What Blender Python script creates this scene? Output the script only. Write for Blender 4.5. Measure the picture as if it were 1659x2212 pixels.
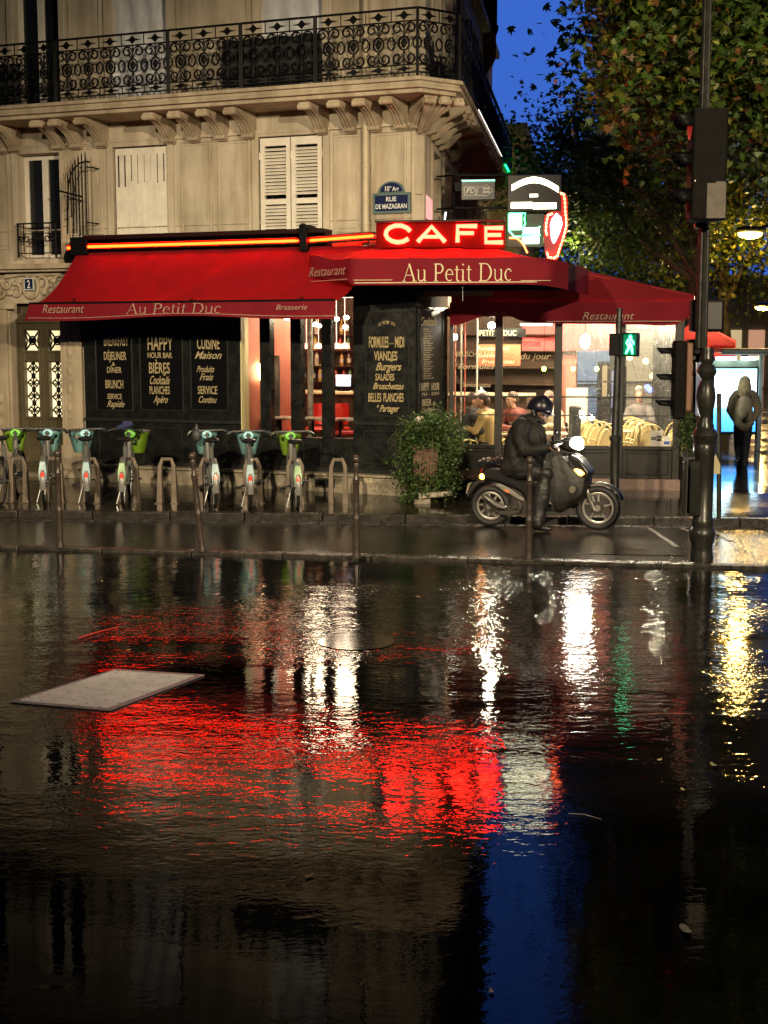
import bpy, bmesh, math, random
import numpy as np
from mathutils import Vector, Matrix
R = math.radians
rnd = random.Random(7)
for o in list(bpy.data.objects): bpy.data.objects.remove(o)
sc = bpy.context.scene
col = sc.collection

# ---------------------------------------------------------------- camera
PITCH = 7.05; CH = 2.35; FP = 3000.0
cd = bpy.data.cameras.new("camera"); cam = bpy.data.objects.new("camera", cd); col.objects.link(cam)
cd.sensor_fit = 'VERTICAL'; cd.sensor_height = 36.0; cd.lens = FP/2212*36
cd.clip_start = 0.1; cd.clip_end = 2000
cam.location = (0, 0, CH); cam.rotation_euler = (R(90-PITCH), 0, 0)
sc.camera = cam

# ---------------------------------------------------------------- world: dusk sky, brighter towards where the sun went down (+Y)
w = bpy.data.worlds.new("World"); sc.world = w; w.use_nodes = True
nt = w.node_tree; bg = nt.nodes['Background']
tc = nt.nodes.new('ShaderNodeTexCoord'); sep = nt.nodes.new('ShaderNodeSeparateXYZ')
nt.links.new(tc.outputs['Generated'], sep.inputs[0])
mr = nt.nodes.new('ShaderNodeMapRange'); mr.inputs['From Min'].default_value = -0.1; mr.inputs['From Max'].default_value = 0.95
nt.links.new(sep.outputs['Y'], mr.inputs['Value'])
rp = nt.nodes.new('ShaderNodeValToRGB')
rp.color_ramp.elements[0].color = (0.006, 0.009, 0.022, 1); rp.color_ramp.elements[0].position = 0
rp.color_ramp.elements[1].color = (0.040, 0.135, 0.60, 1); rp.color_ramp.elements[1].position = 1
e = rp.color_ramp.elements.new(0.6); e.color = (0.012, 0.035, 0.15, 1)
nt.links.new(mr.outputs[0], rp.inputs[0])
sky = nt.nodes.new('ShaderNodeTexSky'); sky.sky_type = 'NISHITA'; sky.sun_disc = False
sky.sun_elevation = R(-4); sky.sun_rotation = R(0)
ad = nt.nodes.new('ShaderNodeMix'); ad.data_type = 'RGBA'; ad.blend_type = 'ADD'; ad.inputs[0].default_value = 0.03
nt.links.new(rp.outputs[0], ad.inputs[6]); nt.links.new(sky.outputs[0], ad.inputs[7])
nt.links.new(ad.outputs[2], bg.inputs['Color'])
bg.inputs['Strength'].default_value = 1.0

sc.render.engine = 'CYCLES'
sc.view_settings.view_transform = 'Standard'; sc.view_settings.look = 'None'
sc.view_settings.exposure = 0; sc.view_settings.gamma = 1; sc.view_settings.use_curve_mapping = False
cy = sc.cycles
cy.use_denoising = True
try: cy.denoiser = 'OPENIMAGEDENOISE'; cy.denoising_prefilter = 'ACCURATE'
except Exception: pass
cy.max_bounces = 8; cy.diffuse_bounces = 3; cy.glossy_bounces = 4; cy.transmission_bounces = 8; cy.transparent_max_bounces = 12
cy.sample_clamp_indirect = 6.0; cy.caustics_reflective = False; cy.caustics_refractive = False; cy.blur_glossy = 0.5
cy.use_adaptive_sampling = True; cy.adaptive_threshold = 0.015
sc.render.film_transparent = False

# ---------------------------------------------------------------- photo pixel (1659 x 2212 grid) -> world
cp, sp_ = math.cos(R(PITCH)), math.sin(R(PITCH))
def ray(px, py):
    x = (px-829.5)/FP; y = (1106-py)/FP
    return Vector((x, cp+y*sp_, -sp_+y*cp))
def atz(px, py, z):
    d = ray(px, py); t = (z-CH)/d.z; return Vector((d.x*t, d.y*t, z))
def atY(px, py, Y):
    d = ray(px, py); t = Y/d.y; return Vector((d.x*t, Y, CH+d.z*t))
class Fr:
    """vertical frame: origin, right direction u, outward normal n (towards the camera side), z up"""
    def __init__(s, O, u):
        s.O = Vector((O[0], O[1], 0)); s.u = Vector((u[0], u[1], 0)).normalized(); s.n = Vector((s.u.y, -s.u.x, 0))
    def p(s, u, n, z): return s.O + s.u*u + s.n*n + Vector((0, 0, z))
    def px(s, px, py, n=0.0):
        d = ray(px, py); c = Vector((0, 0, CH)); o = s.O + s.n*n
        t = (o-c).dot(s.n)/d.dot(s.n); q = c+d*t
        return (q-s.O).dot(s.u), q.z
    def U(s, px, n=0.0, py=700): return s.px(px, py, n)[0]
    def Z(s, px, py, n=0.0): return s.px(px, py, n)[1]
    def mat(s, u, n, z):
        """matrix whose local x = u, y = up, z = outward (for lettering)"""
        M = Matrix.Identity(4)
        for i, a in enumerate((s.u, Vector((0, 0, 1)), s.n)):
            for k in range(3): M[k][i] = a[k]
        q = s.p(u, n, z)
        for k in range(3): M[k][3] = q[k]
        return M

# ---------------------------------------------------------------- mesh builder
def perp(d):
    a = Vector((0, 0, 1)) if abs(d.z) < 0.9 else Vector((1, 0, 0))
    x = d.cross(a).normalized(); return x, d.cross(x).normalized()
class MB:
    def __init__(s): s.v = []; s.f = []; s.m = []; s.cur = 0
    def add(s, vs, fs):
        o = len(s.v); s.v.extend([tuple(v) for v in vs]); s.f.extend([tuple(i+o for i in f) for f in fs]); s.m.extend([s.cur]*len(fs)); return s
    def hexa(s, P): return s.add(P, [(0,3,2,1),(4,5,6,7),(0,1,5,4),(1,2,6,5),(2,3,7,6),(3,0,4,7)])
    def box(s, x0, x1, y0, y1, z0, z1):
        return s.hexa([(x0,y0,z0),(x1,y0,z0),(x1,y1,z0),(x0,y1,z0),(x0,y0,z1),(x1,y0,z1),(x1,y1,z1),(x0,y1,z1)])
    def fb(s, F, u0, u1, n0, n1, z0, z1):
        """box in a frame"""
        return s.hexa([F.p(u0,n1,z0),F.p(u1,n1,z0),F.p(u1,n0,z0),F.p(u0,n0,z0),F.p(u0,n1,z1),F.p(u1,n1,z1),F.p(u1,n0,z1),F.p(u0,n0,z1)])
    def quad(s, a, b, c, d): return s.add([a,b,c,d], [(0,1,2,3)])
    def tube(s, pts, r, n=8, cap=True, closed=False, flat=None):
        pts = [Vector(p) for p in pts]; k = len(pts)
        rs = r if isinstance(r, (list, tuple)) else [r]*k
        vs = []; X = None
        for i in range(k):
            if closed: d = pts[(i+1) % k]-pts[i-1]
            else: d = pts[min(i+1, k-1)]-pts[max(i-1, 0)]
            if d.length < 1e-9: d = Vector((0, 0, 1))
            d.normalize()
            if X is None: X, Y = perp(d)
            else:
                X = (X-d*X.dot(d))
                if X.length < 1e-6: X, Y = perp(d)
                X.normalize(); Y = d.cross(X)
            for j in range(n):
                a = 2*math.pi*(j+0.5)/n
                vs.append(pts[i]+X*(math.cos(a)*rs[i])+Y*(math.sin(a)*rs[i]*(flat or 1)))
        fs = []
        kk = k if closed else k-1
        for i in range(kk):
            a = i*n; b = ((i+1) % k)*n
            for j in range(n): fs.append((a+j, a+(j+1) % n, b+(j+1) % n, b+j))
        if cap and not closed: fs.append(tuple(range(n-1, -1, -1))); fs.append(tuple((k-1)*n+j for j in range(n)))
        return s.add(vs, fs)
    def lathe(s, prof, c=(0,0,0), n=24, axis=None, flute=0.0, fn=12):
        """prof: (r, h) list, along z (or along axis vector)"""
        c = Vector(c); ax = Vector(axis).normalized() if axis is not None else Vector((0,0,1))
        X, Y = (Vector((1,0,0)), Vector((0,1,0))) if axis is None else perp(ax)
        vs = []; k = len(prof)
        for (r, h) in prof:
            for j in range(n):
                a = 2*math.pi*j/n; q = r*(1-flute*(0.5+0.5*math.cos(a*fn))) if flute else r
                vs.append(c+ax*h+X*(math.cos(a)*q)+Y*(math.sin(a)*q))
        fs = []
        for i in range(k-1):
            for j in range(n): fs.append((i*n+j, i*n+(j+1) % n, (i+1)*n+(j+1) % n, (i+1)*n+j))
        fs.append(tuple(range(n-1, -1, -1))); fs.append(tuple((k-1)*n+j for j in range(n)))
        return s.add(vs, fs)
    def prism(s, poly, a, b):
        """poly: list of 3D points (planar), extruded by vector from +a to +b"""
        n = len(poly); P = [Vector(p)+Vector(a) for p in poly]+[Vector(p)+Vector(b) for p in poly]
        fs = [tuple(range(n)), tuple(range(2*n-1, n-1, -1))]+[(i, i+n, (i+1) % n+n, (i+1) % n) for i in range(n)]
        return s.add(P, fs)
    def ell(s, c, rx, ry, rz, n=14, m=9, M=None):
        c = Vector(c); vs = []; fs = []
        for i in range(m+1):
            t = math.pi*i/m
            for j in range(n):
                a = 2*math.pi*j/n; q = Vector((rx*math.sin(t)*math.cos(a), ry*math.sin(t)*math.sin(a), rz*math.cos(t)))
                if M is not None: q = M @ q
                vs.append(c+q)
        for i in range(m):
            for j in range(n): fs.append((i*n+j, (i+1)*n+j, (i+1)*n+(j+1) % n, i*n+(j+1) % n))
        return s.add(vs, fs)
    def text(s, txt, M, width=None, height=None, size=None, shear=0.0, ext=0.002, off=0.0):
        vs, fs, bb = glyphs(txt, shear, off)
        if not vs: return s
        w0 = bb[1]-bb[0]; h0 = 0.72
        sx = width/w0 if width else (size or height/h0); sy = height/h0 if height else sx
        cx = (bb[0]+bb[1])/2
        out = [M @ Vector(((x-cx)*sx, y*sy, (ext if k else 0))) for (x, y, k) in vs]
        return s.add(out, fs)
    def build(s, name, mat=None, parent=None, smooth=40, bevel=0, origin=None, bseg=2):
        me = bpy.data.meshes.new(name); 
        V = np.array(s.v, dtype=float).reshape(-1, 3)
        o = bpy.data.objects.new(name, me); col.objects.link(o)
        if parent is not None:
            Mi = W[parent].inverted(); V = V @ np.array(Mi.to_3x3()).T + np.array(Mi.translation); W[o] = W[parent].copy(); o.parent = parent
        else:
            if origin is None: origin = ((V[:,0].min()+V[:,0].max())/2, (V[:,1].min()+V[:,1].max())/2, V[:,2].min()) if len(V) else (0,0,0)
            V = V - np.array(origin); o.location = origin; W[o] = Matrix.Translation(Vector(origin))
        me.from_pydata([tuple(x) for x in V], [], s.f)
        mats = mat if isinstance(mat, (list, tuple)) else [mat]
        for m_ in mats: me.materials.append(m_)
        if len(mats) > 1: me.polygons.foreach_set('material_index', s.m)
        me.validate(); me.update()
        if smooth:
            me.polygons.foreach_set('use_smooth', [True]*len(me.polygons))
            try: me.set_sharp_from_angle(angle=R(smooth))
            except Exception: pass
        if bevel:
            b = o.modifiers.new('bevel', 'BEVEL'); b.width = bevel; b.segments = bseg; b.limit_method = 'ANGLE'; b.angle_limit = R(40); b.harden_normals = False
        return o
W = {}
_gc = {}
def glyphs(txt, shear, off):
    k = (txt, shear, off)
    if k in _gc: return _gc[k]
    cu = bpy.data.curves.new('t', 'FONT'); cu.body = txt; cu.size = 1.0; cu.shear = shear; cu.extrude = 0.0; cu.offset = off; cu.resolution_u = 3
    cu.fill_mode = 'FRONT'
    ob = bpy.data.objects.new('t', cu); col.objects.link(ob)
    dg = bpy.context.evaluated_depsgraph_get(); me = bpy.data.meshes.new_from_object(ob.evaluated_get(dg))
    vs = [(v.co.x, v.co.y, 1) for v in me.vertices]; fs = [tuple(p.vertices) for p in me.polygons]
    n = len(vs)
    ed = {}
    for f in fs:
        for a, b in zip(f, f[1:]+f[:1]):
            ed[(a, b)] = 1
    side = [(a, b, b+n, a+n) for (a, b) in ed if (b, a) not in ed]
    vs = vs+[(x, y, 0) for (x, y, _) in vs]
    side = [(a, a+n, b+n, b) for (a, b, _, _) in side]
    xs = [v[0] for v in vs] or [0, 1]
    bpy.data.objects.remove(ob); bpy.data.meshes.remove(me); bpy.data.curves.remove(cu)
    _gc[k] = (vs, fs+side, (min(xs), max(xs))); return _gc[k]

def empty(name, loc=(0,0,0), rz=0.0, parent=None):
    o = bpy.data.objects.new(name, None); col.objects.link(o); o.location = loc; o.rotation_euler = (0, 0, rz); o.empty_display_size = 0.2
    W[o] = Matrix.Translation(Vector(loc)) @ Matrix.Rotation(rz, 4, 'Z'); return o
def tag(o, label, cat, group=None, kind=None):
    o['label'] = label; o['category'] = cat
    if group: o['group'] = group
    if kind: o['kind'] = kind
    return o
def thing(name, label, cat, loc=(0,0,0), rz=0.0, group=None): return tag(empty(name, loc, rz), label, cat, group)
def struct(o): o['kind'] = 'structure'; return o
kids = {}
def copy_tree(o, loc=None, rz=None, parent=None, label=None):
    c = o.copy(); col.objects.link(c)
    if parent is not None: c.parent = parent
    for ch in list(o.children): copy_tree(ch, parent=c)
    if loc is not None: c.location = loc
    if rz is not None: c.rotation_euler = (0, 0, rz)
    if label: c['label'] = label
    if loc is not None: W[c] = Matrix.Translation(Vector(loc)) @ Matrix.Rotation(rz or 0, 4, 'Z')
    return c

# ---------------------------------------------------------------- materials
_mc = {}
def mat(name, c=(0.5,0.5,0.5), rough=0.6, metal=0.0, var=0.0, vs=4.0, bump=0.0, bs=30.0, em=None, es=0.0, spec=0.5, coat=0.0, c2=None, rvar=0.0, trans=0.0, sheen=0.0, stretch=None):
    if name in _mc: return _mc[name]
    m = bpy.data.materials.new(name); m.use_nodes = True; n = m.node_tree; b = n.nodes['Principled BSDF']
    b.inputs['Base Color'].default_value = (*c, 1); b.inputs['Roughness'].default_value = rough; b.inputs['Metallic'].default_value = metal
    b.inputs['Specular IOR Level'].default_value = spec; b.inputs['Coat Weight'].default_value = coat; b.inputs['Sheen Weight'].default_value = sheen
    b.inputs['Transmission Weight'].default_value = trans
    if em: b.inputs['Emission Color'].default_value = (*em, 1); b.inputs['Emission Strength'].default_value = es
    if var or bump or rvar or c2:
        t = n.nodes.new('ShaderNodeTexCoord'); src = t.outputs['Object']
        if stretch:
            mp = n.nodes.new('ShaderNodeMapping'); mp.inputs['Scale'].default_value = stretch; n.links.new(src, mp.inputs[0]); src = mp.outputs[0]
        nz = n.nodes.new('ShaderNodeTexNoise'); nz.inputs['Scale'].default_value = vs; nz.inputs['Detail'].default_value = 6; nz.inputs['Roughness'].default_value = 0.62
        n.links.new(src, nz.inputs['Vector'])
        if var or c2:
            r = n.nodes.new('ShaderNodeValToRGB'); r.color_ramp.elements[0].position = 0.3; r.color_ramp.elements[1].position = 0.7
            d = c2 if c2 else tuple(x*(1-var) for x in c); u_ = c if c2 else tuple(min(1, x*(1+var*0.6)) for x in c)
            r.color_ramp.elements[0].color = (*d, 1); r.color_ramp.elements[1].color = (*u_, 1)
            n.links.new(nz.outputs['Fac'], r.inputs[0]); n.links.new(r.outputs[0], b.inputs['Base Color'])
        if rvar:
            q = n.nodes.new('ShaderNodeMapRange'); q.inputs['From Min'].default_value = 0.3; q.inputs['From Max'].default_value = 0.7
            q.inputs['To Min'].default_value = max(0.02, rough-rvar); q.inputs['To Max'].default_value = min(1, rough+rvar)
            n.links.new(nz.outputs['Fac'], q.inputs[0]); n.links.new(q.outputs[0], b.inputs['Roughness'])
        if bump:
            z2 = n.nodes.new('ShaderNodeTexNoise'); z2.inputs['Scale'].default_value = bs; z2.inputs['Detail'].default_value = 4; n.links.new(src, z2.inputs['Vector'])
            bp = n.nodes.new('ShaderNodeBump'); bp.inputs['Strength'].default_value = bump; bp.inputs['Distance'].default_value = 0.02
            n.links.new(z2.outputs['Fac'], bp.inputs['Height']); n.links.new(bp.outputs[0], b.inputs['Normal'])
    _mc[name] = m; return m
def emit(name, c, s, base=(0.8,0.8,0.8)): return mat(name, base, 0.4, em=c, es=s)
def glass(name, tint=(0.9,0.95,0.93), refl=0.06, drops=0.0):
    m = bpy.data.materials.new(name); m.use_nodes = True; n = m.node_tree; n.nodes.remove(n.nodes['Principled BSDF']); out = n.nodes['Material Output']
    tr = n.nodes.new('ShaderNodeBsdfTransparent'); tr.inputs[0].default_value = (*tint, 1)
    gl = n.nodes.new('ShaderNodeBsdfGlossy'); gl.inputs['Roughness'].default_value = 0.03
    mx = n.nodes.new('ShaderNodeMixShader'); fr = n.nodes.new('ShaderNodeFresnel'); fr.inputs[0].default_value = 1.45
    n.links.new(fr.outputs[0], mx.inputs[0]); n.links.new(tr.outputs[0], mx.inputs[1]); n.links.new(gl.outputs[0], mx.inputs[2]); last = mx
    if drops:
        t = n.nodes.new('ShaderNodeTexCoord'); vo = n.nodes.new('ShaderNodeTexVoronoi'); vo.inputs['Scale'].default_value = 38
        n.links.new(t.outputs['Object'], vo.inputs['Vector'])
        r = n.nodes.new('ShaderNodeValToRGB'); r.color_ramp.elements[0].position = 0.12; r.color_ramp.elements[1].position = 0.3
        r.color_ramp.elements[0].color = (drops,)*3+(1,); r.color_ramp.elements[1].color = (0.03, 0.03, 0.03, 1)
        n.links.new(vo.outputs['Distance'], r.inputs[0])
        rf = n.nodes.new('ShaderNodeBsdfTranslucent'); rf.inputs[0].default_value = (0.75, 0.75, 0.72, 1)
        m2 = n.nodes.new('ShaderNodeMixShader'); n.links.new(r.outputs[0], m2.inputs[0]); n.links.new(mx.outputs[0], m2.inputs[1]); n.links.new(rf.outputs[0], m2.inputs[2]); last = m2
    n.links.new(last.outputs[0], out.inputs['Surface']); return m

# ---------------------------------------------------------------- planes of the place
FA = Fr((0.329, 19.55), (0.931, -0.364))       # street facade, u=0 at the corner, u<0 to the left
e1 = Vector((0.989, -0.148, 0)); e2 = Vector((0.148, 0.989, 0))   # across / along the boulevard
P2 = Vector((0.567, 19.69, 0))
FB = Fr(P2, (0.148, 0.989))                    # boulevard facade (u runs away from the camera, n to the right)
FC = Fr((0.329, 19.55), (P2.x-0.329, P2.y-19.55))
ZS = 0.22                                       # pavement level at the buildings

# ---------------------------------------------------------------- street lights outside the frame that light the facade
def area(name, loc, aim, size, power, c):
    l = bpy.data.lights.new(name, 'AREA'); l.shape = 'DISK'; l.size = size; l.energy = power; l.color = c
    o = bpy.data.objects.new(name, l); col.objects.link(o); o.location = loc
    d = Vector(aim)-Vector(loc); o.rotation_euler = d.to_track_quat('-Z', 'Y').to_euler(); return o
def point(name, loc, power, c, r=0.05):
    l = bpy.data.lights.new(name, 'POINT'); l.energy = power; l.color = c; l.shadow_soft_size = r
    o = bpy.data.objects.new(name, l); col.objects.link(o); o.location = loc; return o
# ================================================================ GROUND
def water_mat():
    m = bpy.data.materials.new('flooded_road'); m.use_nodes = True; n = m.node_tree; L = n.links.new; b = n.nodes['Principled BSDF']
    t = n.nodes.new('ShaderNodeTexCoord')
    def noise(sx, sy, det, rot=0.0, dist=0.0):
        mp = n.nodes.new('ShaderNodeMapping'); mp.inputs['Scale'].default_value = (sx, sy, 1); mp.inputs['Rotation'].default_value = (0, 0, rot)
        z = n.nodes.new('ShaderNodeTexNoise'); z.inputs['Scale'].default_value = 1; z.inputs['Detail'].default_value = det; z.inputs['Distortion'].default_value = dist
        L(t.outputs['Object'], mp.inputs[0]); L(mp.outputs[0], z.inputs['Vector']); return z.outputs['Fac']
    def rng(src, a, b_, c, d):
        q = n.nodes.new('ShaderNodeMapRange'); q.inputs[1].default_value = a; q.inputs[2].default_value = b_; q.inputs[3].default_value = c; q.inputs[4].default_value = d; L(src, q.inputs[0]); return q.outputs[0]
    def math_(op, a, b_):
        q = n.nodes.new('ShaderNodeMath'); q.operation = op
        for i, x in enumerate((a, b_)):
            if isinstance(x, (int, float)): q.inputs[i].default_value = x
            else: L(x, q.inputs[i])
        return q.outputs[0]
    # calm and ruffled areas of the sheet of water
    calm = rng(noise(0.35, 0.6, 2), 0.38, 0.62, 0.2, 1.15)
    sepp = n.nodes.new('ShaderNodeSeparateXYZ'); L(t.outputs['Object'], sepp.inputs[0])
    near = rng(sepp.outputs['Y'], 5.7, 7.1, 0.26, 1.0)         # the water near the camera's kerb lies calmer
    calm = math_('MULTIPLY', math_('MULTIPLY', calm, near), rng(sepp.outputs['Y'], 8.0, 12.0, 1.0, 1.7))
    h = math_('ADD', math_('MULTIPLY', noise(8.5, 15.0, 2.5, 0.05, 0.8), 1.0), math_('MULTIPLY', noise(24, 38, 2, -0.1), 0.33))
    h = math_('ADD', h, math_('MULTIPLY', noise(1.6, 3.4, 1, 0.3), 2.0))
    h = math_('MULTIPLY', h, calm)
    bp = n.nodes.new('ShaderNodeBump'); bp.inputs['Strength'].default_value = 1.0; bp.inputs['Distance'].default_value = 0.0033
    L(h, bp.inputs['Height']); L(bp.outputs[0], b.inputs['Normal'])
    b.inputs['IOR'].default_value = 1.31
    asp = n.nodes.new('ShaderNodeValToRGB'); asp.color_ramp.elements[0].color = (0.0015, 0.0013, 0.001, 1); asp.color_ramp.elements[1].color = (0.006, 0.005, 0.004, 1)
    asp.color_ramp.elements[0].position = 0.35; asp.color_ramp.elements[1].position = 0.7
    L(noise(0.8, 1.2, 8), asp.inputs[0]); L(asp.outputs[0], b.inputs['Base Color'])
    L(rng(noise(0.5, 1.1, 5), 0.45, 0.72, 0.015, 0.06), b.inputs['Roughness'])
    return m
def paving_mat(name, c1, c2, mort, bw, bh, rot, r0, r1, bump=0.5, wl=0.3):
    m = bpy.data.materials.new(name); m.use_nodes = True; n = m.node_tree; L = n.links.new; b = n.nodes['Principled BSDF']
    t = n.nodes.new('ShaderNodeTexCoord'); mp = n.nodes.new('ShaderNodeMapping'); mp.inputs['Rotation'].default_value = (0, 0, rot); L(t.outputs['Object'], mp.inputs[0])
    br = n.nodes.new('ShaderNodeTexBrick'); br.inputs['Scale'].default_value = 1; br.inputs['Brick Width'].default_value = bw; br.inputs['Row Height'].default_value = bh
    br.inputs['Mortar Size'].default_value = 0.012; br.inputs['Color1'].default_value = (*c1, 1); br.inputs['Color2'].default_value = (*c2, 1); br.inputs['Mortar'].default_value = (*mort, 1)
    L(mp.outputs[0], br.inputs['Vector'])
    nz = n.nodes.new('ShaderNodeTexNoise'); nz.inputs['Scale'].default_value = 2.2; nz.inputs['Detail'].default_value = 8; L(t.outputs['Object'], nz.inputs['Vector'])
    mx = n.nodes.new('ShaderNodeMix'); mx.data_type = 'RGBA'; mx.blend_type = 'MULTIPLY'; mx.inputs[0].default_value = 0.7
    r = n.nodes.new('ShaderNodeValToRGB'); r.color_ramp.elements[0].color = (0.35, 0.35, 0.35, 1); r.color_ramp.elements[0].position = 0.3; r.color_ramp.elements[1].position = 0.75
    L(nz.outputs['Fac'], r.inputs[0]); L(br.outputs['Color'], mx.inputs[6]); L(r.outputs[0], mx.inputs[7]); L(mx.outputs[2], b.inputs['Base Color'])
    nw = n.nodes.new('ShaderNodeTexNoise'); nw.inputs['Scale'].default_value = 0.9; nw.inputs['Detail'].default_value = 6; L(t.outputs['Object'], nw.inputs['Vector'])
    q = n.nodes.new('ShaderNodeMapRange'); q.inputs[1].default_value = 0.38; q.inputs[2].default_value = 0.62; q.inputs[3].default_value = r0; q.inputs[4].default_value = r1; L(nw.outputs['Fac'], q.inputs[0]); L(q.outputs[0], b.inputs['Roughness'])
    rp_ = n.nodes.new('ShaderNodeTexNoise'); rp_.inputs['Scale'].default_value = 9; rp_.inputs['Detail'].default_value = 5; L(mp.outputs[0], rp_.inputs['Vector'])
    a = n.nodes.new('ShaderNodeMath'); a.operation = 'MULTIPLY_ADD'; a.inputs[1].default_value = -wl; L(br.outputs['Fac'], a.inputs[0]); L(rp_.outputs['Fac'], a.inputs[2])
    bp = n.nodes.new('ShaderNodeBump'); bp.inputs['Strength'].default_value = bump; bp.inputs['Distance'].default_value = 0.012; L(a.outputs[0], bp.inputs['Height']); L(bp.outputs[0], b.inputs['Normal'])
    b.inputs['IOR'].default_value = 1.4
    return m
M_water = water_mat()
def asphalt(name, c, r0, r1, bump=0.35):
    m = mat(name, c, (r0+r1)/2, var=0.45, vs=1.3, rvar=(r1-r0)/2, bump=bump, bs=60); m.node_tree.nodes['Principled BSDF'].inputs['IOR'].default_value = 1.4; return m
M_lane = asphalt('wet_asphalt', (0.010, 0.009, 0.008), 0.05, 0.22, 0.14)
M_pave = paving_mat('wet_paving', (0.045, 0.038, 0.027), (0.032, 0.028, 0.02), (0.008, 0.007, 0.005), 1.0, 0.62, 0.1485, 0.03, 0.20, 0.22)
M_kerb = mat('wet_granite', (0.030, 0.027, 0.022), 0.26, spec=.3, var=0.45, vs=9, bump=0.25, bs=70, rvar=0.14)
M_paint = mat('worn_paint', (0.20, 0.19, 0.17), 0.25, var=0.5, vs=14, bump=0.2, bs=60)

g = MB(); S = 400
g.add([(-S,-60,0),(S,-60,0),(S,S,0),(-S,S,0)], [(0,1,2,3)])
o = g.build('road', M_water, smooth=0, origin=(0,0,0)); struct(o); tag(o, 'flooded wet road reflecting the cafe lights', 'road', kind='structure')
# kerb lines in plan
K1a, K1b = atz(0, 1176, .03), atz(1490, 1216, .03)
K2a, K2b = atz(0, 1102, .13), atz(1490, 1119, .13)
def ext(a, b, s0, s1):
    d = (b-a).normalized(); return a+d*s0, a+d*s1
k1 = (K1b-K1a).normalized(); k2 = (K2b-K2a).normalized()
def F_line(a, b): return Fr(a, (b-a))
F1 = Fr(K1a, (k1.x, k1.y)); F2 = Fr(K2a, (k2.x, k2.y))
# lane slab between the two kerbs (a thin apron a few cm above the flooded roadway)
A0 = F1.p(-14, 0, .03); A1 = F1.p(40, 0, .03); B0 = F2.p(-14, 0.0, .03); B1 = F2.p(40, 0.0, .03)
g = MB(); g.add([A0, A1, B1, B0], [(0,1,2,3)])
o = g.build('bike_lane', M_lane, smooth=0, origin=(0, 17, .03)); tag(o, 'strip of wet dark asphalt between kerb and pavement', 'lane', kind='structure')
# first kerb: flush granite strip
g = MB(); s = -14
while s < 24:
    l = 0.98+rnd.random()*0.1; g.fb(F1, s, s+l-0.012, -0.01, 0.16, -0.05, 0.036+rnd.random()*0.004); s += l
o = g.build('kerb', M_kerb, bevel=0.008); tag(o, 'low granite kerb along the flooded road', 'kerb', kind='structure')
g = MB(); s = -14
while s < 30:
    l = 0.98+rnd.random()*0.1; g.fb(F2, s, s+l-0.012, -0.16, 0.0, -0.05, 0.125+rnd.random()*0.006); s += l
o = g.build('kerb', M_kerb, bevel=0.012); tag(o, 'granite kerb in front of the parked bicycles', 'kerb', kind='structure')
# gutter setts line in front of the second kerb
g = MB(); s = -14
while s < 30:
    l = 0.24+rnd.random()*0.05; g.fb(F2, s, s+l-0.012, 0.004, 0.24, 0.0, 0.036+rnd.random()*0.006); s += l
o = g.build('gutter', M_kerb, bevel=0.008); tag(o, 'row of wet granite setts at the foot of the kerb', 'gutter', kind='structure')
# pavement: rises from the kerb to the buildings then runs level
g = MB()
za, zb = 0.126, ZS
g.add([F2.p(-14,-0.16,za),F2.p(60,-0.16,za),F2.p(60,-2.2,zb),F2.p(-14,-2.2,zb),F2.p(60,-120,zb),F2.p(-40,-120,zb),F2.p(-40,-2.2,zb),F2.p(-40,-0.16,za)],
      [(0,1,2,3),(3,2,4,5),(7,0,3,6)])
o = g.build('pavement', M_pave, smooth=0, origin=(0, 20, 0)); tag(o, 'wet stone slab pavement in front of the cafe', 'pavement', kind='structure')
# painted marks and dropped kerb lines on the right of the lane
def ribbon(mb, a, b, wd, z):
    a = Vector(a); b = Vector(b); d = (b-a).normalized(); p = Vector((-d.y, d.x, 0))*wd/2
    mb.add([(a.x-p.x,a.y-p.y,z),(b.x-p.x,b.y-p.y,z),(b.x+p.x,b.y+p.y,z),(a.x+p.x,a.y+p.y,z)], [(0,1,2,3)])
g = MB()
ribbon(g, atz(1518-2, 1130, .04), atz(1580, 1168, .04), .06, .036)
ribbon(g, atz(1395, 1135, .04), atz(1462, 1180, .04), .06, .036)
ribbon(g, atz(1430, 1122, .04), atz(1515, 1158, .04), .05, .036)
o = g.build('crossing_marking', M_paint, smooth=0); tag(o, 'thin worn white lines painted on the lane beside the lamp post', 'road marking', kind='structure')
g = MB(); g.add([atz(1340,1128,.0345),atz(1395,1135,.0345),atz(1480,1200,.0345),atz(1270,1196,.0345)],[(0,1,2,3)])
o = g.build('asphalt_patch', asphalt('patch_asphalt', (0.014,0.010,0.008), 0.08, 0.24, 0.1), smooth=0); tag(o, 'brown asphalt patch on the lane before the lamp post','asphalt patch', kind='structure')

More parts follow.
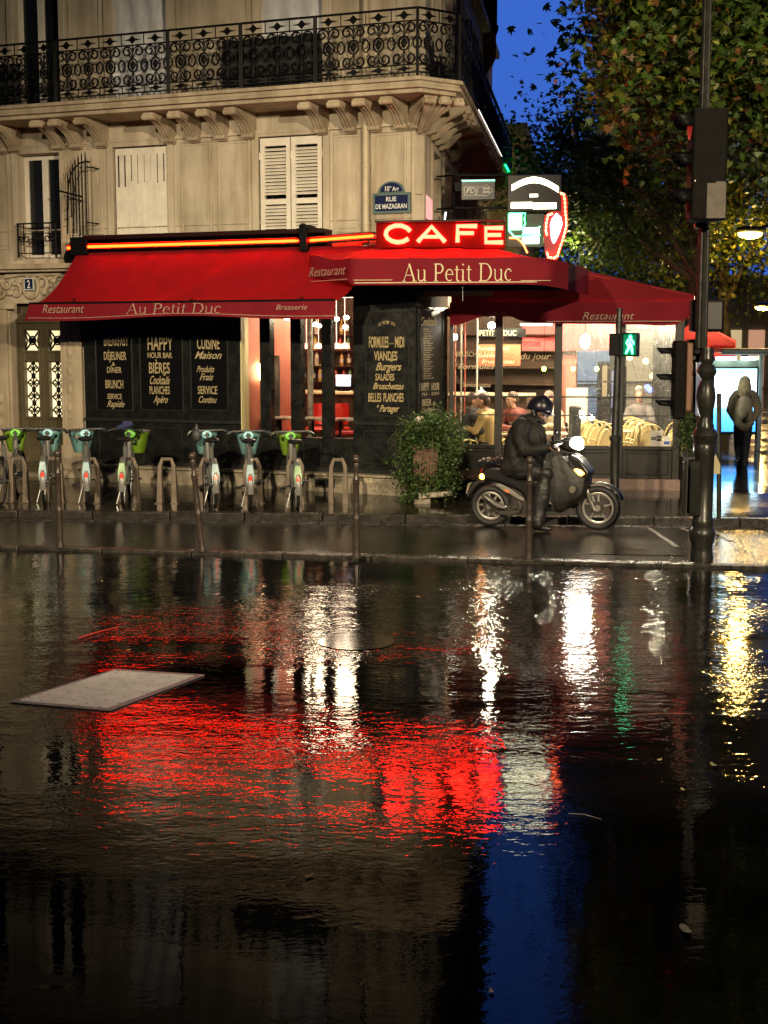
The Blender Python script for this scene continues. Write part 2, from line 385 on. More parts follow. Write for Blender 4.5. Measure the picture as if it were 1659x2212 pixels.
# loose steel plate lying in the flooded road
pl = [atz(20, 1517, .004), atz(237, 1536, .004), atz(442, 1459, .004), atz(248, 1447, .004)]
def plate():
    t = thing('steel_plate', 'grey studded steel cover plate lying in the flooded road', 'steel plate', tuple(pl[0]))
    g = MB(); c = pl[0]; g.prism([p for p in pl], (0,0,0), (0,0,.007)); M_pl = mat('studded_steel', (0.27,0.25,0.245), 0.5, 0.3, var=0.25, vs=5, bump=0.15, bs=50)
    g.build('plate', M_pl, t)
    g = MB(); U = pl[1]-pl[0]; V = pl[3]-pl[0]
    for i in range(2, 27):
        for j in range(2, 42):
            a = i/28; b = j/44; q = pl[0]*(1-a)*(1-b)+pl[1]*a*(1-b)+pl[2]*a*b+pl[3]*(1-a)*b
            if (i*7+j*3) % 29 == 0: continue
            r = .011; q = Vector((q.x, q.y, q.z+.0072)); g.add([q+Vector((-r,-r,0)),q+Vector((r,-r,0)),q+Vector((r,r,0)),q+Vector((-r,r,0)),q+Vector((0,0,.010))],[(0,1,4),(1,2,4),(2,3,4),(3,0,4)])
    s_ = g.build('raised_studs', mat('stud_steel', (0.50,0.48,0.46), 0.5, 0.2, var=.2, vs=8), t, smooth=0); s_['kind'] = 'stuff'
plate()
def leaf_poly(c, r, rot, tilt=0.15, rr=rnd):
    pts = []; n = 10; r = r*.62
    for i in range(n):
        a = 2*math.pi*i/n; x = r*math.cos(a); y = r*.45*math.sin(a)*(1+.25*math.cos(a)+0.15*rr.uniform(-1,1)); pts.append((c[0]+x*math.cos(rot)-y*math.sin(rot), c[1]+x*math.sin(rot)+y*math.cos(rot), c[2]+abs(x)*.25))
    return pts
LEAFC = [(0.30,0.26,0.05),(0.22,0.13,0.04),(0.35,0.32,0.10),(0.12,0.14,0.03)]
leafm = [mat('fallen_leaf_%s' % nme, c, 0.45, var=0.3, vs=30) for nme, c in zip(('yellow','brown','pale','green'), LEAFC)]
spots = [((669,1892),.05,2,'small pale fallen leaf lying on the dark water'),((1481,2010),.07,0,'yellow fallen leaf lying on the water at lower right'),((1541,1653),.06,3,'green leaf floating right of the neon reflections'),
 ((1424,1642),.04,2,'tiny pale leaf floating beside the green leaf'),((293,1163),.06,3,'green leaf on the lane near the left bollard'),((381,1215),.035,2,'small pale leaf by the second bollard'),
 ((277,1404),.035,2,'tiny pale leaf on the water above the steel plate'),((1061,2141),.03,2,'tiny pale leaf floating in the blue sky reflection'),((220,1256),.04,2,'thin pale leaf left of the second bollard'),((1475,1706),.035,2,'small white leaf scrap on dark water at right'),
 ((620,1145),.05,1,'brown leaf on the lane beneath the green bicycle'),((905,1290),.05,1,'brown leaf on the water before the planter'),((372,1433),.03,0,'little yellow leaf floating above the plate corner')]
for i, ((x, y), r, k, lb) in enumerate(spots):
    z = .04 if y < 1190 else .006
    c = atz(x, y, z); g = MB(); g.add(leaf_poly(c, r, rnd.random()*6), [tuple(range(10))])
    tag(g.build('fallen_leaf', leafm[k], smooth=0), lb, 'leaf', 'fallen leaves on the wet ground')
# manhole
c = atz(770, 1386, .002); g = MB(); g.lathe([(.0,.0),(.30,.0),(.30,.003),(.285,.003),(.285,.0022),(0,.0022)], (c.x,c.y,.002), 40)
for i in range(9): g.box(c.x-.2,c.x+.2,c.y-.22+i*.05,c.y-.205+i*.05,.003,.0052)
tag(g.build('manhole_cover', mat('cast_iron', (0.012,0.010,0.009), 0.12, 0.2, var=0.3, vs=12)), 'round iron manhole cover under shallow water', 'manhole cover')

# thin red strips and twigs floating on the water
for (a, b_, wd, c, lb) in (((170,1378),(256,1354),.016,(0.45,0.03,0.02),'thin red plastic strip floating above the steel plate'), ((1345,1546),(1495,1541),.006,(0.16,0.07,0.05),'long thin twig floating left of the lamp post reflection'), ((1228,1757),(1300,1770),.008,(0.25,0.24,0.2),'pale thin twig floating under the white reflection')):
    A_ = atz(a[0], a[1], .006); B_ = atz(b_[0], b_[1], .006); g = MB(); g.tube([A_, A_.lerp(B_, .5)+Vector((0,.03,0)), B_], [wd*.5, wd*.6, wd*.3], 6, flat=.5)
    tag(g.build('floating_strip', mat('strip_%d' % a[0], c, .4)), lb, 'litter')
# ================================================================ CORNER BUILDING
def stone_mat(name, c, dark=0.35):
    m = mat(name, c, 0.72, var=dark, vs=1.1, bump=0.3, bs=26)
    n = m.node_tree; b = n.nodes['Principled BSDF']; L = n.links.new
    # rain stains: streaks running down the stone
    t = n.nodes.new('ShaderNodeTexCoord'); mp = n.nodes.new('ShaderNodeMapping'); mp.inputs['Scale'].default_value = (3.2, 3.2, 0.45)
    z = n.nodes.new('ShaderNodeTexNoise'); z.inputs['Scale'].default_value = 1.6; z.inputs['Detail'].default_value = 7; L(t.outputs['Object'], mp.inputs[0]); L(mp.outputs[0], z.inputs['Vector'])
    r = n.nodes.new('ShaderNodeValToRGB'); r.color_ramp.elements[0].position = 0.34; r.color_ramp.elements[0].color = (0.68,0.64,0.58,1); r.color_ramp.elements[1].position = 0.58; r.color_ramp.elements[1].color = (1,1,1,1); L(z.outputs['Fac'], r.inputs[0])
    src = b.inputs['Base Color'].links[0].from_socket
    mx = n.nodes.new('ShaderNodeMix'); mx.data_type = 'RGBA'; mx.blend_type = 'MULTIPLY'; mx.inputs[0].default_value = 0.9
    L(src, mx.inputs[6]); L(r.outputs[0], mx.inputs[7]); L(mx.outputs[2], b.inputs['Base Color']); return m
M_stone = stone_mat('limestone', (0.54, 0.475, 0.36), 0.25)
M_stone2 = stone_mat('carved_limestone', (0.48, 0.405, 0.29), 0.35)
M_white = mat('aged_white_paint', (0.74, 0.70, 0.60), 0.5, var=0.15, vs=5, bump=0.1, bs=40)
M_iron = mat('black_iron', (0.004, 0.004, 0.0045), 0.5, 0.0, var=0.3, vs=20, spec=.12)
M_dglass = mat('dark_window_glass', (0.01, 0.012, 0.014), 0.06, spec=0.6, var=0.4, vs=1.0)
M_tarp = mat('white_plastic_sheet', (0.60, 0.62, 0.64), 0.4, var=0.22, vs=2.2, bump=0.6, bs=4.5)
M_black = mat('black_gloss_wood', (0.010, 0.011, 0.010), 0.3, var=0.4, vs=6, bump=0.12, bs=18, rvar=0.1)
M_zinc = mat('zinc_roof', (0.12, 0.13, 0.14), 0.5, 0.3, var=0.2)

bld = thing('apartment_building', 'tan limestone corner apartment building with iron balcony above the red cafe awnings', 'building', tuple(FA.O)+() if False else (FA.O.x, FA.O.y, ZS))
def holes_wall(mb, F, u0, u1, z0, z1, holes, th=0.3, n0=0.0):
    """wall with rectangular openings (u0,u1,z0,z1), face at n0, thickness th behind"""
    us = sorted(set([u0, u1]+[h[0] for h in holes]+[h[1] for h in holes]))
    for a, b in zip(us, us[1:]):
        if b-a < 1e-6: continue
        hs = sorted([(h[2], h[3]) for h in holes if h[0] <= a+1e-6 and h[1] >= b-1e-6]); z = z0
        for lo, hi in hs:
            if lo > z: mb.fb(F, a, b, n0-th, n0, z, lo)
            z = max(z, hi)
        if z < z1: mb.fb(F, a, b, n0-th, n0, z, z1)
def Ua(px, n=0.0, py=400): return FA.px(px, py, n)[0]
def Za(px, py, n=0.0): return FA.px(px, py, n)[1]
def frame_mould(mb, F, u0, u1, z0, z1, w=0.035, d=0.02, n0=0.0):
    mb.fb(F, u0, u1, n0, n0+d, z1-w, z1); mb.fb(F, u0, u1, n0, n0+d, z0, z0+w); mb.fb(F, u0, u0+w, n0, n0+d, z0+w, z1-w); mb.fb(F, u1-w, u1, n0, n0+d, z0+w, z1-w)
ZH = 3.35                                         # head of the shop openings
winA = (Ua(40), Ua(131), Za(85, 560), Za(85, 332))
winB = (Ua(246), Ua(364), 3.72, Za(300, 316))
winC = (Ua(560), Ua(699), 3.72, Za(630, 293))
zu0, zu1 = 5.80, 8.15
wins = [winA, winB, winC]
up = [(Ua(28,0,50), Ua(128,0,50)), (Ua(238,0,50), Ua(360,0,50)), (Ua(560,0,50), Ua(697,0,50))]
left_extra = [(-7.9, -7.1), (-9.9, -9.1), (-11.9, -11.1)]
upw = [(a, b, zu0, zu1) for a, b in up+left_extra]
floors = [(9.0, 11.1), (12.1, 14.1), (15.1, 16.9)]
upf = [(a, b, z0, z1) for z0, z1 in floors for a, b in up+left_extra]
door = (Ua(24,0,800), Ua(137,0,800), ZS, Za(80, 655))
g = MB()
ztop = 18.2
le = [(a, b, winA[2], winA[3]) for a, b in left_extra]
holes_wall(g, FA, -14, Ua(183,0,700), ZS-0.3, ZH, [(door[0], door[1], ZS-0.3, ZH)])
g.fb(FA, door[0], door[1], -.3, 0, door[3], ZH)
holes_wall(g, FA, -14, 0, ZH, ztop, wins+upw+upf+le)
LB = 12.6
bwin = [(0.75+i*1.55, 1.65+i*1.55, z0, z1) for i in range(7) for z0, z1 in [(3.75, 5.05), (5.8, 8.1)]+floors]
holes_wall(g, FB, 0, LB, ZH, ztop, bwin)
holes_wall(g, FB, 0.0, LB, ZS-.3, ZH, [(0.9, LB-1.0, ZS-.3, 2.9)])
cl = (P2-FA.O).length
g.fb(FC, 0.0, cl, -.3, 0.0, ZS-.3, ztop)
# back and inner core so no light leaks through
g.build('wall', M_stone, bld, smooth=0)
g = MB(); g.fb(FA, -14, -5.0, -6.2, -6.0, ZS-.3, ztop); g.prism([FA.p(-14,-.3,0), FA.p(-.35,-.3,0), FB.p(LB,-.3,0), FA.p(-14,-13,0)], (0,0,3.45), (0,0,3.52))
g.prism([FA.p(-14,-.31,0), FA.p(-.36,-.31,0), FB.p(.3,-.31,0), FB.p(LB,-.31,0), FA.p(-14,-13,0)], (0,0,5.45), (0,0,5.52))
for zf in (8.5, 11.6, 14.6): g.prism([FA.p(-14,-.31,0), FA.p(-.36,-.31,0), FB.p(.3,-.31,0), FB.p(LB,-.31,0), FA.p(-14,-13,0)], (0,0,zf), (0,0,zf+.07))
g.fb(FB, LB-.3, LB, -9, -.3, ZS-.3, ztop); g.fb(FA, -14, -13.7, -12, -.3, ZS-.3, ztop)
g.build('floor_slab', mat('inner_plaster', (0.35,0.32,0.27), 0.8, var=.1), bld, smooth=0)
# roof
g = MB()
pl_ = [FA.p(-14,.25,0), FA.p(.1,.25,0), FB.p(.05,.25,0), FB.p(LB,.25,0), FA.p(-14,-13,0)]
g.prism(pl_, (0,0,ztop), (0,0,ztop+.35)); rf0 = [FA.p(-14,0,0), FA.p(-.2,0,0), FB.p(.2,0,0), FB.p(LB,0,0), FA.p(-14,-12,0)]
rf1 = [FA.p(-14,-1.2,0), FA.p(-1.2,-1.2,0), FB.p(1.2,-1.2,0), FB.p(LB,-1.2,0), FA.p(-14,-10.8,0)]
vs = [(p.x,p.y,ztop+.35) for p in rf0]+[(p.x,p.y,ztop+3.0) for p in rf1]
g.add(vs, [(i, (i+1) % 5, (i+1) % 5+5, i+5) for i in range(5)]+[(5,6,7,8,9)])
g.build('roof', M_zinc, bld, smooth=0)
# mouldings: surrounds, sunk panels, string courses
g = MB()
for (a, b, z0, z1) in [(Ua(-40),Ua(20),Za(10,540),Za(10,316)), (Ua(148),Ua(222),Za(180,508),Za(180,312)), (Ua(392),Ua(458),3.85,Za(425,303)), (Ua(472),Ua(542),3.85,Za(505,299)), (Ua(722),Ua(782),3.85,Za(750,285)), (Ua(803),Ua(878),3.85,Za(840,281))]:
    frame_mould(g, FA, a, b, z0, z1, .035, .022); frame_mould(g, FA, a+.06, b-.06, z0+.06, z1-.06, .014, .01)
for (a, b, z0, z1) in [winA, winB, winC]+upw+upf+le:
    zz = z0-0.0
    g.fb(FA, a-.10, a, 0, .035, zz, z1+.10); g.fb(FA, b, b+.10, 0, .035, zz, z1+.10); g.fb(FA, a, b, 0, .035, z1, z1+.10)
for i in range(3):
    for k in (0, 1):
        if k == 0: a, b = up[i][1]+.16, (up[i+1][0]-.16 if i < 2 else -.12)
        else: continue
        frame_mould(g, FA, a, b, 5.95, 8.1, .04, .02); 
zc = Za(400, 300)
g.fb(FA, -14, 0.04, 0, .045, zc, zc+.035); g.fb(FB, 0, LB, 0, .045, zc, zc+.035)
g.fb(FA, -14, 0.04, 0, .02, 4.02, 4.035)
for z in (8.6, 11.7, 14.7): g.fb(FA, -14, .12, 0, .16, z, z+.14); g.fb(FB, 0, LB, 0, .16, z, z+.14)
for (a, b, z0, z1) in bwin: g.fb(FB, a-.1, a, 0, .04, z0, z1+.1); g.fb(FB, b, b+.1, 0, .04, z0, z1+.1); g.fb(FB, a, b, 0, .04, z1, z1+.1)
g.fb(FC, .04, cl-.04, 0, .05, 3.6, zc-.05); g.fb(FC, .0, cl, 0, .07, zc-.06, zc+.05)
g.fb(FC, .08, cl-.08, .05, .075, 4.35, 4.75)
g.build('moulding', M_stone, bld, smooth=0, bevel=.006, bseg=1)
# corbels
def corbel_pts(zb, zt, L_):
    H = zt-zb; P = []
    for i in range(17):
        t = i/16; n_ = 0.10+(L_-.16)*(t**1.7)*(1.0)+0.03*math.sin(t*math.pi*2); P.append((n_, zb+H*t*0.82))
    P += [(L_-.04, zb+H*.84), (L_+.015, zb+H*.88), (L_+.015, zt-.02), (L_, zt), (0, zt), (0, zb-.03), (.06, zb-.03)]
    return P
def corbel(F, u, wd, zb=5.23, zt=5.57, L_=.66, skew=0.0):
    g = MB(); P = corbel_pts(zb, zt, L_)
    def q(n, z, du): return F.p(u+du+skew*n, n, z)
    g.prism([q(n, z, -wd/2) for n, z in P], (0,0,0), tuple(F.u*wd))
    for k, (du, sc_) in enumerate(((-wd/2-.012, 1), (wd/2+.002, 1))):
        g.prism([F.p(u+du+skew*n, .02+n*.94, zb+.02+(z-zb)*.93) for n, z in P], (0,0,0), tuple(F.u*.01))
    g.tube([q(L_-.02, zb+(zt-zb)*.80, -wd/2-.02), q(L_-.02, zb+(zt-zb)*.80, wd/2+.02)], .042, 12)
    g.tube([q(.10, zb+.03, -wd/2-.01), q(.10, zb+.03, wd/2+.01)], .045, 12)
    for k in range(3):
        du = -wd/3.2+k*wd/3.2
        g.tube([q(n+.006, z-.004, du) for n, z in P[1:17]], .012, 6)
    g.build('corbel', M_stone2, bld, smooth=35)
for px in (-60, 7, 128, 167, 222, 368, 422, 482, 541, 699, 761, 814, 872): corbel(FA, FA.px(px, 285, .12)[0]-.05, .15)
for u in (-6.4, -6.9, -8.3, -8.8, -10.3, -10.8): corbel(FA, u, .15)
for u in (.25, .8, 1.35, 1.9, 3.3, 3.85, 4.9, 5.45, 6.5, 7.05, 8.1, 8.65, 9.7, 10.25, 11.3, 11.9): corbel(FB, u, .17, L_=.60)
corbel(FC, .08, .13, L_=.70, skew=-.25); corbel(FC, cl/2, .12, L_=.74); corbel(FC, cl-.08, .13, L_=.70, skew=.25)
# balcony slab
NB = .85
B1u = FA.px(905, 170, NB)[0]; B1 = FA.p(B1u, NB, 0)
Y2 = B1.y/.979; B2 = atY(1000, 180, Y2); B2 = Vector((B2.x, B2.y, 0))
FB2 = Fr(B2, (e2.x, e2.y)); FCH = Fr(B1, (B2.x-B1.x, B2.y-B1.y)); LBB = 12.2; chl = (B2-B1).length
def outline(ins): 
    a = FA.p(-14, NB-ins, 0); 
    b = FA.p(B1u-ins*.1, NB-ins, 0); c = FB2.p(ins*.2, -ins, 0); d = FB2.p(LBB, -ins, 0)
    return [a, b, c, d, FB.p(LBB-.3, -.1, 0), FB.p(0, -.1, 0), FA.p(0, -.1, 0), FA.p(-14, -.1, 0)]
g = MB()
for ins, z0, z1 in ((0.0, 5.715, 5.765), (0.045, 5.665, 5.715), (0.02, 5.625, 5.665), (.09, 5.57, 5.625)): g.prism(outline(ins), (0,0,z0), (0,0,z1))
g.build('balcony_slab', M_stone2, bld, smooth=0, bevel=.006, bseg=1)
# corner carved rose under the slab
g = MB(); c = B1*.55+B2*.45
for k in range(7):
    a = math.pi*(0.2+k/7*1.1); g.tube([FC.p(cl/2, .1, 5.2), FC.p(cl/2+math.cos(a)*.12, .45, 5.42), FC.p(cl/2+math.cos(a)*.3, .72, 5.55)], [.05,.055,.03], 8)
g.build('corner_carving', M_stone2, bld, smooth=50)
# balcony railing
rail = MB().build('balcony_railing', M_iron, bld)
def spiral(c, r, a0, turns, sgn, n=16):
    return [(c[0]+r*(1-.72*i/n)*math.cos(a0+sgn*turns*2*math.pi*i/n), c[1]+r*(1-.72*i/n)*math.sin(a0+sgn*turns*2*math.pi*i/n)) for i in range(n+1)]
RZ0, RZ1 = 5.80, 6.64
def rail_panel(F, u0, u1, n0, units):
    g = MB(); z0, z1 = RZ0, RZ1; H = z1-z0
    def bar(a, b, r=.009): g.tube([F.p(a[0], n0, a[1]), F.p(b[0], n0, b[1])], r, 4)
    for z in (z0+.02, z0+.12, z1-.17): bar((u0, z), (u1, z), .012)
    g.fb(F, u0, u1, n0-.02, n0+.02, z1-.022, z1)
    for u in (u0, u1): bar((u, z0-.03), (u, z1), .018)
    if units < 1: units = 1
    w_ = (u1-u0)/units
    for k in range(units):
        a = u0+k*w_; c = a+w_/2; bz, tz = z0+.12, z1-.17; hm = (bz+tz)/2
        P = lambda L_, r=.0125: g.tube([F.p(x, n0, z) for x, z in L_], r, 4, cap=False)
        R_ = w_*.235
        for sx in (-1, 1):
            for (zc_, sz) in ((tz-R_*1.05, 1), (bz+R_*1.05, -1)):
                cx = c+sx*w_*.25
                P(spiral((cx, zc_), R_, math.pi*(0 if sx < 0 else 1), 1.25, sx*sz*(-1)*-1 if False else (1 if sx*sz < 0 else -1)))
            P([(c+sx*w_*(.5-.02), hm+R_*1.0), (c+sx*w_*.36, hm+R_*.35), (c+sx*w_*.36, hm-R_*.35), (c+sx*w_*(.5-.02), hm-R_*1.0)])
        P([(c+R_*.85*math.cos(t*math.pi/8), hm+R_*1.05*math.sin(t*math.pi/8)) for t in range(17)], .014)
        P([(c, bz), (c, hm-R_)]); P([(c, tz), (c, hm+R_)])
        g.ell(F.p(c, n0, hm), .035, .02, .05, 8, 6)
        g.add([F.p(c-.05,n0,hm),F.p(c,n0+.008,hm-.075),F.p(c+.05,n0,hm),F.p(c,n0+.008,hm+.075)], [(0,1,2,3)])
        for zz, hh in ((z1-.096, .062), (z0+.07, .04)):
            for cx in (c,):
                g.add([F.p(cx-w_*.42,n0,zz),F.p(cx-.05,n0+.006,zz-.014),F.p(cx,n0+.006,zz-hh),F.p(cx+.05,n0+.006,zz-.014),F.p(cx+w_*.42,n0,zz),F.p(cx+.05,n0+.006,zz+.014),F.p(cx,n0+.006,zz+hh),F.p(cx-.05,n0+.006,zz+.014)], [(0,1,2,3,4,5,6,7)])
        bar((a, z1-.17), (a, z1), .010); bar((a, z0), (a, z0+.12), .010)
        P([(c-w_*.25, bz), (c, hm-R_*1.05), (c+w_*.25, bz)], .009); P([(c-w_*.25, tz), (c, hm+R_*1.05), (c+w_*.25, tz)], .009)
    g.build('railing_panel', M_iron, rail, smooth=0)
edges = [-14, -12.3, -10.6, -8.9, -7.2, FA.px(120,170,NB-.05)[0], FA.px(363,150,NB-.05)[0], FA.px(520,130,NB-.05)[0], FA.px(681,110,NB-.05)[0], FA.px(903,90,NB-.05)[0]]
for a, b in zip(edges, edges[1:]): rail_panel(FA, a+.015, b-.015, NB-.05, max(1, round((b-a)/.37)))
rail_panel(FCH, .02, chl-.02, -.05, max(1, round(chl/.4)))
s = 0.0
while s < LBB-.3: rail_panel(FB2, s+.02, min(s+1.7, LBB-.1)-.02, -.05, 4); s += 1.7
# dark mesh screens tied behind the railing
M_mesh = mat('dark_mesh_fabric', (0.010, 0.012, 0.012), 0.8, var=0.4, vs=40)
def screen(F, u0, u1, n0, z0, z1, lb):
    g = MB(); n = 30; vs = []; fs = []
    for i in range(n+1):
        u = u0+(u1-u0)*i/n; d = .012*math.sin(i*1.3)
        for z in (z0, z1+.015*math.sin(i*.8)): vs.append(F.p(u, n0+d, z)); 
        for z in (z0, z1+.015*math.sin(i*.8)): vs.append(F.p(u, n0+d-.006, z))
    for i in range(n):
        a = i*4; b = a+4
        fs += [(a,b,b+1,a+1),(a+2,a+3,b+3,b+2),(a+1,b+1,b+3,a+3),(a,a+2,b+2,b)]
    g.add(vs, fs); tag(g.build('balcony_screen', M_mesh, smooth=60), lb, 'privacy screen', 'dark screens behind the balcony railing')
screen(FA, FA.px(480,150,.74)[0], FA.px(694,150,.74)[0], .74, 5.80, 6.43, 'dark fabric screen tied behind the middle of the balcony railing')
screen(FA, FA.px(-40,150,.74)[0], FA.px(44,150,.74)[0], .74, 5.80, 6.36, 'short dark fabric screen at the left end of the balcony')
screen(FB2, .1, 6.6, -.12, 5.80, 6.50, 'long dark screen along the boulevard side of the balcony')
# windows
def sash(F, a, b, z0, z1, n0=-.16, fw=.06, mid=True, glass_m=None, name='window', cross=False, mw=None):
    g = MB(); g.fb(F, a, a+fw, n0-.05, n0, z0, z1); g.fb(F, b-fw, b, n0-.05, n0, z0, z1); g.fb(F, a+fw, b-fw, n0-.05, n0, z1-fw, z1); g.fb(F, a+fw, b-fw, n0-.05, n0, z0, z0+fw)
    c = (a+b)/2; mw = mw or .045
    if mid: g.fb(F, c-mw, c+mw, n0-.045, n0+.012, z0+fw, z1-fw)
    if cross: g.fb(F, a+fw, b-fw, n0-.04, n0+.008, z0+(z1-z0)*.68, z0+(z1-z0)*.68+.04)
    f = g.build(name, M_white, bld, smooth=0, bevel=.004, bseg=1)
    g = MB(); g.fb(F, a+fw*.6, b-fw*.6, n0-.032, n0-.026, z0+fw*.5, z1-fw*.5); g.build('pane', glass_m or M_dglass, f, smooth=0)
    return f
sash(FA, winA[0], winA[1], winA[2], winA[3], fw=.075, mw=.05)
sash(FA, upw[0][0], upw[0][1], upw[0][2], upw[0][3], n0=-.13, fw=.085, mw=.055)
for i in (1, 2):
    a, b, z0, z1 = upw[i]; g = MB(); n = 12; m_ = 16; vs = []; fs = []
    for j in range(m_+1):
        for k in range(n+1):
            vs.append(FA.p(a+(b-a)*k/n, -.07+.03*math.sin(k*1.7+j*.6)+.02*math.sin(j*1.9), z0+(z1-z0)*j/m_))
    for j in range(m_):
        for k in range(n): q = j*(n+1)+k; fs.append((q, q+1, q+n+2, q+n+1))
    g.add(vs, fs); g.build('plastic_sheet', M_tarp, bld, smooth=70)
for (a, b, z0, z1) in upw[3:]+upf+le: sash(FA, a, b, z0, z1, cross=False)
for (a, b, z0, z1) in bwin: sash(FB, a, b, z0, z1, cross=False)
# balconettes of the upper floors
g = MB()
for z0, z1 in floors:
    for a, b in up+left_extra:
        for k in range(7): u = a+(b-a)*k/6; g.tube([FA.p(u,.06,z0),FA.p(u,.06,z0+.55)], .012, 4)
        g.fb(FA, a-.05, b+.05, .04, .08, z0+.55, z0+.58)
g.build('window_guard', M_iron, bld, smooth=0)
# closed shutters: louvred pair and the board pair with slots
def louvre(a, b, z0, z1, nm='shutter'):
    g = MB(); c = (a+b)/2
    for (x0, x1) in ((a, c-.008), (c+.008, b)):
        fw = .065; ztop_ = z1-.11; zm = z0+(z1-z0)*.40
        g.fb(FA, x0, x0+fw, -.03, .02, z0, z1); g.fb(FA, x1-fw, x1, -.03, .02, z0, z1)
        g.fb(FA, x0+fw, x1-fw, -.03, .02, ztop_, z1); g.fb(FA, x0+fw, x1-fw, -.03, .02, zm-.035, zm+.04); g.fb(FA, x0+fw, x1-fw, -.03, .02, z0, z0+.09)
        z = z0+.12
        while z < ztop_-.03:
            if not (zm-.06 < z < zm+.05):
                dz = rnd.uniform(-.004, .004)
                g.hexa([FA.p(x0+fw, .016, z+dz), FA.p(x1-fw, .016, z+dz), FA.p(x1-fw, -.022, z+.03+dz), FA.p(x0+fw, -.022, z+.03+dz),
                        FA.p(x0+fw, .016, z+.010+dz), FA.p(x1-fw, .016, z+.010+dz), FA.p(x1-fw, -.022, z+.04+dz), FA.p(x0+fw, -.022, z+.04+dz)])
            z += .0475
        g.fb(FA, x0-.015, x0+.005, .0, .035, z1-.3, z1-.2); g.fb(FA, x1-.005, x1+.015, .0, .035, z1-.3, z1-.2)
    g.build(nm, M_white, bld, smooth=0)
    g = MB(); g.fb(FA, a-.01, b+.01, -.14, -.12, z0, z1); g.build('shutter_backing', M_dglass, bld, smooth=0)
louvre(winC[0]+.03, winC[1]-.02, winC[2], winC[3]-.02)
a, b, z0, z1 = winB; a += .03; b -= .02; z1 -= .02
g = MB(); ncol = 8; wv = (b-a)/ncol
for k in range(ncol):
    u0, u1 = a+k*wv, a+(k+1)*wv; c = u0+wv*.45; sw = (.016, .016, .011, .008, .006, .004, .010, .013)[k]; zs1 = z1-.10; zs0 = zs1-(.46 if k < 2 else .42-.02*(k % 3))
    g.fb(FA, u0+.001, c-sw, -.03, -.005+.003*(k % 2), z0, z1); g.fb(FA, c+sw, u1-.001, -.03, -.005+.003*(k % 2), z0, z1)
    g.fb(FA, c-sw, c+sw, -.03, -.006+.003*(k % 2), z0, zs0); g.fb(FA, c-sw, c+sw, -.03, -.006+.003*(k % 2), zs1, z1)
g.build('board_shutter', M_white, bld, smooth=0, bevel=.003, bseg=1)
g = MB(); g.fb(FA, a-.01, b+.01, -.14, -.12, z0, z1); g.build('shutter_backing', M_dglass, bld, smooth=0)
# downpipe
g = MB(); u = Ua(790, .08, 350); M_pipe = mat('cream_pipe', (0.50, 0.43, 0.29), 0.45, var=.15, vs=6)
g.tube([FA.p(u, .08, z) for z in (3.6, 4.4, 5.1, 5.4)], .048, 14)
for z in (3.95, 4.72): g.tube([FA.p(u, .08, z), FA.p(u, .08, z+.03)], .056, 14)
g.tube([FA.p(u, .08, z) for z in (5.77, 8, 18)], .048, 14); g.build('downpipe', M_pipe, bld)
# little window guard and spiked fan at the left window
g = MB(); u0, u1 = Ua(38, .12, 520), Ua(122, .12, 520); za_, zb_ = Za(80, 548, .12), Za(80, 481, .12)
g.fb(FA, u0, u1, .10, .14, zb_-.02, zb_); g.fb(FA, u0, u1, .11, .13, za_, za_+.015)
for k in range(2): g.tube([FA.p(u, .12, za_-.05), FA.p(u, .12, zb_)], .014, 6) if False else None
for u in (u0+.01, u1-.01): g.tube([FA.p(u, .12, za_-.06), FA.p(u, .12, zb_)], .016, 6)
for k in range(3):
    c = u0+(u1-u0)*(k+.5)/3
    for sg in (-1, 1): g.tube([FA.p(x, .12, z) for x, z in spiral((c+sg*.045, (za_+zb_)/2), .07, math.pi/2, 1.3, sg)], .010, 5)
    g.tube([FA.p(c, .12, za_), FA.p(c, .12, zb_)], .008, 5)
g.build('window_guard', M_iron, bld, smooth=50)
g = MB(); n0 = .30
xs = [(147, 452, 372), (153, 470, 360), (158, 505, 350), (164, 505, 341), (171, 508, 333), (178, 508, 327), (186, 508, 325)]
for x, yb, yt in xs:
    u = FA.px(x, 420, n0)[0]; zt_ = Za(x, yt, n0); zb_ = Za(x, yb, n0); g.tube([FA.p(u, n0, zb_), FA.p(u, n0, zt_-.06), FA.p(u, n0, zt_)], [.011, .011, .001], 6)
arc = [(194,350),(185,349),(173,352),(162,361),(153,377),(148,398),(146,425),(146,505)]
g.tube([FA.p(*[FA.px(x, y, n0)[0], n0, Za(x, y, n0)]) for x, y in arc], .013, 6)
g.tube([FA.p(FA.px(127,412,n0)[0], n0, Za(127,412,n0)), FA.p(FA.px(176,425,n0)[0], n0, Za(176,425,n0))], .014, 6)
for (x, y) in ((150, 430), (186, 480), (186, 360)): g.tube([FA.p(FA.px(x,y,n0)[0], n0, Za(x,y,n0)), FA.p(FA.px(x,y,n0)[0]+.03, -.02, Za(x,y,n0))], .010, 6)
for y in (450, 470, 485): g.tube([FA.p(FA.px(147,y,n0)[0], n0, Za(147,y,n0)), FA.p(FA.px(138,y+8,n0)[0], n0+.04, Za(138,y+8,n0))], [.008,.001], 5)
tag(g.build('spiked_fan_guard', M_iron, smooth=50), 'black iron fan of upright spikes fixed beside the left window', 'window spikes')
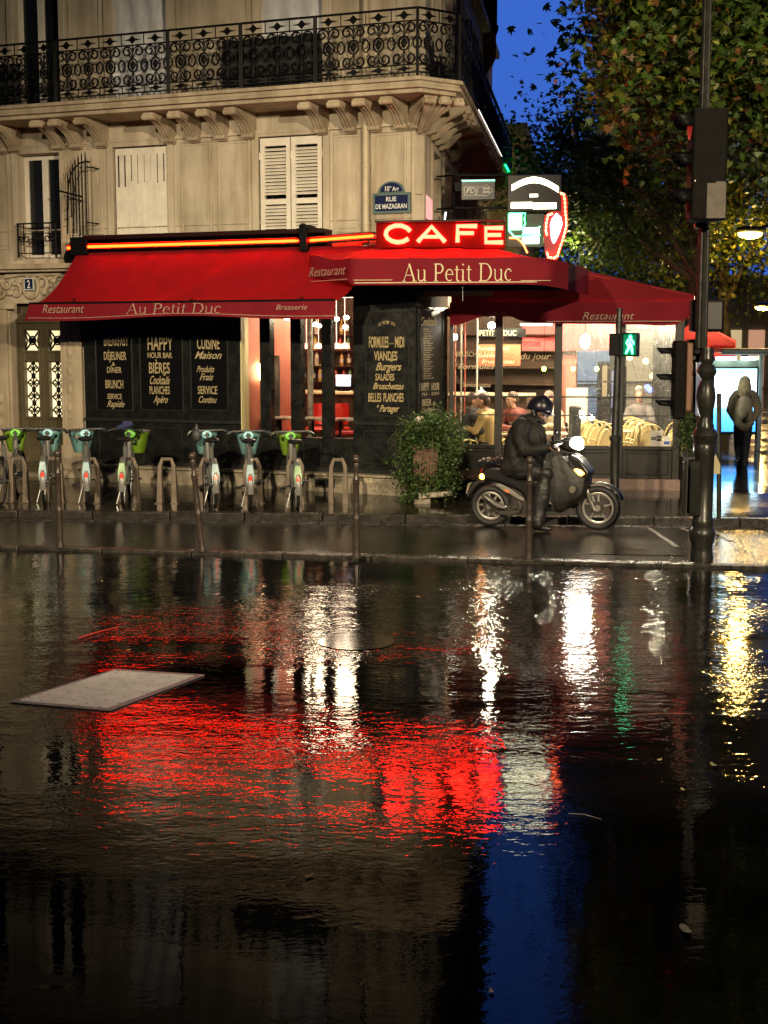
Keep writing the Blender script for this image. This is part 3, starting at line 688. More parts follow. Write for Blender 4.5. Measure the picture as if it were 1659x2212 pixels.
# door surround: ledge, carved frieze, pilasters
g = MB(); z0 = Za(60, 581, .22); g.fb(FA, -14, Ua(168, .24, 575), 0, .24, z0, z0+.075); g.fb(FA, -14, Ua(163, .17, 585), 0, .17, z0-.04, z0)
g.fb(FA, Ua(137,0,800)+.0, Ua(181,0,800), 0, .07, ZS, Za(155,660)); g.fb(FA, -14, Ua(22,0,800), 0, .07, ZS, Za(10,660))
g.fb(FA, Ua(133,.1,660), Ua(184,.1,660), 0, .10, Za(155,668), Za(155,655)); g.fb(FA, Ua(-30), Ua(28,.1,660), 0, .10, Za(10,668), Za(10,655))
g.fb(FA, Ua(143,0,800), Ua(174,0,800), .07, .085, Za(158,930), Za(158,690))
g.fb(FA, Ua(137,0,800)-.005, Ua(182,0,800), .0, .11, ZS, Za(158,960))
g.build('door_surround', M_stone2, bld, smooth=0, bevel=.01)
g = MB(); zc_ = (Za(60,590)+Za(60,650))/2
for k in range(9):
    u = Ua(-8)+k*.16; sgn = 1 if k % 2 else -1
    if abs(u-Ua(62)) < .13: continue
    g.tube([FA.p(x, .03, z) for x, z in spiral((u, zc_+.06*sgn), .12, k, 1.2, sgn)], [.035-.0016*i for i in range(17)], 8)
    g.ell(FA.p(u+.06, .03, zc_-.09*sgn), .07, .04, .045, 10, 6)
g.tube([FA.p(Ua(2), .02, zc_+.15), FA.p(Ua(40), .03, zc_+.19), FA.p(Ua(80), .03, zc_+.18), FA.p(Ua(130), .02, zc_+.2)], .03, 8)
for sx in (-1, 1): g.tube([FA.p(Ua(62)+sx*.14*math.cos(t), .03, zc_+.17*math.sin(t)) for t in [math.pi*(-.5+i/10) for i in range(11)]], .026, 8)
g.build('carved_frieze', M_stone2, bld, smooth=60)
# small pilaster ornaments
g = MB()
for (x, ys) in ((158, (720, 760, 800, 840, 880)), (8, (860, 885, 910, 935, 960))):
    for y in ys: g.ell(FA.p(Ua(x,0,y), .085, Za(x,y)), .05, .015, .075, 10, 6); g.box(*(lambda p: (p.x-.02,p.x+.02,p.y-.01,p.y+.01,p.z-.02,p.z+.02))(FA.p(Ua(x,0,y), .09, Za(x,y+20))))
g.build('pilaster_ornament', M_stone2, bld, smooth=60)
# the street door
M_door = mat('olive_door_paint', (0.10, 0.082, 0.045), 0.35, var=.3, vs=3, bump=.1, bs=20)
dz0, dz1 = ZS+.02, door[3]
du0, du1 = door[0], door[1]; dc = (du0+du1)/2
g = MB(); nf = -.18
zt_ = Za(80, 692)                                     # transom
g.fb(FA, du0, du1, nf-.06, nf+.03, zt_-.04, zt_+.03); g.fb(FA, du0, du0+.03, nf-.06, nf+.03, dz0, zt_); g.fb(FA, du1-.03, du1, nf-.06, nf+.03, dz0, zt_)
g.fb(FA, du0, du1, nf-.08, nf-.02, zt_+.03, dz1)
frame_mould(g, FA, du0+.08, du1-.06, zt_+.08, dz1-.03, .03, .02, nf-.02)
dr = g.build('door_frame', M_door, bld, smooth=0, bevel=.005)
lit = emit('lit_stair_hall', (1.0, 0.82, 0.42), 0.95)
zA0, zA1 = Za(60, 790), Za(60, 752-45)
def leafd(a, b):
    g = MB(); wz = [(Za(60,757), Za(60,714)), (Za(60,901), Za(60,783))]
    hs = []
    wa, wb = a+.11, b-.085
    for z0, z1 in wz: hs.append((wa, wb, z0, z1))
    holes_wall(g, FA, a, b, dz0, zt_-.04, hs, .06, nf)
    for z0, z1 in wz: frame_mould(g, FA, wa-.035, wb+.035, z0-.04, z1+.04, .03, .022, nf)
    frame_mould(g, FA, wa-.035, wb+.035, dz0+.12, Za(60, 925), .03, .02, nf); frame_mould(g, FA, wa+.02, wb-.02, dz0+.18, Za(60,932), .02, .012, nf)
    d = g.build('door_leaf', M_door, bld, smooth=0, bevel=.004, bseg=1)
    g = MB(); 
    for z0, z1 in wz: g.fb(FA, wa, wb, nf-.055, nf-.05, z0, z1)
    g.build('pane', lit, d, smooth=0)
    g = MB()
    T = lambda L_, r=.011: g.tube([FA.p(x, nf-.03, z) for x, z in L_], r, 6)
    z0, z1 = wz[0]; cx, cz = (wa+wb)/2, (z0+z1)/2; hw, hh = (wb-wa)/2, (z1-z0)/2
    T([(wa, z0), (wb, z1)], .016); T([(wa, z1), (wb, z0)], .016); T([(cx+hw*.48*math.cos(t*math.pi/8), cz+hh*.42*math.sin(t*math.pi/8)) for t in range(17)], .013); g.fb(FA, cx-.04, cx+.04, nf-.045, nf-.02, cz-.045, cz+.045)
    for sx, sz in ((1,0),(-1,0)): T([(cx+sx*hw, cz-hh*.75), (cx+sx*hw*.72, cz), (cx+sx*hw, cz+hh*.75)], .012)
    z0, z1 = wz[1]; H = (z1-z0)
    for k in range(4):
        zc_ = z0+H*(k+.5)/4; sg = 1 if k % 2 else -1
        for sx in (-1, 1):
            T(spiral((cx+sx*hw*.52, zc_), hw*.42, math.pi/2*sg, 1.2, sx*sg), .012)
            T([(cx, zc_+H*.125), (cx+sx*hw*.9, zc_), (cx, zc_-H*.125)], .009)
        T([(cx, zc_-H*.1), (cx, zc_+H*.1)], .011)
    for k in range(5): g.ell(FA.p(cx, nf-.03, z0+H*k/4), .035, .02, .05, 8, 6)
    g.build('iron_grille', M_iron, d, smooth=50)
leafd(du0+.03, dc-.004); leafd(dc+.004, du1-.03)
g = MB(); g.fb(FA, du0, du1, nf-.1, .06, ZS-.02, ZS+.05); g.build('door_step', M_stone2, bld, smooth=0, bevel=.01)
# number plaque
def plaque():
    t = thing('house_number_plaque', 'small blue and white enamel plaque with number 2 over the street door', 'house number', tuple(FA.p(Ua(62,0,612), .06, Za(62,628))))
    g = MB(); u0, u1, z0, z1 = Ua(52,.06,612), Ua(73,.06,612), Za(62,627,.06), Za(62,600,.06)
    g.fb(FA, u0, u1, .045, .065, z0, z1); g.build('border', mat('enamel_white', (0.6,0.62,0.6), .25), t, smooth=0)
    g = MB(); g.fb(FA, u0+.018, u1-.018, .06, .068, z0+.018, z1-.018); g.build('plate', mat('enamel_blue', (0.012,0.018,0.07), .2), t, smooth=0)
    g = MB(); g.text('2', FA.mat((u0+u1)/2, .069, z0+.035), height=(z1-z0)-.07, width=.055, off=.01); g.build('digit', mat('enamel_letters', (0.75,0.78,0.75), .3), t, smooth=0)
plaque()
# street name plate
def street_plate():
    n0 = .04
    t = thing('street_name_sign', 'blue enamel street name plate reading rue de Mazagran with arched district number', 'street sign', tuple(FA.p(Ua(845,n0,440), n0, Za(845,462,n0))))
    M_f = mat('enamel_green_frame', (0.10,0.16,0.15), .3, var=.2); M_b = mat('enamel_blue', (0.012,0.018,0.07), .2); M_l = mat('enamel_letters', (0.75,0.78,0.75), .3)
    u0, u1 = Ua(805,n0,440), Ua(886,n0,440); z0, z1 = Za(845,461,n0), Za(845,416,n0); c = (u0+u1)/2
    g = MB(); g.fb(FA, u0, u1, n0-.03, n0, z0, z1); r = (u1-u0)*.36
    g.prism([FA.p(c+r*math.cos(math.pi*k/16), n0-.03, z1+r*.78*math.sin(math.pi*k/16)+.0) for k in range(17)], (0,0,0), tuple(FA.n*.028)); g.build('frame', M_f, t, smooth=0, bevel=.006)
    g = MB(); b = .035; g.fb(FA, u0+b, u1-b, n0-.01, n0+.005, z0+b, z1-b); r2 = r-.035
    g.prism([FA.p(c+r2*math.cos(math.pi*k/16), n0-.01, z1+.012+r2*.74*math.sin(math.pi*k/16)) for k in range(17)], (0,0,0), tuple(FA.n*.012)); g.build('plate', M_b, t, smooth=0)
    g = MB(); g.text('RUE', FA.mat(c, n0+.0055, z0+.165), width=.15, height=.062, off=.012); g.text('DE MAZAGRAN', FA.mat(c, n0+.0055, z0+.065), width=(u1-u0)-.095, height=.066, off=.012); g.text('10', FA.mat(c-.06, n0+.0035, z1+.022), width=.06, height=.07, off=.01); g.text('me', FA.mat(c-.012, n0+.0035, z1+.065), width=.026, height=.03, off=.01); g.text('Arr', FA.mat(c+.065, n0+.0035, z1+.022), width=.1, height=.06, off=.01)
    g.build('lettering', M_l, t, smooth=0)
street_plate()
# ================================================================ CAFE FRONT (black joinery)
M_gold = mat('painted_gold_letters', (0.42, 0.34, 0.19), 0.5, var=.25, vs=25)
M_stonep = mat('pale_plinth_stone', (0.30, 0.26, 0.19), 0.4, var=.3, vs=5, bump=.2, bs=40, rvar=.12)
M_clear = glass('clear_glass', (0.93, 0.95, 0.94))
M_wet = glass('rain_spotted_glass', (0.93, 0.95, 0.94), drops=0.34)
ZP = 0.475
cf = thing('shopfront', 'black panelled cafe shopfront with gold menu lettering and tall glazed openings', 'shopfront', tuple(FA.p(-2.6, .1, ZS)))
NF = .12
def U2(px, n=NF): return FA.px(px, 850, n)[0]
def Z2(px, py, n=NF): return FA.px(px, py, n)[1]
ux0, ux1 = U2(183), U2(897)
g = MB(); 
open_z0, open_z1 = Z2(670, 946), 2.95
def solid(a, b, z0=ZP, z1=3.42, n1=NF): g.fb(FA, a, b, -.12, n1, z0, z1)
g.fb(FA, ux0, U2(520), -.12, NF, ZP, 3.42)
ops = [(520, 563), (585, 629), (651, 696), (716, 763)]
g.fb(FA, U2(520), U2(763), -.12, NF, ZP, open_z0); g.fb(FA, U2(520), U2(763), -.12, NF, open_z1, 3.42)
for a, b in ((563, 585), (629, 651), (696, 716)): g.fb(FA, U2(a), U2(b), -.02, NF+.02, open_z0, open_z1)
g.fb(FA, U2(763), ux1, -.12, NF, ZP, 3.42)
FG0 = FA.p(ux1, NF, 0); T0 = atY(965, 1050, 20.34); T0 = Vector((T0.x, T0.y, 0))
FG = Fr(FG0, (T0.x-FG0.x, T0.y-FG0.y)); glen = (T0-FG0).length
g.fb(FG, 0.0, glen, -.12, 0, ZP-.2, 3.42)
frame_b = g.build('joinery', M_black, cf, smooth=0, bevel=.006, bseg=1)
# framed text panels
pan = [(208, 288), (303, 397), (412, 494)]
g = MB()
for a, b in pan: frame_mould(g, FA, U2(a), U2(b), Z2(a, 887), Z2(a, 691), .022, .016, NF); frame_mould(g, FA, U2(a)+.03, U2(b)-.03, Z2(a, 998), Z2(a, 922), .018, .014, NF)
frame_mould(g, FA, U2(789), U2(884), Z2(789, 900), Z2(789, 673), .02, .016, NF); frame_mould(g, FA, U2(785), U2(886), Z2(789, 1003), Z2(789, 930), .018, .014, NF)
g.fb(FA, ux0, U2(520), NF, NF+.035, Z2(300, 911), Z2(300, 904)); g.fb(FA, U2(763), ux1, NF, NF+.03, Z2(800, 918), Z2(800, 911))
for a, b in ops: frame_mould(g, FA, U2(a)+.02, U2(b)-.02, ZP+.06, open_z0-.06, .018, .012, NF)
g.fb(FA, ux0, ux1, NF, NF+.03, ZP, ZP+.06)
g.build('panel_moulding', mat('black_satin_wood', (0.022, 0.023, 0.021), 0.28, var=.3, vs=8), cf, smooth=0, bevel=.004, bseg=1)
pans = []
for a, b in pan:
    g = MB(); g.fb(FA, U2(a)+.028, U2(b)-.028, NF, NF+.006, Z2(a, 887)+.028, Z2(a, 691)-.028); pans.append(g.build('menu_panel', mat('black_glass_panel', (0.006,0.006,0.006), 0.12), cf, smooth=0))
g = MB(); g.fb(FA, U2(795), U2(878), NF, NF+.002, Z2(795, 893), Z2(795, 680)); pan4 = g.build('menu_panel', M_black, cf, smooth=0)
def tx(mb, F, n, x0, x1, y0, y1, s, shear=0.0, off=.006, yref=None):
    """lettering filling the photo box x0..x1, y0(top)..y1(bottom) on frame F at depth n"""
    (ua, zb), (ub, _) = F.px(x0, y1, n), F.px(x1, y1, n); zt = F.px((x0+x1)/2, y0, n)[1]; zb = F.px((x0+x1)/2, y1, n)[1]
    mb.text(s, F.mat((ua+ub)/2, n+.001, zb), width=ub-ua, height=max(.01, zt-zb), shear=shear, off=off, ext=.003)
def q4(x, y): return x/3.024, 493.8+y/3.024
def q5(x, y): return 768.1+x/5.76, 658.4+y/5.76
def T4(mb, s, x0, x1, y0, y1, sh=0.0, q=q4, F=FA, n=NF+.006, off=.004):
    a = q(x0, y0); b = q(x1, y1); tx(mb, F, n, a[0], b[0], a[1], b[1], s, sh, off)
L1 = [('BREAKFAST',680,838,705,765,0),('DÉJEUNER',680,826,803,857,0),('&',733,752,872,896,0),('DÎNER',700,795,903,942,0),('BRUNCH',690,806,987,1043,0),('SERVICE',703,797,1078,1113,0),('Rapide',700,815,1122,1165,.5)]
L2 = [('HAPPY',965,1130,703,793,0),('HOUR BAR',965,1125,808,845,0),('BIÈRES',975,1110,872,945,0),('&',1066,1085,935,960,0),('Cocktails',980,1112,960,1016,.5),('PLANCHES',978,1110,1028,1080,0),('Apéro',1003,1098,1090,1138,.5)]
L3 = [('CUISINE',1288,1435,703,787,0),('Maison',1272,1450,800,850,.5),('Produits',1285,1402,895,938,.5),('Frais',1305,1395,945,990,.5),('SERVICE',1293,1420,1027,1080,0),('Continu',1298,1417,1094,1138,.5)]
for LL, pp, cx in ((L1, pans[0], 747), (L2, pans[1], 1045), (L3, pans[2], 1352)):
    g = MB()
    for s, x0, x1, y0, y1, sh in LL: T4(g, s, x0, x1, y0, y1, sh, off=.012)
    for k, ch in enumerate('PETIT DUC'):
        t = (k-4)/4
        if ch != ' ': T4(g, ch, cx+t*42-4, cx+t*42+4, 612+8*t*t, 628+10*t*t, 0)
    g.build('menu_lettering', M_gold, pp, smooth=0)
g = MB()
for s, x0, x1, y0, y1, sh in [('FORMULES',168,410,392,530,0),('—',420,480,455,500,0),('MIDI',492,605,392,530,0),('VIANDES',230,520,575,690,0),('&',430,460,665,705,0),('Burgers',250,575,715,815,.5),('SALADES',248,482,855,940,0),('Bruschettas',215,605,968,1050,.5),('BELLES',160,320,1095,1205,0),('PLANCHES',348,598,1095,1205,0),('à',266,290,1238,1275,.2),('Partager',300,545,1245,1330,.5)]:
    T4(g, s, x0, x1, y0, y1, sh, q5, FA, NF+.003, .015)
for k, ch in enumerate('AU PETIT DUC'):
    t = (k-5.5)/5.5
    if ch != ' ': T4(g, ch, 390+t*100-7, 390+t*100+7, 198+26*t*t, 238+30*t*t, 0, q5, FA, NF+.003)
g.build('menu_lettering', mat('ochre_letters', (0.46, 0.36, 0.17), 0.5, var=.3, vs=25), pan4, smooth=0)
# chamfer menu board
t = thing('tall_menu_board', 'narrow dark board of handwritten cocktails and happy hour times on the cafe corner', 'menu board', tuple(FG.p(glen*.5, .02, 1.2)))
x0, x1 = FG.px(905, 800, .01)[0], FG.px(955, 800, .01)[0]
g = MB(); g.fb(FG, x0, x1, .001, .018, FG.px(930, 905, .01)[1], FG.px(930, 668, .01)[1]); g.build('board', mat('slate_board', (0.018,0.018,0.022), .4, var=.3, vs=5), t, smooth=0)
g = MB(); frame_mould(g, FG, x0, x1, FG.px(930, 905, .01)[1], FG.px(930, 668, .01)[1], .02, .02, .012); g.build('frame', M_black, t, smooth=0)
g = MB(); n_ = .019
for s, a, b, y0, y1, sh in [('Cocktails',805,1015,150,262,.5),('HAPPY',795,912,965,1068,0),('HOUR',945,1040,965,1062,0),('17H - 22H',800,1035,1088,1128,0),('BEER',828,942,1168,1255,0),('&',960,1000,1205,1255,0),('Cocktails',820,985,1275,1335,.5)]: T4(g, s, a, b, y0, y1, sh, q5, FG, n_)
words = ['Mojito','Ti Punch','Spritz','Gin Fizz','Mule','Negroni','Bellini','Kir royal','Sangria','Daiquiri','Cosmo','Margarita','Cuba libre','Pina colada','Americano','Bloody','Rhum','Planteur','Tonic','Sour','Martini','Punch']
for i, wd in enumerate(words): y = 292+i*29; T4(g, wd, 845, 845+70+((i*37) % 60), y, y+19, .1, q5, FG, n_)
g.build('lettering', mat('chalk_letters', (0.50, 0.44, 0.30), .6), t, smooth=0)
g = MB(); g.fb(FG, .02, glen-.02, .001, .012, FG.px(930, 663, .01)[1], 3.40); g.build('header_board', mat('matte_header', (0.05,0.042,0.03), .9, spec=.05, var=.3, vs=6), cf, smooth=0)
# glazing and pale jamb
for a, b in ops:
    g = MB(); g.fb(FA, U2(a), U2(b), .0, .008, open_z0, open_z1); g.build('glass_pane', M_clear, cf, smooth=0)
g = MB(); g.fb(FA, FA.px(517,850,-.1)[0], FA.px(533,850,-.1)[0], -.10, -.03, ZP, 3.35); g.fb(FA, U2(520), U2(520)+.014, -.119, NF-.004, open_z0, open_z1); g.build('door_jamb', mat('cream_jamb', (0.75, 0.66, 0.36), .5), cf, smooth=0)
# stone step in front
g = MB(); g.fb(FA, ux0+.12, ux1+.15, -.12, NF+.20, ZS-.05, ZP-.035); g.fb(FA, ux0+.12, ux1+.18, -.12, NF+.24, ZP-.035, ZP)
for a, b in ((318, 343), (672, 740)): frame_mould(g, FA, U2(a, .32), U2(b, .32), ZS+.06, ZP-.08, .012, .008, NF+.20)
g.fb(FG, .02, glen, 0, .12, ZS-.05, ZP)
g.build('stone_step', M_stonep, cf, smooth=0, bevel=.01)
g = MB(); g.fb(FA, U2(679,.33), U2(722,.33), NF+.2, NF+.208, ZS+.05, ZP-.07); g.build('vent_grille', M_black, cf, smooth=0)
t = thing('small_notice', 'small cream notice stuck low on the stone step right of the bicycle rack', 'notice', tuple(FA.p(U2(795,.34), .34, ZS+.05)))
g = MB(); n_ = NF+.2; g.fb(FA, U2(786,n_), U2(804,n_), n_+.001, n_+.008, FA.px(795,1042,n_)[1], FA.px(795,1029,n_)[1]); g.build('card', mat('cream_card', (.6,.52,.33), .5, var=.2, vs=30), t, smooth=0)
g = MB()
for k, s in enumerate(('ENTRETIEN', 'DES LOCAUX', 'PRIERE')): g.text(s, FA.mat(U2(795,n_), n_+.009, FA.px(795,1033+k*3.2,n_)[1]), width=.08, height=.012)
g.build('lettering', M_iron, t, smooth=0)

# ================================================================ CAFE INTERIOR behind the front glazing
M_coral = mat('coral_wall', (0.62, 0.20, 0.13), 0.6, var=.12, vs=3)
M_red = mat('red_vinyl', (0.60, 0.03, 0.02), 0.35, var=.15, vs=8)
M_wood = mat('dark_wood', (0.05, 0.028, 0.016), 0.35, var=.4, vs=5, stretch=(1,1,6))
room = thing('cafe_interior', 'warm lit cafe room with coral walls and a bottle lined back bar behind the glazing', 'interior', tuple(FA.p(-2, -2, ZP)))
ur0 = FA.px(534, 850, -.15)[0]
g = MB(); zc_ = 3.42
g.fb(FA, ur0-.05, 1.2, -5.05, -.12, ZP-.06, ZP); g.build('floor', mat('tiled_floor', (0.12,0.07,0.05), .3, var=.3, vs=6), room, smooth=0)
g = MB(); g.fb(FA, ur0-.10, ur0-.0, -1.75, -.12, ZP, zc_); g.fb(FA, ur0-1.6, ur0-.1, -1.85, -1.75, ZP, zc_); g.fb(FA, ur0-1.7, ur0-1.6, -5.0, -1.75, ZP, zc_)
g.fb(FA, ur0-1.6, 1.2, -5.1, -5.0, ZP, zc_); g.build('coral_wall', M_coral, room, smooth=0)
g = MB(); g.fb(FA, ur0-1.7, 1.2, -5.0, -.12, 3.36, 3.42); g.fb(FA, ur0-.1, 1.2, -.13, -.125, 2.95, 3.36); g.build('ceiling', mat('ceiling_paint', (0.22,0.10,0.08), .7), room, smooth=0)
# spot lamps
def fpt(px, py, n): u, z = FA.px(px, py, n); return u, z
sp = [(620, 688, -1.2), (617, 703, -1.8), (672, 702, -1.5), (682, 700, -2.2), (690, 704, -2.8), (727, 689, -1.2), (748, 686, -1.6), (746, 706, -2.4)]
g = MB()
for x, y, n in sp: u, z = fpt(x, y, n); g.ell(FA.p(u, n, z), .045, .045, .03, 10, 6)
g.build('spot_lamp', emit('spot_lamp_glow', (1.0, 0.85, 0.62), 40), room)
g = MB()
for x, n in ((628, -3.2), (662, -3.2), (688, -3.2), (727, -3.2), (745, -3.2)): u, z = fpt(x, 751, n); g.lathe([(.02,.08),(.06,.05),(.09,-.01),(.085,-.02),(.0,-.02)], tuple(FA.p(u, n, z)), 16); g.tube([FA.p(u,n,z+.05), FA.p(u,n,3.36)], .006, 5)
g.build('pendant_shade', emit('red_shade_glow', (1.0, 0.03, 0.015), 2.2), room)
g = MB(); u, z = fpt(546, 800, -.55); g.lathe([(.0,-.16),(.03,-.15),(.055,-.02),(.06,.10),(.0,.11)], tuple(FA.p(ur0+.07, -.5, z)), 14); g.build('sconce', emit('sconce_glow', (1.0, 0.76, 0.42), 22), room)
# back bar: shelves, bottles
g = MB(); nb = -4.3; ub0, ub1 = fpt(600, 800, nb)[0], 1.0
for k in range(4): z = fpt(680, 722+k*34, nb)[1]; g.fb(FA, ub0, ub1, nb-.3, nb, z-.02, z)
for u in (ub0, ub0+.9, ub0+1.8, ub0+2.7): g.fb(FA, u-.03, u+.03, nb-.3, nb+.01, ZP, 3.0)
g.fb(FA, ub0, ub1, nb-.34, nb-.3, ZP, 3.3); g.build('back_shelf', M_wood, room, smooth=0)
bcol = [(0.5,0.25,0.05),(0.05,0.12,0.04),(0.65,0.6,0.5),(0.4,0.05,0.03),(0.12,0.05,0.02),(0.6,0.45,0.1)]
bm = [mat('bottle_%s' % n_, c, .12) for n_, c in zip(('amber','green','clear','red','brown','gold'), bcol)]
bproto = []
for k, m_ in enumerate(bm):
    t = thing('bottle', 'bottle', 'bottle', (0,0,0)); h = .27+.02*(k % 3)
    g = MB(); g.lathe([(.035,0),(.037,.02),(.037,h*.58),(.014,h*.75),(.013,h)], (0,0,0), 10); g.build('glass_body', m_, t)
    g = MB(); g.lathe([(.0385,h*.2),(.0385,h*.45)], (0,0,0), 10); g.build('paper_label', mat('paper_label', (.6,.55,.42), .6), t); bproto.append(t)
cn = ('amber','green','clear','red','brown','gold'); shelf_n = ('top','second','third','lowest')
used = set()
for k in range(4):
    z = fpt(680, 722+k*34, nb)[1]; u = ub0+.12; j = 0
    while u < ub0+2.9:
        c = (j*5+k*3+(j*j) % 4) % 6; lb = '%s bottles lined up on the %s shelf of the back bar' % (cn[c], shelf_n[k])
        loc = FA.p(u, nb-.12-.05*(j % 2), z)
        if c in used: copy_tree(bproto[c], tuple(loc), rnd.random(), label=lb)
        else: bproto[c].location = loc; used.add(c); bproto[c]['label'] = lb
        u += .125+rnd.random()*.05; j += 1
for o in [x for x in sc.objects if x.name.split('.')[0] == 'bottle' and x.type == 'EMPTY']: o['group'] = o['label']; o['label'] = 'one of the ' + o['label']
# counter
ct = thing('bar_counter', 'pale topped bar counter in front of the bottle shelves', 'bar counter', tuple(FA.p(-1.5, -3.4, ZP)))
nc = -3.0; cz = fpt(700, 845, nc)[1]; cu0, cu1 = fpt(622, 840, nc)[0], .9
g = MB(); g.fb(FA, cu0, cu1, nc-.55, nc+.06, cz-.05, cz); g.build('counter_top', mat('cream_top', (0.72,0.62,0.38), .3), ct, smooth=0, bevel=.01)
g = MB(); g.fb(FA, cu0+.04, cu1, nc-.5, nc, ZP, cz-.05); g.build('counter_front', M_wood, ct, smooth=0)
tt = thing('till_screen', 'pale blue till screen standing on the bar counter', 'screen', tuple(FA.p(fpt(735,820,nc)[0], nc-.2, cz)))
u = fpt(730, 820, nc)[0]; g = MB(); g.fb(FA, u-.13, u+.13, nc-.24, nc-.22, cz+.08, cz+.27); g.build('display', emit('till_glow', (0.35,0.6,1.0), 1.6), tt, smooth=0); g = MB(); g.fb(FA, u-.03,u+.03, nc-.26, nc-.24, cz, cz+.14); g.fb(FA, u-.1,u+.1, nc-.3,nc-.18,cz,cz+.01); g.build('stand', M_iron, tt, smooth=0)
# column, open door leaf
tt = thing('bar_column', 'mottled round column standing inside the cafe between two black posts', 'column', tuple(FA.p(fpt(671,900,-1.3)[0], -1.3, ZP)))
u = fpt(671, 900, -1.3)[0]; g = MB(); g.tube([FA.p(u,-1.3,ZP), FA.p(u,-1.3,3.36)], .045, 14); g.build('shaft', mat('mottled_column', (0.30,0.28,0.24), .3, c2=(0.06,0.05,0.04), vs=16), tt); g = MB(); g.tube([FA.p(u,-1.3,ZP), FA.p(u,-1.3,ZP+.05)], .09, 14); g.build('base', M_iron, tt)
tt = thing('open_cafe_door', 'tall black door leaf standing open inside the first glazed bay', 'door', tuple(FA.p(fpt(590,900,-.9)[0], -.9, ZP)))
u0, u1 = fpt(572, 850, -.9)[0], fpt(603, 850, -.9)[0]; g = MB(); g.fb(FA, u0, u1, -.94, -.9, ZP, fpt(590, 768, -.9)[1]); g.build('leaf', mat('grey_door_paint', (0.03,0.035,0.035), .3), tt, smooth=0, bevel=.01)
g = MB(); g.tube([FA.p(u1-.05,-.88,1.35),FA.p(u1-.05,-.84,1.38),FA.p(u1-.05,-.84,1.5),FA.p(u1-.05,-.88,1.53)], .01, 6); g.build('handle', mat('steel', (.5,.5,.5), .25, 1), tt)
# red bistro chairs and round tables inside
def red_chair():
    t = thing('red_chair', 'red upholstered cafe chair with dark legs', 'chair', (0,0,0), group='red chairs inside the cafe')
    g = MB(); g.lathe([(.0,.43),(.19,.43),(.22,.46),(.20,.49),(0,.5)], (0,0,0), 18); g.build('seat', M_red, t)
    g = MB(); pts = []
    for i in range(9):
        a = math.pi*(.12+.76*i/8); pts.append((math.cos(a)*.23, math.sin(a)*.23))
    vs = []; fs = []
    for (x, y) in pts:
        for z, s_ in ((.52, 1), (.70, 1.08), (.86, 1.05)): vs.append((x*s_, y*s_, z))
        for z, s_ in ((.52, .9), (.70, .98), (.86, .96)): vs.append((x*s_, y*s_, z))
    for i in range(8):
        a = i*6; b = a+6
        fs += [(a,b,b+1,a+1),(a+1,b+1,b+2,a+2),(a+3,a+4,b+4,b+3),(a+4,a+5,b+5,b+4),(a+2,b+2,b+5,a+5),(a,a+3,b+3,b)]
    fs += [(0,1,4,3),(1,2,5,4),(48,51,52,49),(49,52,53,50)]
    g.add(vs, fs); g.build('backrest', M_red, t, smooth=60)
    for sx in (-1, 1):
        for sy in (-1, 1): g = MB(); g.tube([(sx*.15, sy*.15, .44), (sx*.19, sy*.19, 0)], [.014,.010], 8); g.build('leg', M_iron, t)
    return t
rc = red_chair(); spots_ = [(548, 925, -.75, 2.2, 'red chair just inside the cream door jamb'), (632, 925, -1.7, .4, 'red chair behind the second black post'), (688, 925, -2.1, -.5, 'red chair standing between the column and the third black post'), (728, 925, -2.2, .3, 'red chair facing the bar in the right hand bay'), (751, 935, -1.3, 1.7, 'red chair seen from the side beside the right hand table')]
for i, (x, y, n, rz, lb) in enumerate(spots_):
    u = fpt(x, y, n)[0]; loc = tuple(FA.p(u, n, ZP))
    if i == 0: rc.location = loc; rc.rotation_euler = (0,0,rz); rc['label'] = lb
    else: copy_tree(rc, loc, rz, label=lb)
def round_table(loc, lb, r=.3, h=.72, grp='small round tables inside the cafe', top=None):
    t = thing('round_table', lb, 'table', loc, group=grp)
    x, y, z = loc; g = MB(); g.lathe([(0,h-.03),(r,h-.03),(r+.006,h-.015),(r,h),(0,h)], loc, 26); g.build('tabletop', top or mat('marble_top', (.6,.55,.45), .15), t)
    g = MB(); g.lathe([(.20,0),(.20,.012),(.03,.04),(.022,.1),(.022,h-.03)], loc, 16); g.build('pedestal', M_iron, t)
for x, n, lb in ((676, -.75, 'round cafe table behind the third glazed bay'), (735, -.75, 'round cafe table behind the right hand bay'), (606, -.8, 'round cafe table just inside the second bay')): round_table(tuple(FA.p(fpt(x, 925, n)[0], n, ZP)), lb)
point('bar_light', FA.p(fpt(680,760,-2.4)[0], -2.4, 3.0), 170, (1,.76,.5), .4); point('bar_light', FA.p(fpt(560,760,-.9)[0], -.75, 2.9), 210, (1,.82,.55), .3); point('bar_light', FA.p(fpt(740,760,-1.4)[0]+.2, -1.4, 3.0), 95, (1,.76,.5), .4)
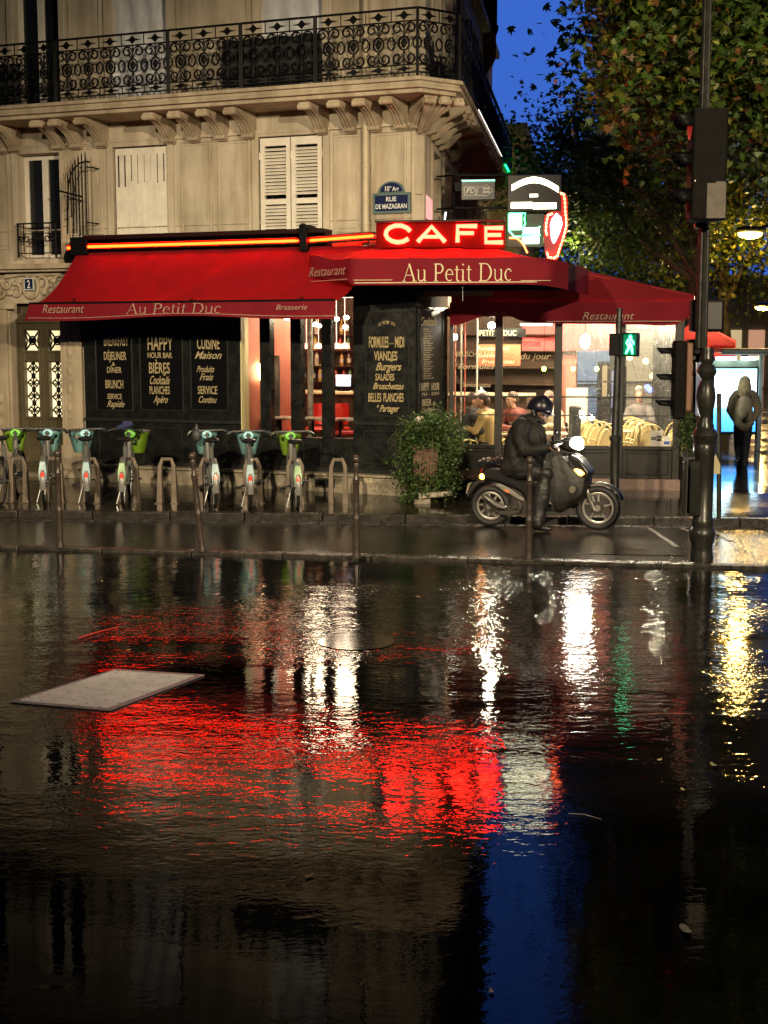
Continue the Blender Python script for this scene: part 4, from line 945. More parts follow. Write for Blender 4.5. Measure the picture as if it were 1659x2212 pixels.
# ================================================================ AWNINGS
def cloth_mat(name, c):
    m = mat(name, c, 0.75, var=.18, vs=2.5, bump=.25, bs=90, spec=.2); return m
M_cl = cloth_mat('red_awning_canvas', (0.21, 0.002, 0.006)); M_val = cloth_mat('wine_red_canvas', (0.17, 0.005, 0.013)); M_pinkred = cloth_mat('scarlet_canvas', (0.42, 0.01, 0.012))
M_cream = mat('cream_print', (0.62, 0.50, 0.30), .6)
def sheet(mb, P, thick=(0, 0, .006)):
    """P[j][i] grid of points -> closed double-sided cloth"""
    R_ = len(P); C_ = len(P[0]); T = Vector(thick); vs = [p for r in P for p in r]+[Vector(p)-T for r in P for p in r]; N = R_*C_; fs = []
    for j in range(R_-1):
        for i in range(C_-1):
            a = j*C_+i; fs.append((a, a+1, a+C_+1, a+C_)); fs.append((N+a, N+a+C_, N+a+C_+1, N+a+1))
    ring = [i for i in range(C_)]+[j*C_+C_-1 for j in range(1, R_)]+[(R_-1)*C_+i for i in range(C_-2, -1, -1)]+[j*C_ for j in range(R_-2, 0, -1)]
    for a, b in zip(ring, ring[1:]+ring[:1]): fs.append((a, N+a, N+b, b))
    mb.add(vs, fs)
# serif stroke lettering ------------------------------------------------
def _arc(cx, cy, rx, ry, a0, a1, n=12): return [(cx+rx*math.cos(R(a0+(a1-a0)*i/n)), cy+ry*math.sin(R(a0+(a1-a0)*i/n))) for i in range(n+1)]
TH, TK = .030, .085
SER = {
 'A': (.74, [([(.06,0),(.36,.72)], TH), ([(.35,.72),(.63,0)], TK), ([(.17,.25),(.52,.25)], TH), ([(-.02,.0),(.17,0)], TH), ([(.50,.0),(.76,0)], TH)]),
 'P': (.60, [([(.13,0),(.13,.70)], TK), ([(.13,.70)]+_arc(.30,.515,.20,.185,90,-90)+[(.13,.33)], .05), (_arc(.30,.515,.20,.17,50,-50,6), TK), ([(.02,0),(.25,0)], TH), ([(.02,.70),(.2,.70)], TH)]),
 'D': (.76, [([(.13,0),(.13,.70)], TK), ([(.02,.70),(.30,.70)]+_arc(.32,.35,.34,.35,88,-88,16)+[(.02,.0)], .042), (_arc(.32,.35,.33,.33,48,-48,8), TK)]),
 'u': (.56, [([(.10,.46),(.10,.15)]+_arc(.23,.15,.13,.15,180,300,8)+[(.42,.10)], .055), ([(.42,.46),(.42,0)], .075), ([(.02,.46),(.11,.46)], TH), ([(.34,.46),(.43,.46)], TH), ([(.42,0),(.52,.02)], TH)]),
 'e': (.48, [(_arc(.24,.24,.18,.235,0,310,20), .05), ([(.06,.27),(.42,.27)], TH), (_arc(.24,.24,.18,.22,130,230,8), .075)]),
 't': (.34, [([(.15,.62),(.15,.12)]+_arc(.22,.10,.07,.10,180,310,6), .07), ([(.02,.46),(.30,.46)], TH)]),
 'i': (.28, [([(.13,.46),(.13,0)], .075), ([(.03,0),(.24,0)], TH), ([(.03,.46),(.13,.46)], TH), ([(.13,.64),(.13,.70)], .085)]),
 'c': (.46, [(_arc(.24,.24,.18,.235,50,310,16), .05), (_arc(.24,.24,.18,.22,130,230,8), .075), ([(.34,.40),(.35,.37)], .08)]),
 ' ': (.32, [])}
def serif(mb, txt, M, width, height, ext=.004, slant=0.0):
    tot = sum(SER[c][0] for c in txt); sx = width/tot; sy = height/.72; x0 = -tot/2
    for c in txt:
        adv, st = SER[c]
        for si, (pts, wd) in enumerate(st):
            P = [Vector(((x0+x+y*slant)*sx, y*sy, 0)) for x, y in pts]; L_ = []; Rr = []
            for i, p in enumerate(P):
                d = (P[min(i+1, len(P)-1)]-P[max(i-1, 0)]).normalized(); nn = Vector((-d.y, d.x, 0))
                wv = wd*(sx if abs(nn.x) > .5 else sy)/2; L_.append(p+nn*wv); Rr.append(p-nn*wv)
            z = ext+si*.0004; n = len(P)
            vs = [M @ Vector((v.x, v.y, z)) for v in L_]+[M @ Vector((v.x, v.y, z)) for v in Rr]
            mb.add(vs, [(n+i, n+i+1, i+1, i) for i in range(n-1)])
        x0 += adv
def roll_text(mb, txt, F, n, x0, x1, y0, y1, shear=.35, off=.0, ext=.004):
    tx(mb, F, n, x0, x1, y0, y1, txt, shear, off)
# --- main awning over the street front
def main_awning():
    t = thing('cafe_awning', 'wide sagging red canvas awning over the street front with faded cafe lettering', 'awning', tuple(FA.p(-3, .2, 3.0)))
    nT, nF_ = .30, 1.25
    uL, uR = FA.px(64, 648, nF_)[0], FA.px(724, 647, nF_)[0]; uLt = FA.px(166, 545, nT)[0]; uRt = uR+.25
    zT = 3.80; zT = FA.px(400, 541, nT)[1]; zF = FA.px(400, 652, nF_)[1]
    P = []; NR, NC = 18, 60
    for j in range(NR+1):
        tt = j/NR; s = 1-(1-tt)**1.55; row = []
        for i in range(NC+1):
            v = i/NC; u = (uLt+(uRt-uLt)*v)*(1-tt)+(uL+(uR-uL)*v)*tt
            edge = (1-v)**8
            n = nT+(nF_-nT)*tt
            z = zT-(zT-zF)*s-.035*math.sin(math.pi*tt)*math.sin(math.pi*(v*2 % 1))**2-.05*edge*math.sin(math.pi*tt)
            # crease running down from the top middle to the front
            cu = .565-.16*tt; d = (v-cu)*26; z += .06*math.tanh(d)*math.exp(-abs(d)*.35)*math.sin(math.pi*min(1, tt*1.1+.05))
            row.append(FA.p(u, n, z+.004*math.sin(v*70+tt*5)))
        P.append(row)
    g = MB(); sheet(g, P); g.build('canopy', M_cl, t, smooth=60)
    # front valance
    P = []; 
    for j in range(7):
        row = []
        for i in range(NC+1):
            v = i/NC; u = uL+(uR-uL)*v; h = .215+.025*math.sin(v*9)+.03*(1-v)**6+.02*v**10
            row.append(FA.p(u-.035*(1-v)**10*j/6*2, nF_+.012+.02*math.sin(v*22)*j/6+.03*j/6, zF-h*j/6))
        P.append(row)
    g = MB(); sheet(g, P, FA.n*.005); g.build('valance', M_val, t, smooth=60)
    g = MB(); g.tube([FA.p(uL, nF_, zF), FA.p(uR, nF_, zF)], .02, 8); g.build('front_bar', M_iron, t)
    g = MB(); nn = nF_+.055
    tx(g, FA, nn, 92, 182, 657, 676, 'Restaurant', .35, .0); tx(g, FA, nn, 596, 664, 657, 669, 'Brasserie', .35, .0)
    u0, z0 = FA.px(272, 677, nn); u1, _ = FA.px(478, 677, nn)
    serif(g, 'Au Petit Duc', FA.mat((u0+u1)/2, nn, FA.px(375, 677, nn)[1]), u1-u0, FA.px(375, 655, nn)[1]-FA.px(375, 677, nn)[1], .003, .15)
    for i in range(40):
        v = i/40; v2 = (i+.98)/40
        def q(v, dz): u = uL+(uR-uL)*v; h = .215+.025*math.sin(v*9)+.03*(1-v)**6+.02*v**10; return FA.p(u, nn-.002+.02*math.sin(v*22)*.85, zF-h*.86+dz)
        g.quad(q(v,0), q(v2,0), q(v2,.009), q(v,.009))
    g.build('lettering', mat('faded_print', (0.42, 0.24, 0.18), .6, var=.4, vs=30), t, smooth=0)
    # arms underneath
    for v in (.15, .55, .9):
        u = uL+(uR-uL)*v; g = MB(); g.tube([FA.p(u+.3,.15,3.3), FA.p(u-.25,.75,3.0), FA.p(u,nF_,zF)], .02, 8); g.build('folding_arm', M_iron, t)
    # cassette above
    g = MB(); uE = FA.px(700, 510, .3)[0]
    zc0, zc1 = zT-.01, FA.px(400, 502, .34)[1]
    g.fb(FA, FA.px(175,520,.34)[0], uE, .0, .20, zc0, zc1); g.fb(FA, FA.px(178,515,.36)[0], uE, .20, .36, zc1-.07, zc1); g.fb(FA, FA.px(178,515,.36)[0], uE, .18, .28, zc0-.03, zc0+.03)
    g.build('cassette', mat('dark_red_metal', (0.016, 0.002, 0.002), .5, .0, var=.3, spec=.2), t, smooth=0, bevel=.015)
    g = MB(); ue = FA.px(165, 520, .3)[0]; g.fb(FA, ue-.08, ue+.22, .0, .36, zc0-.02, zc1-.02); g.tube([FA.p(ue-.08,.18,(zc0+zc1)/2-.03), FA.p(ue-.24,.12,zc0-.06), FA.p(ue-.26,.10,zc0-.22)], [.13,.11,.05], 10); g.build('end_cap', M_iron, t, bevel=.01)
    g = MB(); ue = FA.px(655, 512, .4)[0]; g.fb(FA, ue-.06, ue+.06, .1, .42, zc0-.05, zc1+.05); g.ell(FA.p(ue,.40,zc1+.04), .05,.04,.03,8,6); g.build('cassette_joint', M_iron, t, bevel=.01)
    return zT
main_awning()
NEON = emit('neon_orange_red', (1.0, 0.0075, 0.0006), 95, (.4,.1,.05)); NEON2 = emit('neon_letters', (1.0, 0.0115, 0.0055), 70, (.4,.1,.05)); HALO = mat('red_acrylic', (0.030,0.0,0.0), .5, spec=.02, em=(1,.012,.006), es=.16)
def neon_tube(x0, y0, x1, y1, lb, n=.33):
    a = FA.px(x0, y0, n); b = FA.px(x1, y1, n); t = thing('neon_tube', lb, 'neon tube', tuple(FA.p(a[0], n, a[1])), group='neon tubes along the awning')
    g = MB(); P0 = FA.p(a[0], n, a[1]); P1 = FA.p(b[0], n, b[1]); g.tube([P0, P0.lerp(P1, .02), P0.lerp(P1, .98), P1], [.012, .019, .019, .012], 10); g.build('glowing_tube', NEON, t)
    hd = P1-P0; g = MB(); g.hexa([P0-FA.n*.16+Vector((0,0,.034)), P1-FA.n*.16+Vector((0,0,.034)), P1+FA.n*.07+Vector((0,0,.034)), P0+FA.n*.07+Vector((0,0,.034)), P0-FA.n*.16+Vector((0,0,.05)), P1-FA.n*.16+Vector((0,0,.05)), P1+FA.n*.07+Vector((0,0,.05)), P0+FA.n*.07+Vector((0,0,.05))]); g.build('hood', mat('dark_red_metal', (0.05,0.008,0.01), .35), t, smooth=0)
    g = MB(); g.hexa([P0-FA.n*.12-Vector((0,0,.05)), P1-FA.n*.12-Vector((0,0,.05)), P1+FA.n*.012-Vector((0,0,.05)), P0+FA.n*.012-Vector((0,0,.05)), P0-FA.n*.12-Vector((0,0,.032)), P1-FA.n*.12-Vector((0,0,.032)), P1+FA.n*.012-Vector((0,0,.032)), P0+FA.n*.012-Vector((0,0,.032))]); g.build('gutter', mat('dark_red_metal'), t, smooth=0)
    g = MB()
    for f in (.0, .5, 1): q = P0.lerp(P1, f); g.tube([q-FA.n*.06, q], .010, 6)
    g.build('bracket', M_iron, t)
neon_tube(176, 533.5, 645, 520, 'long orange neon tube running along the top of the wide awning')
neon_tube(146, 536, 165, 535, 'very short red neon tube at the left end of the awning')
neon_tube(669, 519.5, 807, 509.5, 'orange neon tube between the awning joint and the CAFE sign')
# --- CAFE neon sign
FS = Fr((0, 18.95), (0.989, -0.148))
def cafe_sign():
    t = thing('cafe_neon_sign', 'bright red neon sign box with glowing letters CAFE above the corner', 'neon sign', tuple(FS.p(FS.px(945,530)[0], 0, FS.px(945,532)[1])))
    def B(x0, x1, y0, y1, n0, n1, mb): u0 = FS.px(x0, 505)[0]; u1 = FS.px(x1, 505)[0]; mb.fb(FS, u0, u1, n0, n1, FS.px((x0+x1)/2, y1)[1], FS.px((x0+x1)/2, y0)[1])
    for (x0, x1, y0, y1) in ((812, 1000, 481, 535), (1001, 1043, 483, 537), (1044, 1091, 486, 538)):
        g = MB(); B(x0, x1, y0, y1, -.10, 0, g); g.build('letter_box', HALO, t, smooth=0, bevel=.01)
    def L(pts, r=.030):
        P = [FS.p(FS.px(x, y)[0], .035, FS.px(x, y)[1]) for x, y in pts]; g = MB(); g.tube(P, r, 10); g.build('neon_letter', NEON2, t)
    c = [(887, 500), (880, 493), (868, 488), (855, 488), (843, 492), (836, 499), (834, 507), (838, 515), (847, 521), (859, 524), (872, 522), (883, 516)]
    L(c)
    L([(903, 523), (933, 490), (962, 523)]); L([(914, 512), (951, 512)], .024)
    L([(1031, 489), (989, 489), (989, 524)]); L([(989, 504), (1024, 504)], .026)
    L([(1087, 493), (1050, 493), (1050, 524), (1087, 524)]); L([(1050, 508), (1083, 508)], .026)
    g = MB(); B(812, 1091, 540, 546, -.3, -.02, g); B(812, 1091, 476, 480, -.12, .10, g); g.build('backing', mat('dark_red_metal', (0.05,0.008,0.01), .35), t, smooth=0)
cafe_sign()
# --- corner awning with the cafe name
F2A = Fr((0, 18.45), (0.989, -0.148))
def corner_awning():
    t = thing('corner_awning', 'red corner awning with cream serif letters Au Petit Duc on its front', 'awning', tuple(F2A.p(0.9, -.3, 3.1)))
    uL, uR = F2A.px(762, 585)[0], F2A.px(1228, 590)[0]; zT_ = F2A.px(900, 557.5)[1]; zB_ = F2A.px(900, 615.5)[1]
    # front valance (slightly curved at its right end) + left return
    path = []
    Lb = FA.px(668, 590, .62); Lp = FA.p(Lb[0], .62, 0)
    C1 = F2A.p(uL, 0, 0)
    for i in range(10): v = i/10; path.append((Lp.lerp(C1, v)+F2A.n*.03*math.sin(v*7), .02*math.sin(v*6+1)+.08*(1-v), .02+.05*math.sin(v*math.pi)*1.0))
    for i in range(41):
        v = i/40; u = uL+(uR-uL)*v; path.append((F2A.p(u, -.12*max(0, v-.8)*5*max(0, v-.8), 0), -.085*max(0, v-.78)**2*18, 0.0))
    Rb = F2A.p(uR+.25, -1.4, 0)
    for i in range(1, 6): v = i/5; path.append((F2A.p(uR, -.02, 0).lerp(Rb, v), -.085*.87-.02*v, 0))
    P = []
    for j in range(6):
        P.append([Vector((q.x, q.y, 0))+Vector((0, 0, (zT_+dz)-(zT_-zB_-lift)*j/5))+F2A.n*(.012*j/5*math.sin(k*.9)) for k, (q, dz, lift) in enumerate(path)])
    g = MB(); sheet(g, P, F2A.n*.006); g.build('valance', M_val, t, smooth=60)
    # roof: scalloped canvas lit by the sign above
    top = []
    zR = FS.px(900, 533)[1]
    rows = 9; P = []
    for j in range(rows+1):
        tt = j/rows; row = []
        for k, (q, dz, lift) in enumerate(path):
            v = k/(len(path)-1)
            bx = FS.px(700+v*470, 533)[0]; bk = FS.p(bx, -.12, 0)
            sag = .055*abs(math.sin(v*math.pi*5.2))*math.sin(math.pi*min(1, tt*1.0))
            zb_ = zR-.30*max(0, v-.72)**1*2.2-.08*max(0, .28-v)*4
            row.append(Vector((bk.x*(1-tt)+q.x*tt, bk.y*(1-tt)+q.y*tt, zb_*(1-tt)+(zT_+dz)*tt-sag+.02*math.sin(math.pi*tt))))
        P.append(row)
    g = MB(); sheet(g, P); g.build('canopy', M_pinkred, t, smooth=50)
    g = MB(); serif(g, 'Au Petit Duc', F2A.mat((F2A.px(870, 608)[0]+F2A.px(1108, 608)[0])/2, .016, F2A.px(990, 607)[1]), F2A.px(1108, 608)[0]-F2A.px(870, 608)[0], F2A.px(990, 569)[1]-F2A.px(990, 607)[1], .004)
    for x0, x1, y in ((764, 848, 606), (1125, 1190, 607)): g.fb(F2A, F2A.px(x0, y)[0], F2A.px(x1, y)[0], .015, .018, F2A.px(x0, y)[1], F2A.px(x0, y)[1]+.008)
    g.fb(F2A, F2A.px(766, 611)[0], F2A.px(1160, 611)[0], .015, .018, F2A.px(900, 611.5)[1], F2A.px(900, 611.5)[1]+.012)
    g.build('lettering', M_cream, t, smooth=0)
    g = MB(); d = (C1-Lp); FLr = Fr(Lp, (d.x, d.y)); L_ = d.length
    g.text('Restaurant', FLr.mat(L_*.5, .055, zT_-.20), width=L_*.85, height=.13, shear=.4); g.fb(FLr, .02, L_*.95, .05, .055, zT_-.27, zT_-.26)
    g.build('side_lettering', mat('faded_print', (0.42,0.24,0.18), .6), t, smooth=0)
    # fascia frame behind
    g = MB(); g.fb(F2A, uL+.1, uR-.1, -.9, -.86, 3.02, zT_-.05); g.tube([F2A.p(uL,-.05,zT_-.03), F2A.p(uR,-.08,zT_-.1)], .02, 8)
    g.build('frame', M_iron, t)
    g = MB(); u = F2A.px(998, 640)[0]; g.tube([F2A.p(u, -.1, F2A.px(998,616)[1]), F2A.p(u, -.1, F2A.px(998,650)[1])], .004, 5); g.ell(F2A.p(u,-.1,F2A.px(998,622)[1]), .012,.012,.04,8,6); g.build('crank_eye', mat('steel', (.5,.5,.5), .25, 1), t)
corner_awning()
# ================================================================ TERRACE
FT = Fr((T0.x, T0.y), (e1.x, e1.y))
def Ut(px, n=0.0, py=850): return FT.px(px, py, n)[0]
def Zt(px, py, n=0.0): return FT.px(px, py, n)[1]
TW = Ut(1469); TD = 7.5
FR = Fr(FT.p(TW, 0, 0), (e2.x, e2.y))           # outer long side
M_frame = mat('bronze_frame', (0.035, 0.033, 0.028), .35, .3, var=.3, vs=8)
M_pink = mat('pink_granite', (0.24, 0.17, 0.135), .35, var=.25, vs=20, bump=.1, bs=60)
ter = thing('glazed_terrace', 'glazed cafe terrace with bronze posts and rain spotted panes over a dark panelled base', 'terrace', (FT.O.x+1.6, FT.O.y+1, ZS))
zs, zb_, zm1, zm2, zh = Zt(1200, 962), Zt(1200, 1031), Zt(1200, 857), Zt(1200, 897), Zt(1200, 684)
posts = [975, 1077, 1205, 1342, 1463]
for x, wd in zip(posts, (.05, .11, .11, .07, .10)):
    g = MB(); u = Ut(x); g.fb(FT, u-wd/2, u+wd/2, -.06, .05, ZS, zh+.12); g.build('post', M_frame, ter, smooth=0, bevel=.006)
g = MB(); g.fb(FT, 0, TW, -.04, .0, zb_, zs-.04); g.fb(FT, 0, TW, -.07, .045, zs-.05, zs)
us = [Ut(x) for x in posts]
for a, b in zip(us, us[1:]): frame_mould(g, FT, a+.09, b-.09, zb_+.05, zs-.09, .02, .015, 0)
g.build('base_panel', M_frame, ter, smooth=0, bevel=.005, bseg=1)
g = MB(); g.fb(FT, -.02, TW+.03, -.10, .10, ZS-.05, zb_-.0); g.build('plinth', M_pink, ter, smooth=0, bevel=.01)
g = MB(); g.fb(FT, 0, TW, -.015, .02, zm1-.014, zm1+.010); g.fb(FT, 0, TW, -.01, .012, zm2-.008, zm2+.008); g.fb(FT, 0, TW, -.05, .05, zh, zh+.12); g.build('glazing_bar', M_frame, ter, smooth=0)
for k, (a, b) in enumerate(zip(us, us[1:])):
    g = MB(); g.fb(FT, a+.04, b-.04, -.010, -.004, zs, zh); g.build('glass_pane', M_clear if k < 2 else M_wet, ter, smooth=0)
s = 0
while s < TD:
    g = MB(); g.fb(FR, s, s+.09, -.06, .04, ZS, zh+.12); g.build('post', M_frame, ter, smooth=0)
    g = MB(); g.fb(FR, s+.09, s+1.5, -.012, -.006, zs, zh); g.build('glass_pane', M_clear, ter, smooth=0); s += 1.5
g = MB(); g.fb(FR, 0.1, TD, -.04, .0, ZS, zs); g.fb(FR, 0.1, TD, -.02, .02, zm1-.012, zm1+.012); g.fb(FR, 0.1, TD, -.05, .05, zh, zh+.12); g.build('side_rail', M_frame, ter, smooth=0)
FK = Fr(FT.p(0, -TD, 0), (e1.x, e1.y))
g = MB()
for x in (.0, .85, 1.7, 2.55, TW-.08): g.fb(FK, x, x+.08, -.05, .05, ZS, zh+.12)
g.fb(FK, 0, TW, -.04, .04, ZS, zs-.1); g.fb(FK, 0, TW, -.02, .02, zm1-.015, zm1+.015); g.fb(FK, 0, TW, -.05, .05, zh, zh+.12); g.build('end_frame', M_frame, ter, smooth=0)
g = MB(); g.fb(FT, .0, TW, -TD, -.1, ZS-.02, ZS+.03); g.build('floor', mat('terrace_floor', (0.16,0.12,0.08), .3, var=.3, vs=4), ter, smooth=0)
# posters on the last pane
g = MB(); u0, u1 = Ut(1407), Ut(1443); g.fb(FT, u0, Ut(1434), -.003, .004, zs+.005, Zt(1420, 930)); g.fb(FT, Ut(1435), Ut(1451), -.003, .004, zs+.005, Zt(1440, 942)); st = g.build('sticker', mat('white_sticker', (.7,.68,.6), .4), ter, smooth=0)
g = MB(); cx = (Ut(1407)+Ut(1434))/2; cz = (zs+Zt(1420, 930))/2
g.fb(FT, cx+.0, cx+.07, .004, .008, cz-.035, cz+.04); g.fb(FT, cx-.075, cx-.01, .004, .006, cz-.022, cz+.022); g.build('sticker_mark', M_iron, st, smooth=0)
g = MB(); g.text('Wi', FT.mat(cx-.043, .0065, cz-.014), width=.05, height=.03); g.text('Fi', FT.mat(cx+.036, .0085, cz-.018), width=.045, height=.045); g.build('sticker_letters', mat('white_sticker', (.7,.68,.6), .4), st, smooth=0)
g = MB(); g.fb(FT, Ut(1437), Ut(1449), .004, .007, zs+.03, zs+.075); g.build('sticker_mark', mat('blue_ink', (0.03,0.08,0.4), .4), st, smooth=0)
# --- terrace awning
def terrace_awning():
    t = thing('terrace_awning', 'large dark red awning sloping down over the glazed terrace with Restaurant on its hem', 'awning', (FT.O.x+1.5, FT.O.y, 3.0))
    n0 = .22
    uR = FT.px(1500, 640, n0)[0]; uL = FT.px(975, 600, n0)[0]
    def top(px): return FT.px(px, 575+(px-1222)*(637-575)/(1500-1222), n0)
    zL = top(978)[1]; zR_ = top(1500)[1]; zv = FT.px(1200, 654, n0)[1]; zbv = FT.px(1300, 699, n0)[1]
    # end cloth
    NC = 40; P = []
    for j in range(9):
        row = []
        for i in range(NC+1):
            v = i/NC; u = uL+(uR-uL)*v; zt = zL+(zR_-zL)*v; zz = max(zv, 0) if zt > zv+.02 else zt-.02
            z = zt+(zz-zt)*j/8; row.append(FT.p(u, n0+.01*math.sin(v*19)*j/8, z))
        P.append(row)
    g = MB(); sheet(g, P, FT.n*.006); g.build('end_cloth', cloth_mat('dark_red_canvas', (0.15,0.003,0.007)), t, smooth=60)
    # hem valance with scalloped left end
    def bot(px):
        pts = [(972,702),(988,703),(1010,695),(1040,684),(1068,674),(1085,672),(1105,684),(1125,693),(1150,697),(1200,699),(1340,700),(1430,703),(1462,702),(1480,690),(1500,655)]
        for (a, ya), (b, yb) in zip(pts, pts[1:]):
            if a <= px <= b: return ya+(yb-ya)*(px-a)/(b-a)
        return 690
    P = []; NC = 70
    for j in range(7):
        row = []
        for i in range(NC+1):
            px = 972+(1498-972)*i/NC; u = FT.px(px, 670, n0)[0]; z1 = FT.px(px, bot(px), n0)[1]; z0_ = min(zv+.01, FT.px(px, 637, n0)[1]-.01) ; row.append(FT.p(u, n0+.03+.025*math.sin(i*.5)*j/6-.02*(j/6), z0_+(z1-z0_)*j/6))
        P.append(row)
    g = MB(); sheet(g, P, FT.n*.005); g.build('valance', M_val, t, smooth=60)
    g = MB(); tx(g, FT, n0+.065, 1258, 1370, 673, 690, 'Restaurant', .35, .0); g.fb(FT, FT.px(1180,693,n0)[0], FT.px(1470,693,n0)[0], n0+.05, n0+.064, FT.px(1300,695,n0)[1], FT.px(1300,693.4,n0)[1]); g.build('lettering', mat('faded_print', (0.42,0.24,0.18), .6), t, smooth=0)
    # roof + outer valance
    P = []
    for j in range(13):
        row = []
        for i in range(13):
            v = i/12; row.append(FT.p(uL+(uR-uL)*v, n0-(TD+.4)*j/12, zL+(zR_-zL)*v-.03*math.sin(math.pi*v)*(1+.4*math.cos(j*1.5))))
        P.append(row)
    g = MB(); sheet(g, P); g.build('canopy', mat('red_canvas_underside', (0.42,0.02,0.02), .75, var=.2, vs=3), t, smooth=60)
    FO = Fr(FT.p(uR, n0, 0), (e2.x, e2.y)); P = []
    for j in range(4):
        P.append([FO.p((TD+.4)*i/30, .01+.02*math.sin(i)*j/3, zR_-.30*j/3-.01) for i in range(31)])
    g = MB(); sheet(g, P, FO.n*.005); g.build('outer_valance', M_val, t, smooth=60)
    # ribs inside
    g = MB()
    for k in range(6): g.tube([FT.p(uL+.1, -.3-k*1.4, zL-.05), FT.p(uR-.05, -.3-k*1.4, zR_-.04)], .02, 6)
    g.build('rib', M_frame, t)
    for k, (x, y, l) in enumerate(((1355, 692, .45),)): pass
terrace_awning()
# fascia strip above the terrace glazing in white light
g = MB(); g.fb(FT, Ut(1120), Ut(1190), -.35, -.25, Zt(1150, 703), Zt(1150, 698)); tag(g.build('strip_lamp', emit('strip_white', (1,.9,.75), 5), smooth=0), 'thin white strip lamp under the terrace awning edge', 'strip lamp')
# ================================================================ LIT SIGNS ON THE BRACKET
FX = Fr((0, 21.0), (0.989, -0.148))
def X(px, py=430, n=0): return FX.px(px, py, n)[0]
def ZX(px, py, n=0): return FX.px(px, py, n)[1]
def qs(x, y): return 960.1+x/5.498, 329.2+y/5.498
def XP(x, y, n=0.0): a, b = qs(x, y); u, z = FX.px(a, b, n); return FX.p(u, n, z)
def sign_box(mb, x0, x1, y0, y1, n0, n1):
    a = qs(x0, y1); b = qs(x1, y0); (u0, z0), (u1, z1) = FX.px(a[0], a[1], 0), FX.px(b[0], b[1], 0); mb.fb(FX, u0, u1, n0, n1, z0, z1)
br = thing('sign_bracket', 'black iron bracket with two long arms carrying the lit hanging signs', 'bracket', tuple(XP(100, 660)))
g = MB()
for y in (270, 660):
    a = XP(100, y, -.12); b = XP(1385 if y == 270 else 745, y, -.12); g.tube([a, b], .016, 6); wall_pt = FB.p(1.5, 0, a.z); g.tube([a, wall_pt], .014, 6)
g.tube([XP(110,270,-.12), XP(110,660,-.12)], .014, 6); g.tube([XP(370,775,-.12), XP(490,700,-.12), XP(600,680,-.12)], .008, 5)
g.build('arm', M_iron, br)
t = thing('lottery_sign', 'small grey hanging sign with white FDJ letters and a four leaf clover', 'sign', tuple(XP(400, 565)))
g = MB(); sign_box(g, 200, 600, 345, 565, -.10, 0); g.build('panel', mat('grey_sign_face', (0.055,0.06,0.06), .35, var=.15), t, smooth=0, bevel=.006)
g = MB(); sign_box(g, 205, 598, 322, 344, -.08, .02); g.build('light_strip', emit('teal_strip', (0.25, 0.85, 0.62), 1.3), t, smooth=0)
g = MB(); sign_box(g, 122, 199, 350, 460, -.08, 0); g.build('side_box', M_iron, t, smooth=0)
M_sw = mat('sign_white', (0.62,0.62,0.60), .4)
g = MB(); o0 = XP(332, 482); g.text('FDJ', FX.mat((o0-FX.O).dot(FX.u), .002, o0.z), width=(XP(405,480)-XP(258,480)).length, height=(XP(300,420)-XP(300,485)).length, shear=.25, off=.02)
out = [(235,410),(445,410),(505,385),(575,455),(495,520),(455,510),(240,510)]
for (a, b) in zip(out, out[1:]+out[:1]): g.tube([XP(*a, .004), XP(*b, .004)], .006, 4)
cx, cy = 497, 448
for k in range(4):
    a0 = math.pi/4+k*math.pi/2; pts = []
    for i in range(14):
        tt = 2*math.pi*i/14; r = 24*(1+.28*math.cos(2*tt)) ; pts.append(XP(cx+math.cos(a0)*29+r*math.cos(tt)*.85, cy+math.sin(a0)*29+r*math.sin(tt)*.85, .006))
    g.add(pts[::-1], [tuple(range(14))])
g.tube([XP(497,460,.006), XP(480,505,.006)], .006, 4); g.build('lettering', M_sw, t, smooth=0)
WHITE = emit('sign_white_glow', (1.0, 0.95, 0.62), 14)
t = thing('lit_black_sign', 'black box sign with a glowing white arc and bars hanging at the bracket end', 'lit sign', tuple(XP(1065, 700)))
g = MB(); sign_box(g, 748, 1390, 258, 700, -.16, 0); g.build('box', mat('black_sign_box', (0.01,0.01,0.008), .3), t, smooth=0, bevel=.008)
g = MB(); n_ = 26; A = []; Bq = []
for i in range(n_+1):
    v = i/n_; x = 800+555*v; yc = 425-105*math.sin(math.pi*v)+22*v; A.append(XP(x, yc-38, .012)); Bq.append(XP(x, yc+30, .012))
for i in range(n_): g.add([A[i], Bq[i], Bq[i+1], A[i+1]], [(0,1,2,3)])
sign_box(g, 1012, 1108, 497, 528, .002, .012); sign_box(g, 792, 1042, 592, 664, .002, .012); sign_box(g, 1052, 1328, 600, 672, .002, .012)
g.build('glowing_letters', WHITE, t, smooth=0)
t = thing('green_neon_sign', 'glowing green and white blocks of a neon sign below the black box sign', 'neon sign', tuple(XP(950, 1090)))
g = MB(); sign_box(g, 775, 920, 735, 920, -.05, 0); sign_box(g, 930, 1130, 890, 970, -.05, 0); sign_box(g, 920, 1125, 1000, 1085, -.05, 0); g.build('lit_block', emit('green_white_glow', (0.35, 1.0, 0.62), 4.5), t, smooth=0, bevel=.008)
GRN = emit('green_neon', (0.01, 1.0, 0.25), 6)
g = MB(); g.tube([XP(765,725), XP(965,725), XP(950,780), XP(960,850), XP(930,900)], .011, 6); g.tube([XP(765,730), XP(765,930), XP(830,1000), XP(910,1000)], .011, 6); g.tube([XP(1140,880), XP(920,985), XP(1040,990), XP(1140,985)], .009, 6); g.build('green_tube', GRN, t)
g = MB(); g.tube([XP(770,1015), XP(860,1022), XP(910,1060), XP(945,1110), XP(985,1195)], .014, 8); g.build('orange_tube', emit('orange_neon', (1.0,0.09,.01), 10), t)
